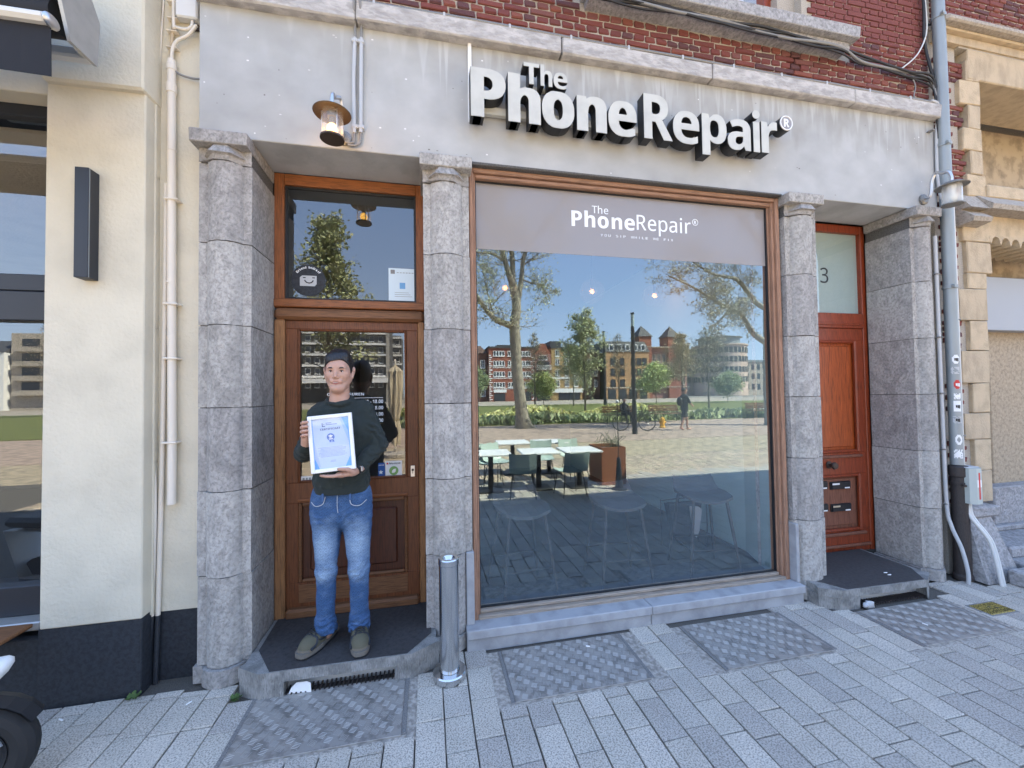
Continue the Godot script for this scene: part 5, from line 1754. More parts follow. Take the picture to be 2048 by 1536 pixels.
func strew(parent: Node3D, called: String, mesh: Mesh, m: StandardMaterial3D, where: Array, tone: Color, vary: float) -> MultiMeshInstance3D:
	var mm := MultiMesh.new()
	mm.transform_format = MultiMesh.TRANSFORM_3D
	mm.use_colors = true
	mm.mesh = mesh
	mm.instance_count = where.size()
	for k in where.size():
		mm.set_instance_transform(k, where[k])
		var f := 1.0 + rng.randf_range(-vary, vary)
		mm.set_instance_color(k, Color(tone.r * f, tone.g * f * (1.0 + rng.randf_range(-0.2, 0.2) * vary), tone.b * f))
	var c: StandardMaterial3D = m.duplicate()
	c.vertex_color_use_as_albedo = true
	var o := MultiMeshInstance3D.new()
	o.multimesh = mm
	o.material_override = c
	o.set_meta("kind", "stuff")
	if parent:
		o.name = called
		parent.add_child(o, true)
	else:
		o.name = numbered(called)
		add_child(o)
	return o


func pavement_things() -> void:
	var say := ["aluminium tread plate in the pavement before the step with the man", "aluminium tread plate under the left half of the shop window", "aluminium tread plate under the right half of the shop window", "dusty tread plate before the empty step of the red door"]
	for k in 4:
		var p: Array = PLATES[k]
		var t := thing("tread_plate", say[k], "cellar hatch", "tread plates along the front")
		var s := Shape.new()
		s.box(V(p[0] - 0.12, -0.05, p[2] - 0.01), V(p[1] + 0.13, -0.003, p[3] + 0.03), 0.002)
		obj("cement_bed", jitter(s, 0.0015, k), M.cement, t)
		s = Shape.new()
		s.box(V(p[0] - 0.022, -0.03, p[2]), V(p[0], 0.0035, p[3]), 0.001)
		s.box(V(p[1], -0.03, p[2]), V(p[1] + 0.022, 0.0035, p[3] - 0.01), 0.001)
		obj("edge_frame", s, M.plate_frame, t)
		obj("plate", boxed(V(p[0] + 0.001, -0.02, p[2]), V(p[1] - 0.001, 0.006, p[3]), 0.0012), M.checker, t)
		s = Shape.new()
		var pitch := 0.056
		var i := 0
		var x: float = p[0] + 0.022
		while x < p[1] - 0.018:
			var j := 0
			var z: float = p[2] + 0.022
			while z < p[3] - 0.018:
				if (i + j) % 2 == 0:
					var up := (i - j) % 4 == 0
					var turn := Basis(Vector3.UP, (PI / 4 if up else -PI / 4) + 0.35)
					for b in 5:
						s.box(V(-0.0155, -0.0002, -0.0011), V(0.0155, 0.0013, 0.0011), 0.0006, Transform3D(turn, V(x, 0.006, z) + turn * V(0, 0, (b - 2) * 0.0072)))
				z += pitch * 0.62
				j += 1
			x += pitch * 0.62
			i += 1
		obj("tread_bars", s, M.checker_bar, t).set_meta("kind", "stuff")
	# the steel ash post
	var b := thing("ash_post", "polished steel ash post standing beside the porch step", "ash post", "", V(0.108, 0.002, 0.262))
	var s := Shape.new()
	s.lathe([Vector2(0.0, 0.0), Vector2(0.094, 0.0), Vector2(0.096, 0.01), Vector2(0.094, 0.034), Vector2(0.088, 0.040), Vector2(0.058, 0.042)], Vector3.ZERO, 40)
	obj("foot", s, M.steel, b)
	s = Shape.new()
	s.lathe([Vector2(0.056, 0.035), Vector2(0.056, 0.64)], Vector3.ZERO, 40)
	obj("tube", s, M.steel, b)
	s = Shape.new()
	s.lathe([Vector2(0.056, 0.64), Vector2(0.059, 0.643), Vector2(0.059, 0.672), Vector2(0.055, 0.678), Vector2(0.036, 0.676), Vector2(0.022, 0.655), Vector2(0.018, 0.62), Vector2(0.0, 0.62)], Vector3.ZERO, 40)
	obj("ash_tray", s, M.steel, b)
	# yellow cover
	var y := thing("valve_cover", "worn yellow painted valve cover set in the pavement at the right", "cover", "", V(4.02, 0.0, 0.447))
	obj("frame", boxed(V(-0.135, -0.03, -0.075), V(0.13, 0.0025, 0.08), 0.002), M.plate_frame, y)
	obj("lid", boxed(V(-0.118, -0.02, -0.062), V(0.115, 0.006, 0.066), 0.003), M.yellow_cover, y)
	s = Shape.new()
	for k in 18:
		s.box(V(-0.112 + k * 0.0127, 0.0055, -0.055 + 0.004 * (k % 3)), V(-0.106 + k * 0.0127, 0.0085, 0.058), 0.001)
	obj("lid_ribs", s, M.yellow_cover, y)
	s = Shape.new()
	for e in [V(-0.01, 0.0065, -0.01), V(0.03, 0.0065, 0.012)]:
		s.ball(e, V(0.018, 0.003, 0.008), 10, 4)
	obj("lift_slots", s, M.cast_iron, y)
	# litter
	s = Shape.new()
	var pts := [V(-0.76, 0.004, 0.205), V(-0.64, 0.004, 0.218), V(-0.645, 0.05, 0.21), V(-0.665, 0.058, 0.205), V(-0.72, 0.056, 0.20), V(-0.745, 0.035, 0.203)]
	for k in 4:
		s.tri(pts[0], pts[k + 1], pts[k + 2])
		s.tri(pts[0] - V(0, 0, 0.001), pts[k + 2] - V(0, 0, 0.001), pts[k + 1] - V(0, 0, 0.001))
	tag(obj("paper_scrap", s, M.paper), "torn white paper scrap stuck in the vent of the left step", "litter")
	var n := 0
	for e in [[V(-1.83, 0.008, 0.14), 0.5, "cigarette end lying before the dark plinth"], [V(-1.255, 0.008, 0.16), -0.9, "cigarette end beside the foot of the left pilaster"], [V(3.56, 0.15, 0.08), 0.15, "upper of two cigarette ends on the empty step"], [V(3.55, 0.15, 0.115), 0.1, "lower of two cigarette ends on the empty step"], [V(3.30, 0.011, 0.50), 1.2, "cigarette end on the dusty tread plate"], [V(0.98, 0.011, 0.2), 0.4, "cigarette end on the tread plate under the window"]]:
		s = Shape.new()
		var d := V(cos(e[1]), 0, sin(e[1])) * 0.013
		s.tube([e[0] - d, e[0] + d], [0.004], 8)
		tag(obj("cigarette_end", s, M.paper), e[2], "litter", "cigarette ends on the ground")
		n += 1
	s = Shape.new()
	s.ball(V(3.18, 0.022, 0.232), V(0.05, 0.03, 0.014), 10, 6)
	s.ball(V(3.15, 0.02, 0.235), V(0.02, 0.02, 0.02), 8, 5)
	tag(obj("crushed_cup", jitter(s, 0.006, 3), M.pvc_grey), "crushed pale cup lodged in the vent of the empty step", "litter")
	var green := mat("weed_green", lin(0.07, 0.12, 0.03), 0.8)
	for e in [[V(-1.575, 0.0, 0.03), "weed growing at the foot of the painted conduits"], [V(-1.03, 0.0, 0.17), "weed growing at the left corner of the porch step"]]:
		s = Shape.new()
		for k in 26:
			var a := rng.randf() * TAU
			var l := rng.randf_range(0.012, 0.04)
			var d := V(cos(a), rng.randf_range(0.3, 1.2), sin(a)).normalized()
			var p: Vector3 = e[0] + V(rng.randf_range(-0.02, 0.02), 0.003, rng.randf_range(0.0, 0.03))
			var side := d.cross(Vector3.UP).normalized() * l * 0.3
			s.tri(p, p + d * l * 0.6 + side, p + d * l)
			s.tri(p, p + d * l, p + d * l * 0.6 - side)
		tag(obj("weed", s, green), e[1], "weed")
	moped()


func moped() -> void:
	var m := thing("moped", "white moped front with a black tyre at the lower left", "moped", "", V(-1.80, 0.0, 0.60))
	# built along its own x, front wheel at the origin, then turned
	m.rotation.y = 0.3
	var axle := Basis(V(1, 0, 0), V(0, 0, -1), V(0, 1, 0))
	var c := V(0, 0.205, 0)
	var s := Shape.new()
	var ringp := []
	for k in 13:
		var a := TAU * k / 12.0
		ringp.append(Vector2(0.158 - 0.047 * cos(a), 0.047 * sin(a)))
	ringp.reverse()
	s.lathe(ringp, c, 40, axle)
	obj("tyre", s, mat("rubber", lin(0.02, 0.02, 0.021), 0.75, "fine", V(8, 8, 8)), m)
	s = Shape.new()
	s.lathe([Vector2(0.0, -0.03), Vector2(0.04, -0.03), Vector2(0.105, -0.022), Vector2(0.122, -0.034), Vector2(0.124, 0.034), Vector2(0.105, 0.022), Vector2(0.04, 0.03), Vector2(0.0, 0.03)], c, 32, axle)
	var rim := obj("rim", s, M.black, m)
	s = Shape.new()
	for k in 5:
		var a := TAU * k / 5.0 + 0.4
		s.tube([c + V(cos(a) * 0.03, sin(a) * 0.03, 0.034), c + V(cos(a) * 0.112, sin(a) * 0.112, 0.03)], [0.012, 0.015], 8)
	s.lathe([Vector2(0.113, 0.03), Vector2(0.121, 0.037), Vector2(0.113, 0.038)], c, 32, axle)
	obj("spoke", s, M.pvc_grey, rim)
	s = Shape.new()
	var guard := []
	for k in 11:
		var a := deg_to_rad(28.0 + k * 14.0)
		guard.append([c + V(cos(a) * 0.222, sin(a) * 0.222, -0.05), c + V(cos(a) * 0.238, sin(a) * 0.238, 0.0), c + V(cos(a) * 0.222, sin(a) * 0.222, 0.05)])
	for k in 10:
		for j in 2:
			s.quad(guard[k][j + 1], guard[k + 1][j + 1], guard[k + 1][j], guard[k][j])
			s.quad(guard[k][j] * 0.996, guard[k + 1][j] * 0.996, guard[k + 1][j + 1] * 0.996, guard[k][j + 1] * 0.996)
	obj("mudguard", s, M.black, m)
	s = Shape.new()
	for z in [-0.065, 0.065]:
		s.tube([c + V(0, 0, z), c + V(-0.10, 0.30, z), c + V(-0.2, 0.6, z * 0.7)], [0.018, 0.02, 0.022], 10)
	obj("fork", s, M.steel_rough, m)
	s = Shape.new()
	s.prism(PackedVector2Array([Vector2(-0.05, 0.43), Vector2(-0.12, 0.52), Vector2(-0.28, 0.62), Vector2(-0.4, 0.95), Vector2(-0.48, 0.95), Vector2(-0.46, 0.5), Vector2(-0.75, 0.26), Vector2(-1.3, 0.26), Vector2(-1.45, 0.62), Vector2(-0.85, 0.62), Vector2(-0.7, 0.36), Vector2(-0.38, 0.40), Vector2(-0.2, 0.40)]), -0.11, 0.11)
	obj("body_shell", jitter(s, 0.0), M.white, m)
	s = Shape.new()
	s.ball(c + V(-0.02, 0.275, 0.0), V(0.16, 0.055, 0.10), 18, 10, Basis(Vector3.BACK, 0.5))
	obj("white_front_guard", s, M.white, m)
	obj("saddle", boxed(V(-1.45, 0.64, -0.12), V(-0.85, 0.72, 0.12), 0.03), M.black, m)
	s = Shape.new()
	ringp = []
	s.lathe([Vector2(0.0, -0.03), Vector2(0.10, -0.03), Vector2(0.2, -0.045), Vector2(0.2, 0.045), Vector2(0.10, 0.03), Vector2(0, 0.03)], V(-1.2, 0.205, 0), 28, axle)
	obj("rear_wheel", s, M.rubber, m)
	s = Shape.new()
	s.tube([V(-0.44, 0.98, -0.3), V(-0.38, 1.0, 0), V(-0.44, 0.98, 0.3)], [0.014], 8)
	obj("handlebar", s, M.black, m)


# ---------------------------------------------------------------- the square that the panes mirror

func sprig(sh: Shape, leaves: Array, p: Vector3, d: Vector3, l: float, r: float, depth: int, o: Dictionary) -> void:
	var pts := [p]
	var q := p
	var e := d
	var n := 4 if depth >= 2 else 3
	for k in n:
		e = (e + V(rng.randfn(0, 0.22), rng.randfn(o.lift, 0.18), rng.randfn(0, 0.22)) * 0.7).normalized()
		q += e * l / n
		pts.append(q)
	sh.tube(pts, [r, r * 0.85, r * 0.65, r * 0.5, r * 0.35], 6 if depth >= 3 else 4 if depth == 2 else 3, false)
	if depth <= o.leaf_from:
		for k in int(o.leaves):
			var at: Vector3 = pts[rng.randi_range(1, n)] + V(rng.randfn(0, 1), rng.randfn(0, 1), rng.randfn(0, 1)) * o.loose
			var s: float = o.leaf * rng.randf_range(0.6, 1.4)
			leaves.append(Transform3D(Basis.from_euler(V(rng.randf() * TAU, rng.randf() * TAU, rng.randf() * TAU)).scaled(V(s, s, s)), at))
	if depth <= 0:
		return
	var kids := int(o.kids)
	for k in kids:
		var t := rng.randf_range(0.25, 1.0)
		var at: Vector3 = pts[clampi(int(t * n), 1, n)]
		var side := V(rng.randfn(0, 1), rng.randfn(0.15, 0.7), rng.randfn(0, 1)).normalized()
		var dir: Vector3 = (e * (1.0 - o.spread) + side * o.spread).normalized()
		sprig(sh, leaves, at, dir, l * rng.randf_range(0.45, 0.72), r * 0.55, depth - 1, o)


func limb(sh: Shape, leaves: Array, pts: Array, r0: float, r1: float, count: int, l: float, o: Dictionary, from := 0.3) -> void:
	var path := smooth_path(pts, 4)
	var rads := []
	for k in path.size():
		rads.append(lerpf(r0, r1, float(k) / (path.size() - 1)))
	sh.tube(path, rads, 10, false)
	for k in count:
		var t := lerpf(from, 1.0, (k + rng.randf()) / count)
		var i := clampi(int(t * (path.size() - 1)), 1, path.size() - 1)
		var along: Vector3 = (path[i] - path[i - 1]).normalized()
		var side := V(rng.randfn(0, 1), rng.randfn(0.3, 0.8), rng.randfn(0, 1)).normalized()
		sprig(sh, leaves, path[i], (along * 0.5 + side).normalized(), l * rng.randf_range(0.6, 1.2), maxf(r1 * 0.5, 0.012), 2, o)


func leaf_shape() -> Mesh:
	var s := Shape.new()
	s.tri(V(-0.5, 0, 0), V(0, -0.28, 0.06), V(0.5, 0, 0))
	s.tri(V(-0.5, 0, 0), V(0.5, 0, 0), V(0, 0.28, 0.06))
	return s.mesh()


func plant_tree(called: String, label: String, bark: Material, tone: Color, limbs: Callable, vary := 0.35) -> Node3D:
	var t := thing(called, label, "tree", "trees on the mirrored square")
	var sh := Shape.new()
	var leaves := []
	limbs.call(sh, leaves)
	obj("trunk", sh, bark, t)
	if leaves.size():
		strew(t, "crown", leaf_shape(), M.leaf, leaves, tone, vary)
	return t


func square() -> void:
	var lf := mat("leaf", Color.WHITE, 0.7)
	lf.backlight_enabled = true
	lf.backlight = Color(0.5, 0.5, 0.5)
	var plane_bark := mat("plane_bark", lin(0.36, 0.32, 0.25), 0.9, "bark", V(0.9, 0.35, 0.9), "bark_h", 1.5)
	var dark_bark := mat("dark_bark", lin(0.13, 0.11, 0.085), 0.9, "bark", V(1.2, 0.5, 1.2), "bark_h", 1.0)
	var tw := {"lift": 0.05, "kids": 5, "spread": 0.65, "leaf_from": 1, "leaves": 4, "leaf": 0.095, "loose": 0.07}
	plant_tree("plane_tree", "big plane tree with pale trunk mirrored at the left of the window", plane_bark, lin(0.24, 0.25, 0.10), func(sh, lv):
		sh.tube(smooth_path([V(4.46, -0.1, 15.7), V(4.43, 0.1, 15.7), V(4.36, 0.6, 15.7), V(4.28, 1.4, 15.7), V(4.15, 2.75, 15.72), V(4.1, 3.94, 15.7), V(4.06, 4.9, 15.68), V(4.18, 5.8, 15.7), V(4.0, 6.9, 15.7)], 3), [0.62, 0.58, 0.5, 0.44, 0.40, 0.36, 0.32, 0.30, 0.29, 0.28, 0.275, 0.27, 0.265, 0.26, 0.26, 0.26, 0.26, 0.255, 0.25, 0.24, 0.23, 0.22, 0.21, 0.2, 0.18], 16, false)
		limb(sh, lv, [V(4.06, 4.8, 15.68), V(3.5, 4.95, 15.5), V(3.0, 5.1, 15.2), V(2.31, 5.85, 15.0), V(1.4, 7.2, 14.7), V(0.6, 8.6, 14.5)], 0.17, 0.05, 16, 1.6, tw)
		limb(sh, lv, [V(4.0, 6.8, 15.7), V(3.75, 7.5, 15.6), V(3.41, 8.46, 15.5), V(2.48, 10.07, 15.2), V(1.2, 12.0, 14.8)], 0.17, 0.05, 14, 1.9, tw)
		limb(sh, lv, [V(4.0, 6.8, 15.7), V(4.02, 8.5, 15.9), V(3.68, 10.4, 16.3), V(3.6, 12.5, 16.6)], 0.15, 0.05, 12, 1.8, tw)
		limb(sh, lv, [V(4.2, 5.7, 15.7), V(4.42, 7.0, 15.7), V(4.69, 8.54, 15.6), V(5.92, 10.09, 15.3), V(7.2, 11.8, 15.0)], 0.14, 0.045, 14, 1.8, tw)
		limb(sh, lv, [V(4.45, 7.1, 15.7), V(5.0, 7.0, 15.9), V(5.5, 6.9, 16.0), V(6.0, 6.4, 16.2)], 0.05, 0.02, 9, 1.1, tw)
		limb(sh, lv, [V(3.6, 7.9, 15.6), V(2.9, 8.1, 15.2), V(2.2, 8.0, 14.9), V(1.6, 8.3, 14.6)], 0.07, 0.03, 10, 1.3, tw)
		limb(sh, lv, [V(2.31, 5.85, 15.0), V(1.6, 5.9, 14.8), V(0.9, 5.5, 14.6)], 0.06, 0.02, 9, 1.2, tw)
		limb(sh, lv, [V(3.0, 5.1, 15.2), V(2.7, 6.3, 15.2), V(2.5, 7.4, 15.3)], 0.04, 0.02, 8, 1.0, tw))
	plant_tree("plane_tree", "plane tree with long grey limbs mirrored at the right of the window", plane_bark, lin(0.20, 0.19, 0.12), func(sh, lv):
		sh.tube(smooth_path([V(15.66, -0.1, 12.9), V(15.64, 0.3, 12.9), V(15.6, 1.5, 12.9), V(15.62, 3.5, 12.9), V(15.64, 7.2, 12.9), V(15.6, 11.0, 12.9)], 3), [0.42, 0.38, 0.34, 0.32, 0.3, 0.3, 0.3, 0.29, 0.28, 0.27, 0.25, 0.23, 0.2, 0.18, 0.15, 0.1], 14, false)
		limb(sh, lv, [V(15.5, 3.8, 12.9), V(14.9, 4.05, 12.8), V(14.43, 4.35, 12.7), V(13.9, 5.0, 12.6), V(13.3, 5.25, 12.5), V(12.5, 5.5, 12.4), V(11.2, 6.1, 12.3), V(10.0, 6.5, 12.2)], 0.15, 0.03, 24, 1.3, tw)
		limb(sh, lv, [V(15.55, 5.4, 12.9), V(14.8, 5.6, 12.7), V(14.3, 6.0, 12.6), V(13.56, 6.6, 12.5), V(12.5, 6.75, 12.5), V(11.75, 7.0, 12.4), V(11.2, 7.3, 12.4)], 0.13, 0.03, 22, 1.2, tw)
		limb(sh, lv, [V(13.6, 5.2, 12.6), V(12.9, 5.1, 12.2), V(12.2, 4.6, 12.0), V(11.6, 4.2, 11.9)], 0.06, 0.02, 10, 1.1, tw)
		limb(sh, lv, [V(15.6, 8.0, 12.9), V(14.4, 9.2, 12.7), V(13.0, 10.0, 12.5), V(11.5, 10.3, 12.4)], 0.12, 0.03, 16, 1.5, tw)
		limb(sh, lv, [V(15.6, 7.0, 12.9), V(16.4, 8.4, 12.9), V(17.4, 9.5, 13.0)], 0.1, 0.03, 10, 1.5, tw)
		limb(sh, lv, [V(15.6, 10.5, 12.9), V(15.0, 12.0, 12.9), V(14.2, 13.2, 12.8)], 0.1, 0.03, 10, 1.5, tw))
	var bush := {"lift": 0.18, "kids": 6, "spread": 0.6, "leaf_from": 1, "leaves": 6, "leaf": 0.17, "loose": 0.13}
	var young := func(at: Vector3, h: float, w: float, o: Dictionary, twigs: int) -> Callable:
		return func(sh, lv):
			sh.tube([at, at + V(0.03, h * 0.3, 0), at + V(-0.04, h * 0.65, 0.03), at + V(0, h, 0)], [0.02 * h * 0.6, 0.015 * h * 0.6, 0.009 * h * 0.6, 0.01], 7, false)
			for k in twigs:
				var t := 0.28 + 0.7 * (k + rng.randf()) / twigs
				var a := rng.randf() * TAU
				var l := w * (1.12 - t) * rng.randf_range(0.7, 1.25) + 0.25
				sprig(sh, lv, at + V(0, h * t, 0), V(cos(a), rng.randf_range(0.25, 0.9), sin(a)).normalized(), l, 0.02, 2, o)
	plant_tree("young_tree", "leafy young tree with pointed crown mirrored in the door and transom", dark_bark, lin(0.11, 0.13, 0.035), young.call(V(-3.95, 0, 14.0), 8.6, 2.5, bush, 28))
	plant_tree("young_tree", "green young tree mirrored left of the nearer dark lamp column", dark_bark, lin(0.20, 0.22, 0.075), young.call(V(10.95, 0, 24.0), 7.0, 2.3, bush, 24))
	var bare := {"lift": 0.25, "kids": 5, "spread": 0.5, "leaf_from": 0, "leaves": 2, "leaf": 0.10, "loose": 0.1}
	plant_tree("bare_tree", "thin bare tree mirrored before the yellow corner house", dark_bark, lin(0.22, 0.19, 0.12), young.call(V(24.2, 0, 45.0), 9.0, 2.6, bare, 30))
	var lush := {"lift": 0.1, "kids": 6, "spread": 0.65, "leaf_from": 1, "leaves": 7, "leaf": 0.26, "loose": 0.22}
	plant_tree("lime_green_tree", "low lime green tree mirrored right of the nearer dark lamp column", dark_bark, lin(0.26, 0.34, 0.06), young.call(V(29.5, 0, 45.0), 4.4, 3.4, lush, 42))
	plant_tree("brown_tree", "brownish budding tree mirrored before the red turreted house", dark_bark, lin(0.20, 0.14, 0.06), young.call(V(29.9, 0, 40.0), 8.2, 3.0, bush, 30))
	plant_tree("grey_tree", "sparse grey green tree mirrored before the pale round building", dark_bark, lin(0.22, 0.23, 0.12), young.call(V(24.1, 0, 28.0), 6.7, 3.2, bare, 40))
	plant_tree("round_bush_tree", "round dense green bush mirrored below the pale round building", dark_bark, lin(0.15, 0.19, 0.06), young.call(V(40.4, 0, 45.0), 3.4, 2.6, lush, 40))
	plant_tree("ochre_tree", "ochre budding tree mirrored behind the trunk of the big plane", dark_bark, lin(0.27, 0.21, 0.08), young.call(V(13.2, 0, 46.0), 9.0, 2.8, bare, 44))
	plant_tree("balcony_tree", "bright small tree mirrored below the white balconies", dark_bark, lin(0.26, 0.30, 0.06), young.call(V(14.9, 0, 48.0), 3.8, 2.2, lush, 30))
	plant_tree("wall_tree", "dark green tree mirrored before the brown roofed house", dark_bark, lin(0.09, 0.13, 0.04), young.call(V(8.2, 0, 66.0), 6.0, 2.5, lush, 36))
	plant_tree("crowded_tree", "broad grey green tree mirrored before the ochre house", dark_bark, lin(0.20, 0.21, 0.09), young.call(V(17.6, 0, 44.0), 7.4, 3.0, bush, 30))
	plant_tree("window_side_tree", "reddish bare tree mirrored in the left house window", dark_bark, lin(0.20, 0.13, 0.08), young.call(V(-36.0, 0, 45.0), 9.5, 3.5, bare, 40))
	# planting
	var blades := []
	for k in 9000:
		var x := rng.randf_range(-14.0, 22.0)
		var z := rng.randf_range(17.6, 20.0)
		var s := rng.randf_range(0.14, 0.34)
		blades.append(Transform3D(Basis.from_euler(V(rng.randf_range(-0.6, 0.6), rng.randf() * TAU, PI / 2 + rng.randf_range(-0.7, 0.7))).scaled(V(s, s, s) * 1.5), V(x, rng.randf_range(0.02, 0.46) * (0.75 + 0.35 * sin(x * 1.7) * sin(x * 0.6 + 1.0)), z)))
	strew(null, "planting_bed_foliage", leaf_shape(), M.leaf, blades, lin(0.10, 0.13, 0.035), 0.5)
	blades = []
	for k in 9000:
		var x := rng.randf_range(-6.0, 17.0)
		var s := rng.randf_range(0.2, 0.45)
		blades.append(Transform3D(Basis.from_euler(V(rng.randf_range(-0.5, 0.5), rng.randf() * TAU, PI / 2 + rng.randf_range(-0.5, 0.5))).scaled(V(s, s * 0.5, s) * 1.5), V(x, rng.randf_range(0.03, 0.75) * (0.7 + 0.4 * sin(x * 0.9 + 2.0)), rng.randf_range(20.0, 24.0))))
	strew(null, "yellow_grass_clumps", leaf_shape(), M.leaf, blades, lin(0.36, 0.34, 0.06), 0.4)
	houses()


func pane_grid(b: Node3D, xs: Array, ys: Array, w: float, h: float, frame: Material, glass: Material, mullion := true) -> void:
	var key := "grid%.2f_%.2f" % [w, h]
	if not faces.has(key):
		var s := Shape.new()
		ring(s, -w / 2, w / 2, 0, h, 0.10, -0.10, 0.03, 0.0)
		if mullion:
			s.box(V(-0.05, 0.1, -0.09), V(0.05, h - 0.1, 0.02))
		s.box(V(-w / 2 - 0.1, -0.12, -0.14), V(w / 2 + 0.1, 0.0, 0.02))
		var g := Shape.new()
		g.box(V(-w / 2 + 0.05, 0.05, -0.02), V(w / 2 - 0.05, h - 0.05, 0.0))
		faces[key] = [s.mesh(), g.mesh()]
	for y in ys:
		for x in xs:
			var o := obj("window", faces[key][0], frame, b)
			o.position = V(x, y, 0)
			obj("pane", faces[key][1], glass, o)


func spread_out(x0: float, x1: float, n: int) -> Array:
	var out := []
	for k in n:
		out.append(lerpf(x0, x1, (k + 0.5) / n))
	return out


func gable_roof(s: Shape, x0: float, x1: float, y0: float, y1: float, d: float, inset := 0.0) -> void:
	# ridge along x
	var a := [V(x0, y0, -0.2), V(x1, y0, -0.2), V(x1, y0, d), V(x0, y0, d)]
	var r := [V(x0 + inset, y1, d * 0.5), V(x1 - inset, y1, d * 0.5)]
	s.quad(a[1], a[0], r[0], r[1])
	s.quad(a[3], a[2], r[1], r[0])
	s.tri(a[0], a[3], r[0])
	s.tri(a[2], a[1], r[1])


func houses() -> void:
	var dark := mat("house_glass", lin(0.035, 0.04, 0.05), 0.15)
	var wf: Material = M.white
	var red := mat("house_red", lin(0.36, 0.12, 0.08), 0.9, "mottle", V(0.8, 0.8, 0.8))
	var brown := mat("house_brown", lin(0.17, 0.08, 0.06), 0.9, "mottle", V(0.8, 0.8, 0.8))
	var pink := mat("house_pink", lin(0.42, 0.21, 0.18), 0.9, "mottle", V(0.8, 0.8, 0.8))
	var ochre := mat("house_ochre", lin(0.50, 0.33, 0.15), 0.9, "mottle", V(0.8, 0.8, 0.8))
	var apricot := mat("house_apricot", lin(0.56, 0.33, 0.17), 0.9, "mottle", V(0.8, 0.8, 0.8))
	var slate := mat("slate", lin(0.07, 0.075, 0.085), 0.7, "grain", V(1, 1, 1))
	var tile := mat("roof_brown", lin(0.15, 0.09, 0.07), 0.9, "grain", V(1, 1, 1))
	var cream := mat("house_cream", lin(0.56, 0.49, 0.41), 0.9, "mottle", V(0.5, 0.5, 0.5))
	var row := "houses across the mirrored square"
	var b := thing("brown_house", "dark brick house with brown pitched roof mirrored at the window's left edge", "building", row, V(4.0, 0, 86))
	obj("wall", boxed(V(0, 0, 0), V(9.2, 10.8, 10)), brown, b)
	var s := Shape.new()
	gable_roof(s, 0, 9.2, 10.8, 13.0, 9.0, 1.0)
	obj("roof", s, tile, b)
	obj("string_course", boxed(V(0, 6.9, -0.1), V(9.2, 7.05, 0.0)), cream, b)
	obj("string_course", boxed(V(0, 4.3, -0.1), V(9.2, 4.45, 0.0)), cream, b)
	pane_grid(b, spread_out(0.4, 8.9, 5), [1.2, 4.8, 7.5], 1.0, 1.8, wf, dark)
	b = thing("red_house", "red brick apartment house with white quoins mirrored behind the plane trunk", "building", row, V(13.3, 0, 85))
	obj("wall", boxed(V(0, 0, 0), V(10.5, 11.9, 10)), red, b)
	obj("roof", boxed(V(-0.1, 11.9, -0.25), V(10.6, 12.25, 10)), slate, b)
	obj("roof_hut", boxed(V(2.4, 12.25, 3), V(6.4, 13.0, 8)), slate, b)
	for k in 22:
		obj("quoin", boxed(V(0.0, 0.3 + k * 0.47, -0.05), V(0.75 if k % 2 == 0 else 0.45, 0.52 + k * 0.47, 0.0)), wf, b)
		obj("quoin", boxed(V(10.5 - (0.75 if k % 2 == 0 else 0.45), 0.3 + k * 0.47, -0.05), V(10.5, 0.52 + k * 0.47, 0.0)), wf, b)
	for y in [2.75, 5.1, 7.45]:
		obj("string_course", boxed(V(0.8, y, -0.06), V(9.7, y + 0.14, 0.0)), wf, b)
	pane_grid(b, spread_out(1.0, 3.6, 4) + spread_out(4.3, 6.2, 3) + spread_out(7.1, 9.6, 4), [3.1, 5.5, 7.9, 10.1], 0.62, 1.15, wf, dark, false)
	obj("shop_board", boxed(V(1.0, 1.95, -0.2), V(3.9, 2.65, 0.0)), wf, b)
	obj("shop_opening", boxed(V(1.1, 0.05, -0.05), V(3.6, 1.75, 0.0)), dark, b)
	obj("shop_opening", boxed(V(6.4, 0.05, -0.05), V(9.6, 2.1, 0.0)), dark, b)
	b = thing("balcony_house", "pink gabled house with three white balconies mirrored left of centre", "building", row, V(23.9, 0, 85))
	obj("wall", boxed(V(0, 0, 0), V(3.8, 10.6, 10)), pink, b)
	s = Shape.new()
	s.prism(PackedVector2Array([Vector2(0, 10.6), Vector2(3.8, 10.6), Vector2(3.1, 11.6), Vector2(2.5, 13.0), Vector2(1.3, 13.0), Vector2(0.7, 11.6)]), 0.0, 8.0)
	obj("gable", s, red, b)
	pane_grid(b, [1.9], [9.3], 2.0, 1.0, wf, dark)
	for y in [2.9, 5.05, 7.2]:
		obj("balcony_recess", boxed(V(0.4, y, -0.06), V(3.4, y + 1.75, 0.0)), dark, b)
		s = Shape.new()
		s.box(V(0.2, y - 0.15, -0.9), V(3.6, y, 0.0))
		s.box(V(0.2, y + 0.72, -0.92), V(3.6, y + 0.82, -0.82))
		for k in 12:
			s.box(V(0.22 + k * 0.3, y, -0.9), V(0.30 + k * 0.3, y + 0.72, -0.84))
		obj("balcony", s, wf, b)
	obj("shop_opening", boxed(V(0.3, 0.05, -0.05), V(3.5, 2.2, 0.0)), dark, b)
	b = thing("ochre_house", "ochre house with white fascia over its ground floor mirrored left of centre", "building", row, V(27.8, 0, 85))
	obj("wall", boxed(V(0, 0, 0), V(7.4, 12.0, 10)), ochre, b)
	obj("roof", boxed(V(-0.1, 12.0, -0.2), V(7.5, 12.3, 10)), slate, b)
	obj("roof_hut", boxed(V(0.4, 12.3, 2), V(3.0, 13.9, 7)), slate, b)
	pane_grid(b, spread_out(0.3, 7.0, 3), [3.1, 5.6, 8.1, 10.1], 0.95, 1.5, wf, dark)
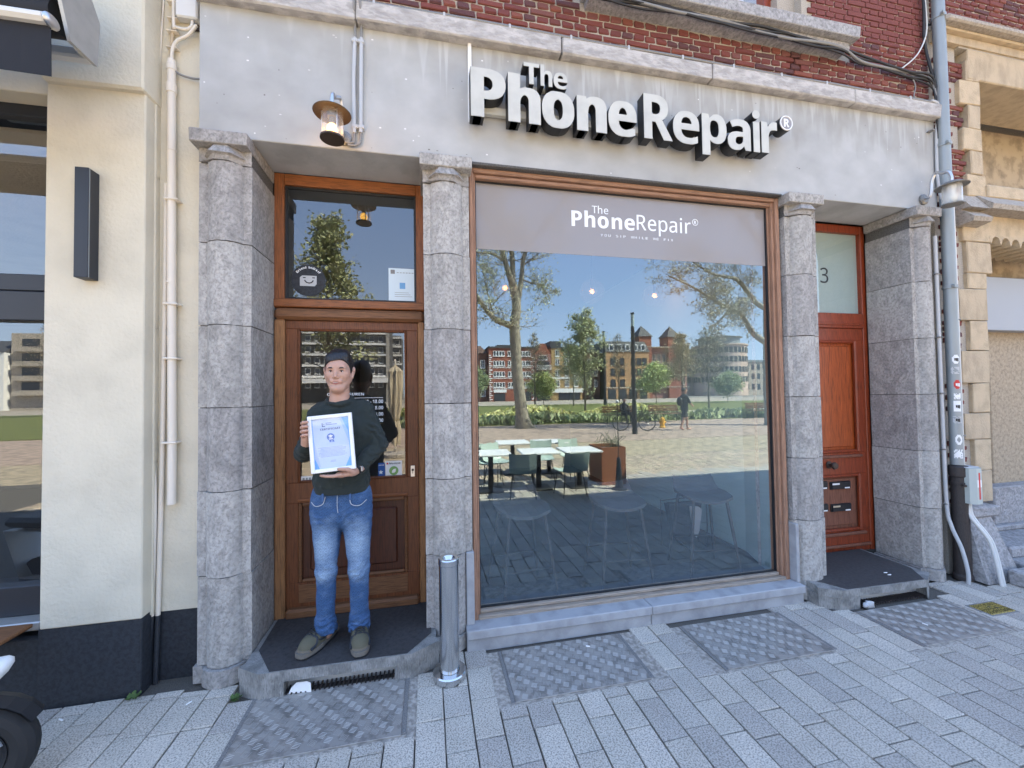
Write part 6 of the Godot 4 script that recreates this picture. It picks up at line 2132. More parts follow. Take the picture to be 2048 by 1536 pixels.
	obj("white_band", boxed(V(0, 4.85, -0.12), V(7.4, 5.35, 0.0)), wf, b)
	obj("fascia", boxed(V(0.0, 1.75, -0.3), V(7.4, 2.7, 0.0)), wf, b)
	obj("shop_opening", boxed(V(1.6, 0.05, -0.05), V(6.8, 1.7, 0.0)), dark, b)
	b = thing("corner_house", "apricot corner house with dark mansard roof mirrored at the window's centre", "building", row, V(41.0, 0, 85))
	obj("wall", boxed(V(0, 0, 0), V(11.5, 11.3, 12)), apricot, b)
	s = Shape.new()
	s.prism(PackedVector2Array([Vector2(0, 0), Vector2(0, 11.3), Vector2(12, 11.3), Vector2(12, 0)]), -0.05, 0.0, Transform3D(Basis(V(0, 0, 1), V(0, 1, 0), V(-1, 0, 0)), Vector3.ZERO))
	obj("side_wall", s, ochre, b)
	s = Shape.new()
	s.quad(V(11.7, 11.3, -0.2), V(-0.2, 11.3, -0.2), V(0.6, 13.9, 0.9), V(10.9, 13.9, 0.9))
	s.quad(V(-0.2, 11.3, -0.2), V(-0.2, 11.3, 12), V(0.6, 13.9, 11), V(0.6, 13.9, 0.9))
	s.quad(V(11.7, 11.3, 12), V(11.7, 11.3, -0.2), V(10.9, 13.9, 0.9), V(10.9, 13.9, 11))
	s.quad(V(10.9, 13.9, 0.9), V(0.6, 13.9, 0.9), V(0.6, 13.9, 11), V(10.9, 13.9, 11))
	obj("mansard_roof", s, slate, b)
	pane_grid(b, spread_out(0.8, 5.6, 2) + spread_out(6.6, 11.0, 3), [3.1, 5.7, 8.2], 1.15, 1.6, M.anthracite, dark, false)
	for x in spread_out(0.6, 11.0, 5):
		var o := obj("dormer", boxed(V(x - 0.55, 11.6, -0.1), V(x + 0.55, 13.1, 1.2)), wf, b)
		obj("pane", boxed(V(x - 0.4, 11.75, -0.13), V(x + 0.4, 12.9, -0.09)), dark, o)
	obj("string_course", boxed(V(0, 2.6, -0.15), V(11.5, 2.85, 0.0)), cream, b)
	for x in spread_out(0.3, 11.2, 4):
		obj("shop_opening", boxed(V(x - 1.0, 0.05, -0.05), V(x + 1.0, 2.3, 0.0)), dark, b)
	obj("awning", boxed(V(6.3, 2.2, -1.4), V(10.0, 2.35, 0.0)), wf, b)
	b = thing("grey_side_house", "dark grey house end mirrored just left of the apricot corner house", "building", row, V(35.3, 0, 88))
	obj("wall", boxed(V(0, 0, 0), V(5.7, 11.5, 10)), brown, b)
	s = Shape.new()
	gable_roof(s, 0, 5.7, 11.5, 13.6, 10)
	obj("roof", s, slate, b)
	pane_grid(b, spread_out(0.4, 5.4, 3), [3.1, 5.7, 8.3], 0.9, 1.5, wf, dark)
	b = thing("turret_house", "red brick house with two pointed turrets mirrored right of centre", "building", row, V(50.8, 0, 88))
	obj("wall", boxed(V(2.2, 0, 0), V(14.0, 13.0, 10)), pink, b)
	for x in [0.4, 8.4]:
		obj("turret", boxed(V(x, 0, -0.8), V(x + 3.4, 15.4, 3)), red, b)
		s = Shape.new()
		var c := [V(x - 0.3, 15.4, -1.1), V(x + 3.7, 15.4, -1.1), V(x + 3.7, 15.4, 3.3), V(x - 0.3, 15.4, 3.3)]
		for k in 4:
			s.tri(c[(k + 1) % 4], c[k], V(x + 1.7, 18.4, 1.1))
		obj("turret_roof", s, slate, b)
	pane_grid(b, [1.4, 2.8, 9.4, 10.8], [13.3], 0.6, 1.2, cream, dark, false)
	pane_grid(b, spread_out(4.2, 8.2, 3) + spread_out(12.0, 13.9, 1), [3.4, 6.3, 9.2], 1.0, 1.9, cream, dark)
	for y in [2.7, 5.6, 8.5, 12.7]:
		obj("string_course", boxed(V(0.4, y, -0.9), V(14.0, y + 0.2, 0.0)), cream, b)
	obj("shop_opening", boxed(V(10.5, 0.05, -0.05), V(13.5, 2.4, 0.0)), dark, b)
	b = thing("round_building", "pale rounded office building mirrored at the right of the window", "building", row, V(99.0, 0, 118))
	s = Shape.new()
	s.lathe([Vector2(8.5, 0.0), Vector2(8.5, 16.6), Vector2(8.9, 16.7), Vector2(8.9, 17.1), Vector2(0.0, 17.1)], Vector3.ZERO, 36)
	obj("round_wall", s, mat("house_pale", lin(0.55, 0.42, 0.35), 0.9), b)
	s = Shape.new()
	s.lathe([Vector2(6.5, 17.0), Vector2(6.5, 19.6), Vector2(7.4, 19.7), Vector2(0.0, 21.2)], Vector3.ZERO, 30)
	obj("round_roof", s, M.zinc, b)
	for y in [4.6, 7.8, 11.2, 14.2]:
		s = Shape.new()
		s.lathe([Vector2(8.53, y), Vector2(8.56, y + 0.01), Vector2(8.56, y + 1.75), Vector2(8.53, y + 1.76)], Vector3.ZERO, 36)
		var o := obj("window_band", s, dark, b)
		s = Shape.new()
		for k in 36:
			var a := TAU * k / 36.0
			s.box(V(-0.18, y, 8.50), V(0.18, y + 1.76, 8.66), 0.0, Transform3D(Basis(Vector3.UP, a), Vector3.ZERO))
		obj("pier", s, cream, o)
	obj("wing_wall", boxed(V(8.0, 0, -2), V(18.0, 11.5, 10)), cream, b)
	obj("wing_roof", boxed(V(7.8, 11.5, -2.3), V(18.3, 12.2, 10)), M.zinc, b)
	pane_grid(b, [10.0, 12.4, 14.8, 17.2], [], 1.0, 2.0, wf, dark)
	var wing := obj("left_wing", boxed(V(-24.0, 0, 4), V(-6.0, 15.5, 12)), cream, b)
	obj("left_wing_roof", boxed(V(-24.3, 15.5, 3.7), V(-6.0, 16.4, 12)), M.zinc, wing)
	for k in 8:
		for y in [4.6, 7.8, 11.2]:
			obj("pane", boxed(V(-23.0 + k * 2.2, y, 3.9), V(-21.6 + k * 2.2, y + 2.0, 4.0)), dark, b)
	for k in 4:
		for y in [2.0, 5.6, 8.8]:
			obj("pane", boxed(V(8.9 + k * 2.3, y, -2.06), V(10.0 + k * 2.3, y + 1.9, -2.0)), dark, b)
	# office block in the door glass
	var cladding := mat("office_grey", lin(0.10, 0.095, 0.085), 0.7, "mottle", V(0.4, 0.4, 0.4))
	b = thing("office_block", "dark grey office block with white balcony bands mirrored in the door glass", "building", "office blocks across the mirrored square", V(0, 0, 112))
	obj("wall", boxed(V(-60, 0, 0), V(-10.6, 27.0, 14)), cladding, b)
	obj("roof_edge", boxed(V(-60.3, 27.0, -0.6), V(-10.2, 27.9, 14)), wf, b)
	for k in 7:
		var y := 6.7 + 2.95 * k
		obj("balcony_band", boxed(V(-60, y, -0.9), V(-10.4, y + 0.55, 0.0)), wf, b)
	pane_grid(b, spread_out(-44.0, -11.5, 14), [4.0, 7.7, 10.65, 13.6, 16.55, 19.5, 22.45], 1.3, 1.5, wf, dark, false)
	obj("corner_post", boxed(V(-11.2, 0, -1.0), V(-10.4, 27.0, -0.1)), mat("concrete", lin(0.35, 0.33, 0.30), 0.9), b)
	obj("canopy", boxed(V(-46, 5.2, -3.0), V(-10.6, 6.4, 0.0)), wf, b)
	b = thing("office_wing", "narrower dark grey office wing mirrored right of the office block", "building", "office blocks across the mirrored square", V(0, 0, 136))
	obj("wall", boxed(V(-12.6, 0, 0), V(-8.7, 21.8, 12)), cladding, b)
	for k in 7:
		obj("balcony_band", boxed(V(-12.6, 3.0 + 2.95 * k, -0.9), V(-8.5, 3.6 + 2.95 * k, 0.0)), wf, b)
	pane_grid(b, [-11.6, -9.8], [4.2, 7.1, 10.1, 13.0, 16.0, 18.9], 1.3, 1.4, wf, dark, false)
	# pale blocks in the window of the cream house
	b = thing("pale_block", "pale six storey apartment block mirrored in the left house window", "building", row, V(-74.0, 0, 85))
	obj("wall", boxed(V(1.4, 0, 0), V(16.0, 13.8, 12)), cream, b)
	for k in 4:
		obj("balcony_band", boxed(V(2.4, 2.6 + 2.6 * k, -1.0), V(16.0, 3.5 + 2.6 * k, 0.0)), cream, b)
		obj("pane", boxed(V(3.0, 3.6 + 2.6 * k, -0.05), V(5.6, 5.0 + 2.6 * k, 0.0)), dark, b)
		obj("pane", boxed(V(6.6, 3.6 + 2.6 * k, -0.05), V(9.2, 5.0 + 2.6 * k, 0.0)), dark, b)
	b = thing("white_town_house", "white town house with dark roof mirrored in the left house window", "building", row, V(-85.0, 0, 84))
	obj("wall", boxed(V(0, 0, 0), V(12.2, 10.2, 12)), wf, b)
	s = Shape.new()
	gable_roof(s, 0, 12.2, 10.2, 12.8, 9, 1.0)
	obj("roof", s, slate, b)
	pane_grid(b, spread_out(5.0, 12.0, 4), [2.9, 6.4], 1.0, 2.2, cream, dark)


func square_things() -> void:
	# terrace furniture in the sun by the kerb
	var proto: Node3D = null
	var say := ["white terrace table nearest the planter, mirrored", "white terrace table in the middle of the front row, mirrored", "white terrace table at the left end of the front row, mirrored", "white terrace table in the back row at the left, mirrored", "white terrace table in the back row at the right, mirrored"]
	var n := 0
	for e in [[2.56, 3.78], [1.84, 3.82], [1.02, 3.86], [1.68, 5.2], [2.42, 5.1]]:
		if proto == null:
			proto = thing("terrace_table", "", "table", "white tables of the mirrored terrace")
			obj("table_top", boxed(V(-0.325, 0.615, -0.325), V(0.325, 0.645, 0.325), 0.006), M.white, proto)
			obj("column", boxed(V(-0.04, 0.03, -0.04), V(0.04, 0.615, 0.04), 0.006), M.black, proto)
			obj("foot", boxed(V(-0.2, 0.0, -0.2), V(0.2, 0.03, 0.2), 0.008), M.black, proto)
		var o: Node3D = proto if n == 0 else dup(proto, Vector3.ZERO)
		o.position = V(e[0], 0, e[1])
		o.rotation.y = 0.06
		o.set_meta("label", say[n])
		n += 1
	var chair := thing("terrace_chair", "", "chair", "terrace chairs by the mirrored tables")
	var shell := mat("chair_shell", lin(0.42, 0.52, 0.47), 0.5)
	var s := Shape.new()
	var rows := []
	for e in [[0.20, 0.40], [0.1, 0.385], [-0.08, 0.385], [-0.18, 0.40], [-0.22, 0.46], [-0.25, 0.58], [-0.28, 0.70]]:
		rows.append([V(-0.21, e[1] + 0.02, e[0]), V(-0.1, e[1], e[0] - 0.01), V(0.1, e[1], e[0] - 0.01), V(0.21, e[1] + 0.02, e[0])])
	for k in 6:
		for j in 3:
			s.quad(rows[k][j], rows[k][j + 1], rows[k + 1][j + 1], rows[k + 1][j])
			s.quad(rows[k][j + 1] - V(0, 0.012, 0.008), rows[k][j] - V(0, 0.012, 0.008), rows[k + 1][j] - V(0, 0.012, 0.008), rows[k + 1][j + 1] - V(0, 0.012, 0.008))
	obj("seat_shell", s, shell, chair)
	for e in [[-1.0, 1.0], [1.0, 1.0], [-1.0, -1.0], [1.0, -1.0]]:
		obj("leg", piped([V(0.15 * e[0], 0.385, 0.14 * e[1]), V(0.2 * e[0], 0.0, 0.19 * e[1])], 0.009, 6), M.black, chair)
	n = 0
	for e in [[1.25, 4.35, 2.6, "pale green terrace chair left of the back tables, mirrored"], [1.05, 4.3, 2.8, "pale green terrace chair at the far left, mirrored"], [1.45, 3.35, 0.2, "pale green terrace chair before the middle front table, mirrored"], [2.1, 4.45, 3.3, "pale green terrace chair between the table rows, mirrored"], [2.75, 4.5, 3.0, "pale green terrace chair beside the planter, mirrored"], [2.2, 3.25, -0.1, "pale green terrace chair between the two front tables, mirrored"]]:
		var o: Node3D = chair if n == 0 else dup(chair, Vector3.ZERO)
		o.position = V(e[0], 0, e[1])
		o.rotation.y = e[2]
		o.set_meta("label", e[3])
		n += 1
	var p := thing("planter", "rust coloured square planter with thin plants mirrored beside the tables", "planter", "", V(3.18, 0, 3.98))
	s = Shape.new()
	ring(s, -0.23, 0.23, -0.28, 0.28, 0.02, 0.0, 0.66, 0.003)
	var t := Shape.new()
	for k in s.v.size():
		t.put(V(s.v[k].x, s.v[k].z, -s.v[k].y), V(s.n[k].x, s.n[k].z, -s.n[k].y))
	obj("box", t, mat("rust", lin(0.34, 0.115, 0.045), 0.8, "grain", V(4, 4, 4)), p)
	obj("soil", boxed(V(-0.21, 0.0, -0.26), V(0.21, 0.60, 0.26)), M.joint, p)
	s = Shape.new()
	for k in 30:
		var at := V(rng.randf_range(-0.18, 0.18), 0.6, rng.randf_range(-0.22, 0.22))
		s.tube([at, at + V(rng.randfn(0, 0.05), 0.12, rng.randfn(0, 0.05)), at + V(rng.randfn(0, 0.1), rng.randf_range(0.15, 0.3), rng.randfn(0, 0.1))], [0.004], 4)
	obj("stems", s, M.weed_stem if M.has("weed_stem") else mat("weed_stem", lin(0.10, 0.12, 0.05), 0.8), p)
	p = thing("dark_post", "dark tapered post with a thin rod mirrored before the planter", "post", "", V(3.12, 0, 3.40))
	s = Shape.new()
	s.lathe([Vector2(0.0, 0.0), Vector2(0.13, 0.0), Vector2(0.13, 0.015), Vector2(0.065, 0.03), Vector2(0.03, 0.52), Vector2(0.0, 0.53)], Vector3.ZERO, 16)
	obj("foot", s, M.black, p)
	s = Shape.new()
	s.tube([V(0, 0.5, 0), V(0, 1.45, 0)], [0.008], 6)
	obj("rod", s, M.black, p)
	s = Shape.new()
	s.ball(V(0, 1.46, 0), V(0.03, 0.03, 0.03), 10, 6)
	obj("knob", s, M.white, p)
	# folded parasol
	var u := thing("folded_parasol", "folded cream parasol on a round base mirrored in the door glass", "parasol", "", V(-0.86, 0, 7.8))
	s = Shape.new()
	var prof := [[0.36, 0.10], [0.42, 0.115], [0.7, 0.13], [0.92, 0.10], [0.97, 0.085], [1.02, 0.10], [1.4, 0.15], [1.9, 0.165], [2.2, 0.16], [2.27, 0.175], [2.33, 0.12], [2.40, 0.05], [2.46, 0.02]]
	var last := []
	for e in prof:
		var line := []
		for k in 32:
			var a := TAU * k / 32.0
			var f := 1.0 + 0.22 * sin(a * 8.0 + e[0] * 1.5) + 0.08 * sin(a * 3.0 + e[0] * 4.0)
			var yy: float = e[0] - (0.09 * (0.5 + 0.5 * sin(a * 4.0 + 1.0)) if e[0] < 0.4 else 0.0)
			line.append(V(cos(a) * e[1] * f, yy, -sin(a) * e[1] * f))
		if last.size():
			for k in 32:
				s.quad(last[k], last[(k + 1) % 32], line[(k + 1) % 32], line[k])
		last = line
	obj("folded_canopy", s, mat("parasol_cloth", lin(0.50, 0.44, 0.34), 0.9), u)
	s = Shape.new()
	s.tube([V(0, 0, 0), V(0, 2.55, 0)], [0.024], 10)
	s.ball(V(0, 2.55, 0), V(0.03, 0.05, 0.03), 10, 6)
	obj("pole", s, M.pvc, u)
	s = Shape.new()
	s.lathe([Vector2(0.0, 0.0), Vector2(0.36, 0.0), Vector2(0.36, 0.07), Vector2(0.30, 0.10), Vector2(0.04, 0.12), Vector2(0.04, 0.2), Vector2(0, 0.2)], Vector3.ZERO, 24)
	obj("base", s, M.cement, u)
	obj("strap", piped(loop(V(0, 0.0, 0), 0.1, 16).map(func(q): return V(q.x, 0.97, q.y)), 0.012, 6), M.yellow_cover, u)
	# lamp columns
	for e in [[7.83, 11.4, 4.72, 0.072, "near dark lamp column with glass top mirrored at the window's centre"], [15.75, 31.0, 7.2, 0.12, "far slim lamp column mirrored left of the nearer column"]]:
		var l := thing("lamp_column", e[4], "lamp column", "lamp columns on the mirrored square", V(e[0], 0, e[1]))
		s = Shape.new()
		s.lathe([Vector2(0.0, 0.0), Vector2(e[3] * 1.4, 0.0), Vector2(e[3] * 1.25, 1.0), Vector2(e[3], 1.3), Vector2(e[3], e[2] - 0.55), Vector2(0.0, e[2] - 0.55)], Vector3.ZERO, 18)
		obj("column", s, M.anthracite, l)
		s = Shape.new()
		s.lathe([Vector2(e[3] * 0.85, e[2] - 0.55), Vector2(e[3] * 0.85, e[2] - 0.06)], Vector3.ZERO, 18)
		obj("glass_top", s, M.frosted, l)
		s = Shape.new()
		s.lathe([Vector2(0.0, e[2] - 0.06), Vector2(e[3], e[2] - 0.06), Vector2(e[3], e[2]), Vector2(0.0, e[2])], Vector3.ZERO, 18)
		obj("cap", s, M.anthracite, l)
	# benches, hydrant, bicycle
	var bench := thing("park_bench", "", "bench", "benches along the mirrored planting")
	s = Shape.new()
	for k in 4:
		s.box(V(-0.9, 0.43, -0.22 + 0.115 * k), V(0.9, 0.46, -0.12 + 0.115 * k), 0.005)
	obj("seat", s, M.wood_worn_h, bench)
	s = Shape.new()
	for k in 3:
		s.box(V(-0.9, 0.55 + 0.12 * k, 0.22 + 0.03 * k), V(0.9, 0.64 + 0.12 * k, 0.25 + 0.03 * k), 0.005)
	obj("backrest", s, M.wood_worn_h, bench)
	for x in [-0.8, 0.0, 0.8]:
		s = Shape.new()
		s.tube(smooth_path([V(x, 0, -0.2), V(x, 0.42, -0.2), V(x, 0.42, 0.2), V(x, 0.0, 0.24)]), [0.02], 6)
		s.tube([V(x, 0.42, 0.2), V(x, 0.9, 0.32)], [0.02], 6)
		s.tube(smooth_path([V(x, 0.42, -0.18), V(x, 0.64, -0.16), V(x, 0.66, 0.1), V(x, 0.64, 0.24)]), [0.015], 6)
		obj("bench_frame", s, M.anthracite, bench)
	n = 0
	for e in [[12.6, 16.7, "park bench mirrored left of the yellow hydrant"], [9.9, 16.7, "park bench with a seated person mirrored behind the bicycle"], [19.2, 17.2, "park bench mirrored near the right edge of the window"]]:
		var o: Node3D = bench if n == 0 else dup(bench, Vector3.ZERO)
		o.position = V(e[0], 0, e[1])
		o.set_meta("label", e[2])
		n += 1
	var hy := thing("yellow_hydrant", "yellow hydrant mirrored on the red promenade", "hydrant", "", V(10.35, 0, 13.5))
	s = Shape.new()
	s.lathe([Vector2(0.0, 0.0), Vector2(0.13, 0.0), Vector2(0.13, 0.05), Vector2(0.10, 0.07), Vector2(0.10, 0.32), Vector2(0.12, 0.34), Vector2(0.10, 0.42), Vector2(0.04, 0.47), Vector2(0.0, 0.47)], Vector3.ZERO, 16)
	obj("barrel", s, mat("hydrant_yellow", lin(0.75, 0.40, 0.03), 0.5), hy)
	s = Shape.new()
	s.lathe([Vector2(0.05, -0.16), Vector2(0.05, 0.16)], V(0, 0.25, 0), 12, Basis(Vector3.BACK, PI / 2))
	obj("outlet", s, M.hydrant_yellow, hy)
	bicycle(V(8.42, 0, 12.55), 0.42)
	passer_by()


func bicycle(at: Vector3, turn: float) -> void:
	var b := thing("bicycle", "dark bicycle leaning at the near lamp column, mirrored", "bicycle", "", at, turn)
	for x in [-0.53, 0.53]:
		var s := Shape.new()
		s.tube(loop(V(x, 0.34, 0), 0.325, 28), [0.018], 6, false)
		var w := obj("wheel", s, M.black, b)
		s = Shape.new()
		for k in 14:
			var a := TAU * k / 14.0
			s.tube([V(x, 0.34, 0), V(x + cos(a) * 0.32, 0.34 + sin(a) * 0.32, 0)], [0.0025], 3, false)
		obj("spokes", s, M.steel_rough, w)
	var s := Shape.new()
	for e in [[V(-0.53, 0.34, 0), V(-0.06, 0.32, 0)], [V(-0.06, 0.32, 0), V(-0.18, 0.82, 0)], [V(-0.53, 0.34, 0), V(-0.16, 0.72, 0)], [V(-0.06, 0.32, 0), V(0.36, 0.74, 0)], [V(-0.17, 0.75, 0), V(0.34, 0.82, 0)], [V(0.53, 0.34, 0), V(0.36, 0.72, 0)], [V(0.36, 0.72, 0), V(0.32, 0.98, 0)]]:
		s.tube(e, [0.018], 8)
	obj("frame", s, M.anthracite, b)
	s = Shape.new()
	s.ball(V(-0.2, 0.88, 0), V(0.13, 0.035, 0.07), 12, 6)
	obj("saddle", s, M.black, b)
	s = Shape.new()
	s.tube(smooth_path([V(0.2, 0.97, -0.28), V(0.3, 1.0, -0.2), V(0.34, 1.0, 0), V(0.3, 1.0, 0.2), V(0.2, 0.97, 0.28)]), [0.013], 6)
	obj("handlebar", s, M.black, b)
	s = Shape.new()
	s.lathe([Vector2(0.0, -0.01), Vector2(0.09, -0.01), Vector2(0.09, 0.01), Vector2(0, 0.01)], V(-0.06, 0.32, 0.05), 16, UPRIGHT)
	obj("chain_wheel", s, M.steel_rough, b)


func passer_by() -> void:
	var skin := mat("skin", lin(0.46, 0.27, 0.20), 0.5)
	skin.subsurf_scatter_enabled = true
	skin.subsurf_scatter_strength = 0.08
	var p := thing("person", "person in dark top and shorts walking across the promenade, mirrored", "person", "", V(10.55, 0, 12.15))
	var f := Field.new(V(-0.5, -0.02, -0.35), V(0.5, 1.8, 0.35), 0.022)
	for e in [[V(0.0, 1.60, 0), V(0.02, 1.66, 0), 0.095, 0.10], [V(0, 1.42, 0), V(0, 1.55, 0), 0.055, 0.05], [V(0.16, 0.07, 0.07), V(0.14, 0.5, 0.08), 0.042, 0.055], [V(0.14, 0.5, 0.08), V(0.02, 0.92, 0.08), 0.06, 0.085], [V(-0.24, 0.1, -0.07), V(-0.12, 0.5, -0.08), 0.042, 0.055], [V(-0.12, 0.5, -0.08), V(0.0, 0.92, -0.08), 0.06, 0.085], [V(0.16, 0.05, 0.07), V(0.3, 0.04, 0.07), 0.045, 0.035], [V(-0.24, 0.09, -0.07), V(-0.12, 0.04, -0.07), 0.045, 0.035], [V(-0.05, 1.38, 0.19), V(-0.12, 1.1, 0.23), 0.042, 0.038], [V(-0.12, 1.1, 0.23), V(0.06, 0.95, 0.24), 0.036, 0.03], [V(0.0, 1.38, -0.19), V(0.1, 1.12, -0.23), 0.042, 0.038], [V(0.1, 1.12, -0.23), V(0.26, 1.0, -0.2), 0.036, 0.03], [V(0, 0.95, 0), V(0, 1.38, 0), 0.1, 0.13]]:
		f.bone(e[0], e[1], e[2], e[3], 0.03)
	var s := Shape.new()
	f.grow(s)
	obj("body", s, skin, p)
	f = Field.new(V(-0.4, 0.5, -0.4), V(0.4, 1.6, 0.4), 0.022)
	f.bone(V(-0.02, 0.95, 0), V(0.0, 1.36, 0), 0.15, 0.17, 0.05)
	f.bone(V(0.0, 1.36, -0.12), V(0.0, 1.36, 0.12), 0.09, 0.09, 0.05)
	f.bone(V(-0.02, 1.38, 0.19), V(-0.11, 1.14, 0.23), 0.06, 0.055, 0.03)
	f.bone(V(0.0, 1.38, -0.19), V(0.09, 1.16, -0.23), 0.06, 0.055, 0.03)
	f.bone(V(-0.02, 0.9, 0.08), V(0.11, 0.6, 0.08), 0.11, 0.09, 0.05)
	f.bone(V(-0.02, 0.9, -0.08), V(-0.1, 0.6, -0.08), 0.11, 0.09, 0.05)
	s = Shape.new()
	f.grow(s)
	obj("dark_clothes", s, M.plinth, p)
	s = Shape.new()
	s.ball(V(-0.02, 1.69, 0), V(0.11, 0.09, 0.105), 14, 8)
	obj("hair", s, M.black, p)
	s = Shape.new()
	s.ball(V(-0.22, 1.2, 0), V(0.12, 0.2, 0.14), 14, 8)
	obj("backpack", s, M.black, p)
	p = thing("person", "person in dark clothes sitting on the bench behind the bicycle, mirrored", "person", "", V(10.1, 0, 16.5))
	f = Field.new(V(-0.35, -0.02, -0.75), V(0.35, 1.4, 0.35), 0.024)
	for e in [[V(0, 0.5, 0.1), V(0, 0.95, 0.12), 0.15, 0.15], [V(-0.1, 0.52, 0.08), V(-0.12, 0.52, -0.38), 0.085, 0.06], [V(0.1, 0.52, 0.08), V(0.12, 0.52, -0.38), 0.085, 0.06], [V(-0.12, 0.52, -0.38), V(-0.12, 0.07, -0.45), 0.06, 0.045], [V(0.12, 0.52, -0.38), V(0.12, 0.07, -0.45), 0.06, 0.045], [V(-0.12, 0.05, -0.42), V(-0.12, 0.04, -0.6), 0.045, 0.035], [V(0.12, 0.05, -0.42), V(0.12, 0.04, -0.6), 0.045, 0.035], [V(-0.18, 0.95, 0.1), V(-0.24, 0.7, 0.0), 0.055, 0.05], [V(0.18, 0.95, 0.1), V(0.24, 0.7, 0.0), 0.055, 0.05], [V(-0.24, 0.7, 0.0), V(-0.1, 0.62, -0.2), 0.05, 0.04], [V(0.24, 0.7, 0.0), V(0.1, 0.62, -0.2), 0.05, 0.04]]:
		f.bone(e[0], e[1], e[2], e[3], 0.03)
	s = Shape.new()
	f.grow(s)
	obj("clothes", s, M.plinth, p)
	s = Shape.new()
	s.ball(V(0, 1.2, 0.07), V(0.085, 0.115, 0.095), 14, 10)
	s.tube([V(0, 1.0, 0.1), V(0, 1.12, 0.08)], [0.05], 8)
	obj("body", s, skin, p)
	s = Shape.new()
	s.ball(V(0, 1.235, 0.09), V(0.093, 0.1, 0.10), 14, 10)
	obj("hair", s, M.black, p)


# ---------------------------------------------------------------- the man with the certificate

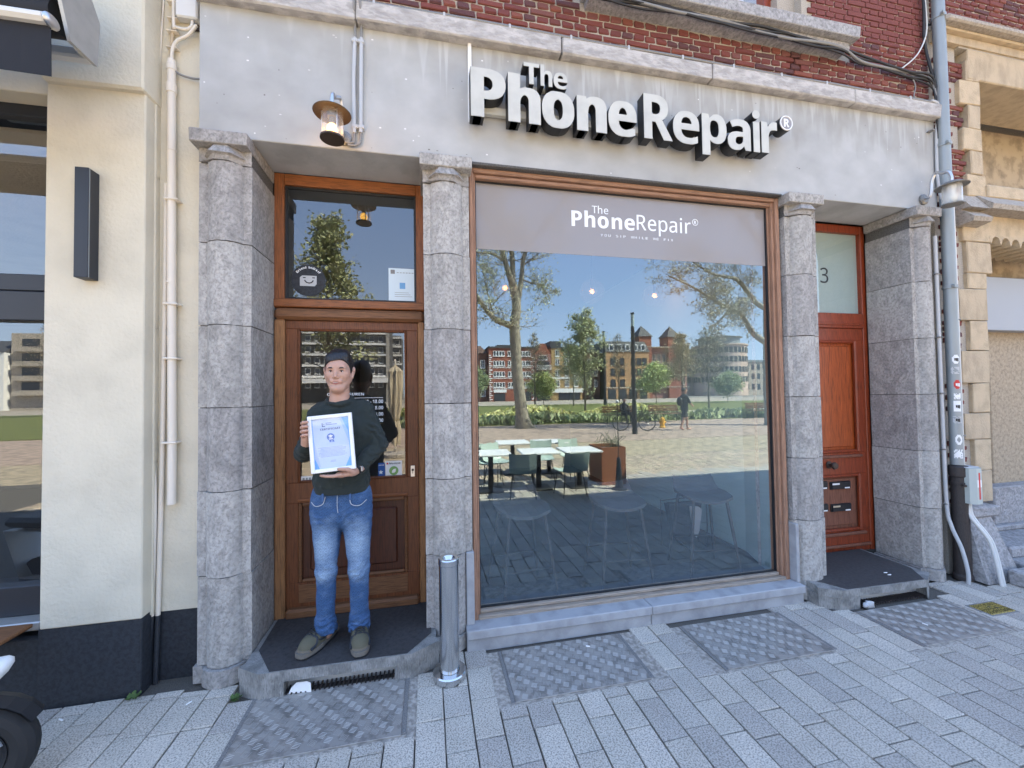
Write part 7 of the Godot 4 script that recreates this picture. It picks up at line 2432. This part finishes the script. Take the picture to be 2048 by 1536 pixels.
func man() -> void:
	var base := V(-0.52, 0.144, 0.03)
	var p := thing("person", "young man in dark green sweater and jeans holding a certificate on the porch step", "person", "", base)
	var put := func(called: String, s: Shape, m: Material, parent: Node3D = null) -> MeshInstance3D:
		var o := obj(called, s, m, parent if parent else p)
		if parent == null:
			o.position = -base
		return o
	var sweater := mat("sweater", lin(0.022, 0.031, 0.029), 0.95, "fine", V(7, 7, 7), "fine_h", 0.15)
	sweater.rim_enabled = true
	sweater.rim = 0.25
	var denim := mat("denim", Color.WHITE, 0.85, "denim", V(34, 11, 34), "fine_h", 0.1)
	denim.vertex_color_use_as_albedo = true
	var hair := mat("hair", lin(0.010, 0.009, 0.010), 0.45, "", Vector3.ONE)
	var nz := FastNoiseLite.new()
	nz.seed = 5
	nz.frequency = 9.0
	nz.fractal_octaves = 2
	# body: head, neck and hands, and the limbs inside the clothes
	var s := Shape.new()
	var f := Field.new(V(-0.82, 0.14, -0.16), V(-0.22, 1.58, 0.22), 0.016)
	for e in [[V(-0.6, 0.95, 0.02), V(-0.6, 0.57, 0.045), 0.07, 0.045], [V(-0.6, 0.57, 0.045), V(-0.61, 0.2, 0.01), 0.045, 0.035], [V(-0.435, 0.95, 0.02), V(-0.417, 0.57, 0.045), 0.07, 0.045], [V(-0.417, 0.57, 0.045), V(-0.42, 0.2, 0.01), 0.045, 0.035], [V(-0.52, 0.98, 0.02), V(-0.52, 1.42, 0.02), 0.09, 0.10], [V(-0.52, 1.42, 0.02), V(-0.527, 1.55, 0.01), 0.06, 0.035],
			[V(-0.62, 1.5, 0.01), V(-0.722, 1.292, 0.02), 0.040, 0.024], [V(-0.722, 1.292, 0.02), V(-0.68, 1.345, 0.165), 0.024, 0.024], [V(-0.41, 1.5, 0.01), V(-0.305, 1.325, 0.03), 0.040, 0.024], [V(-0.305, 1.325, 0.03), V(-0.40, 1.195, 0.185), 0.024, 0.024], [V(-0.62, 1.5, 0.01), V(-0.41, 1.5, 0.01), 0.045, 0.045]]:
		f.bone(e[0], e[1], e[2], e[3], 0.03)
	f.grow(s)
	var hc := V(-0.527, 1.765, 0.04)
	var hf := Field.new(hc + V(-0.108, -0.215, -0.115), hc + V(0.108, 0.135, 0.13), 0.0046)
	hf.bone(hc + V(0, 0.043, -0.022), hc + V(0, 0.03, -0.002), 0.080, 0.080, 0.02, V(1.07, 0.9, 0.83))
	hf.bone(hc + V(0, -0.035, 0.024), hc + V(0, -0.088, 0.050), 0.055, 0.029, 0.035)
	for x in [-1.0, 1.0]:
		hf.bone(hc + V(0.048 * x, -0.042, 0.004), hc + V(0.02 * x, -0.094, 0.052), 0.024, 0.02, 0.03)
		hf.bone(hc + V(0.044 * x, -0.014, 0.052), hc + V(0.036 * x, -0.024, 0.058), 0.018, 0.017, 0.03)
		hf.bone(hc + V(0.082 * x, 0.018, -0.014), hc + V(0.077 * x, -0.026, 0.0), 0.019, 0.012, 0.008, V(1.9, 1, 1.1))
	hf.bone(hc + V(0, -0.097, 0.066), hc + V(0, -0.1, 0.062), 0.02, 0.018, 0.02)
	hf.bone(hc + V(-0.036, 0.024, 0.071), hc + V(0.036, 0.024, 0.071), 0.013, 0.013, 0.02)
	hf.bone(hc + V(0, -0.16, -0.012), hc + V(0, -0.05, -0.018), 0.057, 0.055, 0.025)
	hf.bone(hc + V(-0.01, -0.215, -0.015), hc + V(0.01, -0.215, -0.015), 0.055, 0.055, 0.03)
	hf.bone(hc + V(-0.033, 0.003, 0.098), hc + V(-0.028, 0.003, 0.098), 0.014, 0.014, 0.014, Vector3.ONE, true)
	hf.bone(hc + V(0.033, 0.003, 0.098), hc + V(0.028, 0.003, 0.098), 0.014, 0.014, 0.014, Vector3.ONE, true)
	hf.bone(hc + V(0, 0.016, 0.078), hc + V(-0.001, -0.027, 0.102), 0.0075, 0.0092, 0.012)
	for x in [-1.0, 1.0]:
		hf.bone(hc + V(0.0105 * x, -0.032, 0.088), hc + V(0.009 * x, -0.033, 0.092), 0.0068, 0.0062, 0.009)
		hf.bone(hc + V(0.088 * x, 0.0, 0.004), hc + V(0.088 * x, -0.012, 0.006), 0.008, 0.006, 0.006, Vector3.ONE, true)
	hf.bone(hc + V(-0.026, -0.054, 0.078), hc + V(0.022, -0.056, 0.078), 0.010, 0.010, 0.014)
	hf.grow(s)
	# his right hand grips the left edge of the frame, his left hand carries its foot
	var hd := Field.new(V(-0.72, 1.31, 0.13), V(-0.60, 1.53, 0.275), 0.0042)
	hd.bone(V(-0.68, 1.345, 0.165), V(-0.672, 1.385, 0.19), 0.026, 0.026, 0.015)
	hd.bone(V(-0.672, 1.395, 0.19), V(-0.664, 1.455, 0.198), 0.024, 0.022, 0.015, V(1.35, 1, 1))
	for k in 4:
		var y := 1.398 + 0.0235 * k
		var out: float = 0.004 * [0.4, 1.0, 0.9, 0.3][k]
		hd.bone(V(-0.668, y - 0.004, 0.195), V(-0.681 - out, y + 0.006, 0.222), 0.0105, 0.0098, 0.004)
		hd.bone(V(-0.681 - out, y + 0.006, 0.222), V(-0.669 - out * 0.5, y + 0.012, 0.246), 0.0096, 0.009, 0.003)
		hd.bone(V(-0.669 - out * 0.5, y + 0.012, 0.246), V(-0.649, y + 0.014, 0.2505), 0.0088, 0.0075, 0.003)
	hd.bone(V(-0.664, 1.445, 0.195), V(-0.648, 1.478, 0.200), 0.012, 0.0105, 0.006)
	hd.bone(V(-0.648, 1.478, 0.200), V(-0.630, 1.497, 0.203), 0.0105, 0.008, 0.004)
	hd.grow(s)
	hd = Field.new(V(-0.62, 1.135, 0.13), V(-0.35, 1.255, 0.285), 0.0042)
	hd.bone(V(-0.385, 1.205, 0.175), V(-0.425, 1.190, 0.205), 0.026, 0.025, 0.015)
	hd.bone(V(-0.425, 1.187, 0.208), V(-0.485, 1.180, 0.218), 0.028, 0.028, 0.015, V(1, 1.6, 1))
	for k in 4:
		var z := 0.243 - 0.019 * k
		var l: float = [0.088, 0.104, 0.098, 0.078][k]
		var dy := -0.003 * k
		hd.bone(V(-0.478, 1.184 + dy, z), V(-0.478 - l * 0.45, 1.178 + dy, z + 0.002), 0.0105, 0.0098, 0.003)
		hd.bone(V(-0.478 - l * 0.45, 1.178 + dy, z + 0.002), V(-0.478 - l * 0.78, 1.179 + dy, z + 0.002), 0.0096, 0.0088, 0.003)
		hd.bone(V(-0.478 - l * 0.78, 1.179 + dy, z + 0.002), V(-0.478 - l * 1.05, 1.184 + dy, z + 0.001), 0.0086, 0.007, 0.003)
	hd.bone(V(-0.418, 1.195, 0.226), V(-0.440, 1.212, 0.249), 0.015, 0.012, 0.008)
	hd.bone(V(-0.440, 1.212, 0.249), V(-0.488, 1.218, 0.253), 0.0115, 0.009, 0.004)
	hd.grow(s)
	var body: MeshInstance3D = put.call("body", s, M.skin)
	# face details
	for x in [-1.0, 1.0]:
		s = Shape.new()
		s.ball(hc + V(0.0305 * x, 0.003, 0.0715), V(0.0128, 0.0072, 0.012), 14, 8)
		var eye: MeshInstance3D = put.call("eye", s, mat("eye_white", lin(0.36, 0.33, 0.32), 0.25))
		s = Shape.new()
		s.ball(hc + V(0.0295 * x, 0.0035, 0.0795), V(0.0062, 0.0062, 0.0045), 10, 6)
		obj("iris", s, mat("iris", lin(0.03, 0.02, 0.014), 0.2), eye)
		s = Shape.new()
		s.tube([hc + V(0.013 * x, 0.0205, 0.0880), hc + V(0.023 * x, 0.0235, 0.0895), hc + V(0.036 * x, 0.0245, 0.0870), hc + V(0.050 * x, 0.0195, 0.0780)], [0.0036, 0.0046, 0.0042, 0.0020], 6)
		put.call("eyebrow", s, hair)
		s = Shape.new()
		s.tube([hc + V(0.0175 * x, 0.0035, 0.0812), hc + V(0.024 * x, 0.0088, 0.0832), hc + V(0.033 * x, 0.0092, 0.0828), hc + V(0.044 * x, 0.0035, 0.0760)], [0.0024], 5)
		put.call("eyelid", s, mat("lash", lin(0.06, 0.035, 0.028), 0.7))
	var lips := mat("lips", lin(0.36, 0.135, 0.115), 0.45)
	s = Shape.new()
	s.tube(smooth_path([hc + V(-0.030, -0.0535, 0.074), hc + V(-0.014, -0.0555, 0.0865), hc + V(0.0, -0.0560, 0.0885), hc + V(0.012, -0.0555, 0.0865), hc + V(0.026, -0.0540, 0.076)]), [0.0030], 6)
	s.tube(smooth_path([hc + V(-0.028, -0.0550, 0.075), hc + V(-0.014, -0.0660, 0.0850), hc + V(0.0, -0.0690, 0.0865), hc + V(0.011, -0.0665, 0.0845), hc + V(0.024, -0.0560, 0.077)]), [0.0038], 6)
	put.call("lips", s, lips)
	s = Shape.new()
	s.ball(hc + V(-0.002, -0.0605, 0.083), V(0.021, 0.0042, 0.005), 12, 5)
	put.call("teeth", s, mat("teeth", lin(0.55, 0.50, 0.46), 0.3))
	# hair: a cap with a fringe swept to one side
	var lineup := func(q: Vector3) -> float:
		var z := q.z
		if z > 0.045:
			return lerpf(0.034, 0.068 + 0.16 * q.x, clampf((z - 0.045) / 0.035, 0.0, 1.0))
		if z > 0.012:
			return lerpf(-0.030, 0.034, (z - 0.012) / 0.033)
		return lerpf(-0.085, -0.030, clampf((z + 0.09) / 0.102, 0.0, 1.0))
	var kf := Field.new(hc + V(-0.105, -0.1, -0.125), hc + V(0.105, 0.15, 0.11), 0.005)
	kf.bone(hc + V(0, 0.046, -0.024), hc + V(0, 0.036, -0.004), 0.0862, 0.0855, 0.02, V(1.07, 0.87, 0.83))
	kf.bone(hc + V(-0.04, 0.088, 0.050), hc + V(0.04, 0.098, 0.042), 0.022, 0.025, 0.03)
	kf.bone(hc + V(-0.02, 0.105, 0.0), hc + V(0.03, 0.108, 0.0), 0.022, 0.022, 0.04)
	kf.each(func(q: Vector3, d: float) -> float:
		var l := q - hc
		var strand := 0.0009 * sin(l.x * 420.0 + l.z * 160.0 + 14.0 * nz.get_noise_3dv(q * 1.5)) + 0.0012 * nz.get_noise_3dv(q * 5.0)
		return maxf(d + strand, lineup.call(l) - l.y))
	s = Shape.new()
	kf.grow(s)
	put.call("hair", s, hair)
	# sweater
	f = Field.new(V(-0.83, 1.02, -0.17), V(-0.20, 1.64, 0.24), 0.0105)
	f.bone(V(-0.545, 1.05, 0.025), V(-0.565, 1.36, 0.02), 0.132, 0.112, 0.04, V(1, 1, 1.12))
	f.bone(V(-0.485, 1.05, 0.025), V(-0.475, 1.36, 0.02), 0.132, 0.112, 0.04, V(1, 1, 1.12))
	f.bone(V(-0.595, 1.42, 0.02), V(-0.445, 1.42, 0.02), 0.118, 0.118, 0.05, V(1, 1, 1.18))
	f.bone(V(-0.632, 1.522, 0.0), V(-0.405, 1.532, 0.0), 0.062, 0.062, 0.05)
	f.bone(V(-0.53, 1.54, 0.01), V(-0.528, 1.585, 0.01), 0.085, 0.07, 0.04)
	f.bone(V(-0.645, 1.512, 0.005), V(-0.728, 1.290, 0.015), 0.064, 0.052, 0.03)
	f.bone(V(-0.728, 1.285, 0.015), V(-0.684, 1.335, 0.15), 0.052, 0.040, 0.02)
	f.bone(V(-0.395, 1.522, 0.005), V(-0.302, 1.325, 0.03), 0.066, 0.056, 0.03)
	f.bone(V(-0.302, 1.320, 0.03), V(-0.392, 1.208, 0.165), 0.055, 0.041, 0.02)
	f.bone(V(-0.528, 1.605, 0.030), V(-0.528, 1.80, 0.02), 0.058, 0.085, 0.006, Vector3.ONE, true)
	var neck := []
	for k in 25:
		var a := TAU * k / 24.0
		neck.append(V(-0.528 + 0.0685 * cos(a), 1.598 - 0.022 * sin(a), 0.028 + 0.066 * sin(a)))
	for k in 24:
		f.bone(neck[k], neck[k + 1], 0.0105, 0.0105, 0.012)
	f.each(func(q: Vector3, d: float) -> float:
		var arm := clampf((absf(q.x + 0.52) - 0.13) / 0.06, 0.0, 1.0)
		var low := clampf((1.30 - q.y) / 0.2, 0.0, 1.0)
		var fold := sin(q.y * 95.0 + q.x * 42.0 + 9.0 * nz.get_noise_3dv(q * 0.8)) * (0.0052 * arm + 0.0040 * low * (1.0 - arm))
		fold += nz.get_noise_3dv(q * 1.1) * 0.008
		if q.y < 1.085 and absf(q.x + 0.52) < 0.22 and q.z < 0.2:
			fold = 0.003 + 0.0008 * sin(q.x * 700.0)
		return maxf(d + fold, 1.046 - q.y))
	s = Shape.new()
	f.grow(s)
	put.call("sweater", s, sweater)
	for e in [[V(-0.690, 1.328, 0.128), V(-0.682, 1.343, 0.164), 0.0385], [V(-0.376, 1.222, 0.142), V(-0.396, 1.202, 0.170), 0.039]]:
		s = Shape.new()
		s.tube([e[0], e[0].lerp(e[1], 0.15), e[0].lerp(e[1], 0.85), e[1]], [e[2] - 0.004, e[2], e[2], e[2] - 0.006], 18)
		put.call("cuff", s, sweater)
	# jeans
	f = Field.new(V(-0.74, 0.17, -0.17), V(-0.29, 1.12, 0.2), 0.0105)
	f.bone(V(-0.585, 1.02, 0.02), V(-0.450, 1.02, 0.02), 0.106, 0.106, 0.04, V(1, 1, 1.05))
	f.bone(V(-0.597, 0.92, 0.02), V(-0.440, 0.92, 0.02), 0.100, 0.100, 0.05, V(1, 1, 1.02))
	f.bone(V(-0.602, 0.88, 0.02), V(-0.600, 0.58, 0.05), 0.088, 0.057, 0.02)
	f.bone(V(-0.600, 0.58, 0.05), V(-0.614, 0.235, 0.015), 0.057, 0.049, 0.02)
	f.bone(V(-0.432, 0.88, 0.02), V(-0.416, 0.57, 0.05), 0.088, 0.057, 0.02)
	f.bone(V(-0.416, 0.57, 0.05), V(-0.420, 0.235, 0.02), 0.057, 0.049, 0.02)
	f.bone(V(-0.618, 0.275, 0.02), V(-0.61, 0.225, 0.02), 0.055, 0.058, 0.03)
	f.bone(V(-0.424, 0.275, 0.02), V(-0.42, 0.225, 0.025), 0.055, 0.058, 0.03)
	f.each(func(q: Vector3, d: float) -> float:
		var ankle := clampf((0.36 - q.y) / 0.12, 0.0, 1.0)
		var knee := exp(-pow((q.y - 0.585) / 0.07, 2.0))
		var hip := exp(-pow((q.y - 0.90) / 0.07, 2.0))
		var n := nz.get_noise_3dv(q * 0.9)
		var fold := sin(q.y * 150.0 + q.x * 55.0 + 8.0 * n) * 0.006 * ankle + sin(q.y * 120.0 - absf(q.x + 0.51) * 90.0 + 7.0 * n) * (0.0036 * knee + 0.0032 * hip)
		fold += nz.get_noise_3dv(q * 1.3) * 0.0045
		return maxf(d + fold, 0.208 + 0.012 * sin(q.x * 40.0) - q.y))
	s = Shape.new()
	f.grow(s)
	# the wash of the denim: pale thighs and knees, dark seams and shins
	var wash := FastNoiseLite.new()
	wash.seed = 8
	wash.frequency = 14.0
	wash.fractal_octaves = 3
	for k in s.v.size():
		var q := s.v[k]
		var cx := -0.605 if q.x < -0.52 else -0.425
		var across := clampf(1.0 - absf(q.x - cx) / 0.075, 0.0, 1.0)
		var thigh := clampf(1.0 - absf(q.y - 0.74) / 0.20, 0.0, 1.0)
		var knee := clampf(1.0 - absf(q.y - 0.575) / 0.07, 0.0, 1.0)
		var w := clampf(sqrt(across) * (1.25 * thigh + 0.7 * knee) * (1.0 if q.z > 0.01 else 0.2) + 0.35 * wash.get_noise_3dv(q) , 0.0, 1.0)
		s.c[k] = Color(0.045, 0.115, 0.27).lerp(Color(0.30, 0.43, 0.60), w)
	put.call("jeans", s, denim)
	s = Shape.new()
	s.tube(smooth_path([V(-0.672, 1.005, 0.088), V(-0.64, 0.988, 0.122), V(-0.60, 1.0, 0.130), V(-0.588, 1.04, 0.125)]), [0.0022], 5)
	s.tube(smooth_path([V(-0.366, 1.0, 0.090), V(-0.40, 0.978, 0.123), V(-0.445, 0.99, 0.131), V(-0.455, 1.04, 0.126)]), [0.0022], 5)
	s.tube(smooth_path([V(-0.522, 1.05, 0.128), V(-0.522, 0.97, 0.128), V(-0.515, 0.915, 0.115)]), [0.0018], 5)
	put.call("stitching", s, mat("thread", lin(0.45, 0.48, 0.52), 0.8))
	s = Shape.new()
	for x in [-0.60, -0.452]:
		s.box(V(x - 0.006, 1.015, 0.118), V(x + 0.006, 1.06, 0.136), 0.002)
	put.call("belt_loop", s, mat("denim_dark", lin(0.05, 0.11, 0.25), 0.85))
	# shoes
	shoe(p, base, V(-0.648, 0.1445, 0.02), -0.50, "left")
	shoe(p, base, V(-0.412, 0.1445, 0.06), 0.17, "right")
	# watch
	var wrist := V(-0.404, 1.197, 0.187)
	var ax := V(-0.55, -0.35, 0.75).normalized()
	var sd := ax.cross(Vector3.UP).normalized()
	var bs := Basis(sd, ax, sd.cross(ax))
	s = Shape.new()
	s.lathe([Vector2(0.0272, -0.009), Vector2(0.031, -0.008), Vector2(0.031, 0.008), Vector2(0.0272, 0.009)], wrist, 20, bs)
	var watch: MeshInstance3D = put.call("watch_strap", s, M.black)
	s = Shape.new()
	s.box(V(-0.375, 1.195, 0.205), V(-0.366, 1.222, 0.235), 0.003)
	obj("watch_case", s, M.steel_rough, watch)
	certificate()


func shoe(p: Node3D, base: Vector3, at: Vector3, turn: float, side: String) -> void:
	var g := Node3D.new()
	g.name = "shoe"
	p.add_child(g, true)
	g.position = at - base
	g.rotation.y = turn
	var olive := mat("shoe_olive", lin(0.125, 0.115, 0.075), 0.85, "fine", V(6, 6, 6))
	var suede := mat("shoe_suede", lin(0.165, 0.14, 0.105), 0.9, "fine", V(6, 6, 6))
	# outline of the sole, toe towards +z
	var rim := []
	for k in 36:
		var a := TAU * k / 36.0
		var z := sin(a)
		var w := 0.050 + 0.009 * sin(clampf(z, -1, 1) * 1.6 + 0.3)
		rim.append(Vector2(signf(cos(a)) * pow(absf(cos(a)), 0.62) * w * (0.97 if z > 0 else 0.86), -(z * 0.154)))
	var s := Shape.new()
	s.prism(PackedVector2Array(rim), 0.0, 0.012, Transform3D(UPRIGHT, Vector3.ZERO))
	obj("outsole", s, M.black, g)
	s = Shape.new()
	s.prism(PackedVector2Array(rim.map(func(q): return q * 1.03)), 0.012, 0.036, Transform3D(UPRIGHT, Vector3.ZERO))
	obj("midsole", s, mat("shoe_sole", lin(0.15, 0.135, 0.115), 0.85), g)
	var f := Field.new(V(-0.075, 0.02, -0.17), V(0.075, 0.16, 0.17), 0.007)
	f.bone(V(0, 0.045, -0.085), V(0, 0.075, -0.075), 0.043, 0.040, 0.02)
	f.bone(V(0, 0.05, -0.06), V(0, 0.042, 0.09), 0.046, 0.046, 0.03)
	f.bone(V(0, 0.085, -0.05), V(0, 0.052, 0.055), 0.040, 0.034, 0.03)
	f.bone(V(0, 0.035, 0.08), V(0, 0.03, 0.10), 0.047, 0.040, 0.02)
	f.each(func(q: Vector3, d: float) -> float: return maxf(d, 0.03 - q.y))
	s = Shape.new()
	f.grow(s)
	obj("upper", s, olive, g)
	s = Shape.new()
	s.ball(V(0, 0.030, 0.100), V(0.051, 0.034, 0.048), 16, 8)
	obj("toe_cap", s, suede, g)
	s = Shape.new()
	s.ball(V(0, 0.05, -0.105), V(0.041, 0.045, 0.032), 16, 8)
	obj("heel_counter", s, suede, g)
	s = Shape.new()
	s.box(V(-0.024, -0.005, -0.045), V(0.024, 0.005, 0.045), 0.004, Transform3D(Basis(Vector3.RIGHT, 0.62), V(0, f.top(0.0, -0.045) + 0.012, -0.045)))
	obj("tongue", s, suede, g)
	s = Shape.new()
	for k in 6:
		var z := -0.03 + 0.018 * k
		var y := f.top(0.0, z) + 0.004
		s.tube(smooth_path([V(-0.028, y - 0.012, z), V(0, y + 0.002, z + 0.008), V(0.028, y - 0.012, z)]), [0.0052], 6)
		s.tube(smooth_path([V(-0.026, y - 0.012, z + 0.012), V(0, y + 0.001, z), V(0.026, y - 0.012, z + 0.014)]), [0.0045], 6)
	obj("laces", s, M.black, g)
	s = Shape.new()
	for x in [-1.0, 1.0]:
		s.tube(smooth_path([V(0.020 * x, 0.088, 0.066), V(0.038 * x, 0.076, 0.058), V(0.050 * x, 0.052, 0.08), V(0.049 * x, 0.044, 0.115)]), [0.0075], 6)
		s.tube(smooth_path([V(0.046 * x, 0.066, 0.05), V(0.050 * x, 0.058, 0.02), V(0.048 * x, 0.062, -0.03), V(0.040 * x, 0.09, -0.09)]), [0.005], 6)
	obj("dark_panel", s, M.plinth, g)
	s = Shape.new()
	for x in [-1.0, 1.0]:
		var xf := Transform3D(Basis(Vector3.UP, PI / 2 * x), V(0.0475 * x, 0.074, -0.005 + 0.0 * x))
		lettering(s, "N", -0.02, 0.02, -0.014, 0.018, 0.0, 0.004, true, xf)
	obj("side_letter", s, M.plinth, g)


func certificate() -> void:
	var c := thing("framed_certificate", "white framed blue printed certificate held by the young man", "certificate", "", V(-0.5285, 1.362, 0.226))
	c.basis = Basis(Vector3.BACK, 0.083) * Basis(Vector3.RIGHT, -0.05)
	var w := 0.1165
	var h := 0.158
	var s := Shape.new()
	for e in [[V(-w, -h, 0), V(-w + 0.02, h, 0)], [V(w - 0.02, -h, 0), V(w, h, 0)], [V(-w + 0.02, -h, 0), V(w - 0.02, -h + 0.02, -0.0005)], [V(-w + 0.02, h - 0.02, 0), V(w - 0.02, h, -0.0005)]]:
		s.box(e[0] - V(0, 0, 0.010), e[1] + V(0, 0, 0.010), 0.0025)
	obj("frame", s, mat("frame_white", lin(0.80, 0.80, 0.79), 0.35), c)
	obj("backing", boxed(V(-w + 0.015, -h + 0.015, -0.009), V(w - 0.015, h - 0.015, -0.002)), M.paper, c)
	var im := Image.create(232, 314, false, Image.FORMAT_RGB8)
	var pale := lin(0.50, 0.60, 0.82)
	for y in 314:
		for x in 232:
			var col := pale
			var u := x / 232.0
			var v := y / 314.0
			if u > 0.80 + v * 0.55 or (u > 0.955 - maxf(0.0, v - 0.80) * 0.7 and v > 0.80) or u > 0.965:
				col = lin(0.17, 0.42, 0.80)
			elif u > 0.74 + v * 0.42:
				col = lin(0.36, 0.52, 0.83)
			if u < (v - 0.76) * 0.55 or u < 0.02:
				col = lin(0.13, 0.36, 0.76)
			elif u < (v - 0.32) * 0.25 and v < 0.95:
				col = lin(0.40, 0.50, 0.80)
			im.set_pixel(x, y, col)
	var ink := lin(0.10, 0.13, 0.26)
	var r := RandomNumberGenerator.new()
	r.seed = 4
	for k in 8:
		var x := 26 + r.randi_range(0, 10) + (14 if k in [1, 3, 7] else 0)
		var stop := 206 - r.randi_range(0, 12) - (16 if k in [0, 3, 7] else 0)
		while x < stop:
			var l := r.randi_range(6, 22)
			im.fill_rect(Rect2i(x, 182 + k * 8, mini(l, stop - x), 3), ink.lerp(pale, 0.45))
			x += l + 3
	im.fill_rect(Rect2i(102, 266, 30, 2), ink.lerp(pale, 0.4))
	im.fill_rect(Rect2i(98, 273, 36, 2), ink.lerp(pale, 0.4))
	im.fill_rect(Rect2i(62, 28, 5, 24), ink)
	im.fill_rect(Rect2i(62, 47, 20, 5), ink)
	im.fill_rect(Rect2i(70, 36, 9, 4), ink.lerp(pale, 0.4))
	for k in 2:
		im.fill_rect(Rect2i(86, 28 + 10 * k, [36, 70][k], 5), ink.lerp(pale, 0.35))
	var m := StandardMaterial3D.new()
	m.resource_name = "certificate_print"
	m.albedo_texture = ImageTexture.create_from_image(im)
	m.roughness = 0.6
	var o := obj("printed_sheet", sheet(-w + 0.019, w - 0.019, -h + 0.019, h - 0.019, -0.001), m, c)
	s = Shape.new()
	lettering(s, "CERTIFICAAT", -0.056, 0.050, 0.073, 0.084, -0.0008, -0.0003)
	obj("title", s, mat("ink", lin(0.07, 0.09, 0.18), 0.6), o)
	s = Shape.new()
	var turn := Basis(V(1, 0, 0), V(0, 0, 1), V(0, -1, 0))
	s.lathe([Vector2(0.0205, 0.0), Vector2(0.0205, 0.0006), Vector2(0, 0.0006)], V(-0.004, 0.033, -0.001), 28, turn)
	for x in [-0.011, 0.004]:
		s.prism(PackedVector2Array([Vector2(x, 0.016), Vector2(x + 0.008, 0.016), Vector2(x + 0.010, 0.002), Vector2(x + 0.005, 0.006), Vector2(x - 0.001, 0.002)]), -0.001, -0.0005)
	var seal := obj("seal", s, mat("seal_blue", lin(0.12, 0.20, 0.52), 0.6), o)
	s = Shape.new()
	s.prism(PackedVector2Array([Vector2(-0.018, 0.039), Vector2(-0.004, 0.046), Vector2(0.010, 0.039), Vector2(-0.004, 0.033)]), -0.0003, 0.0001)
	s.box(V(-0.011, 0.029, -0.0003), V(0.003, 0.034, 0.0001))
	s.box(V(-0.014, 0.019, -0.0003), V(0.008, 0.025, 0.0001))
	obj("seal_print", s, M.white, seal)
	obj("glass", sheet(-w + 0.019, w - 0.019, -h + 0.019, h - 0.019, 0.002), M.clear_glass if M.has("clear_glass") else clear_glass(), c)


func clear_glass() -> StandardMaterial3D:
	var g := StandardMaterial3D.new()
	g.resource_name = "clear_glass"
	g.transparency = BaseMaterial3D.TRANSPARENCY_ALPHA
	g.albedo_color = Color(1, 1, 1, 0.03)
	g.roughness = 0.03
	M["clear_glass"] = g
	return g
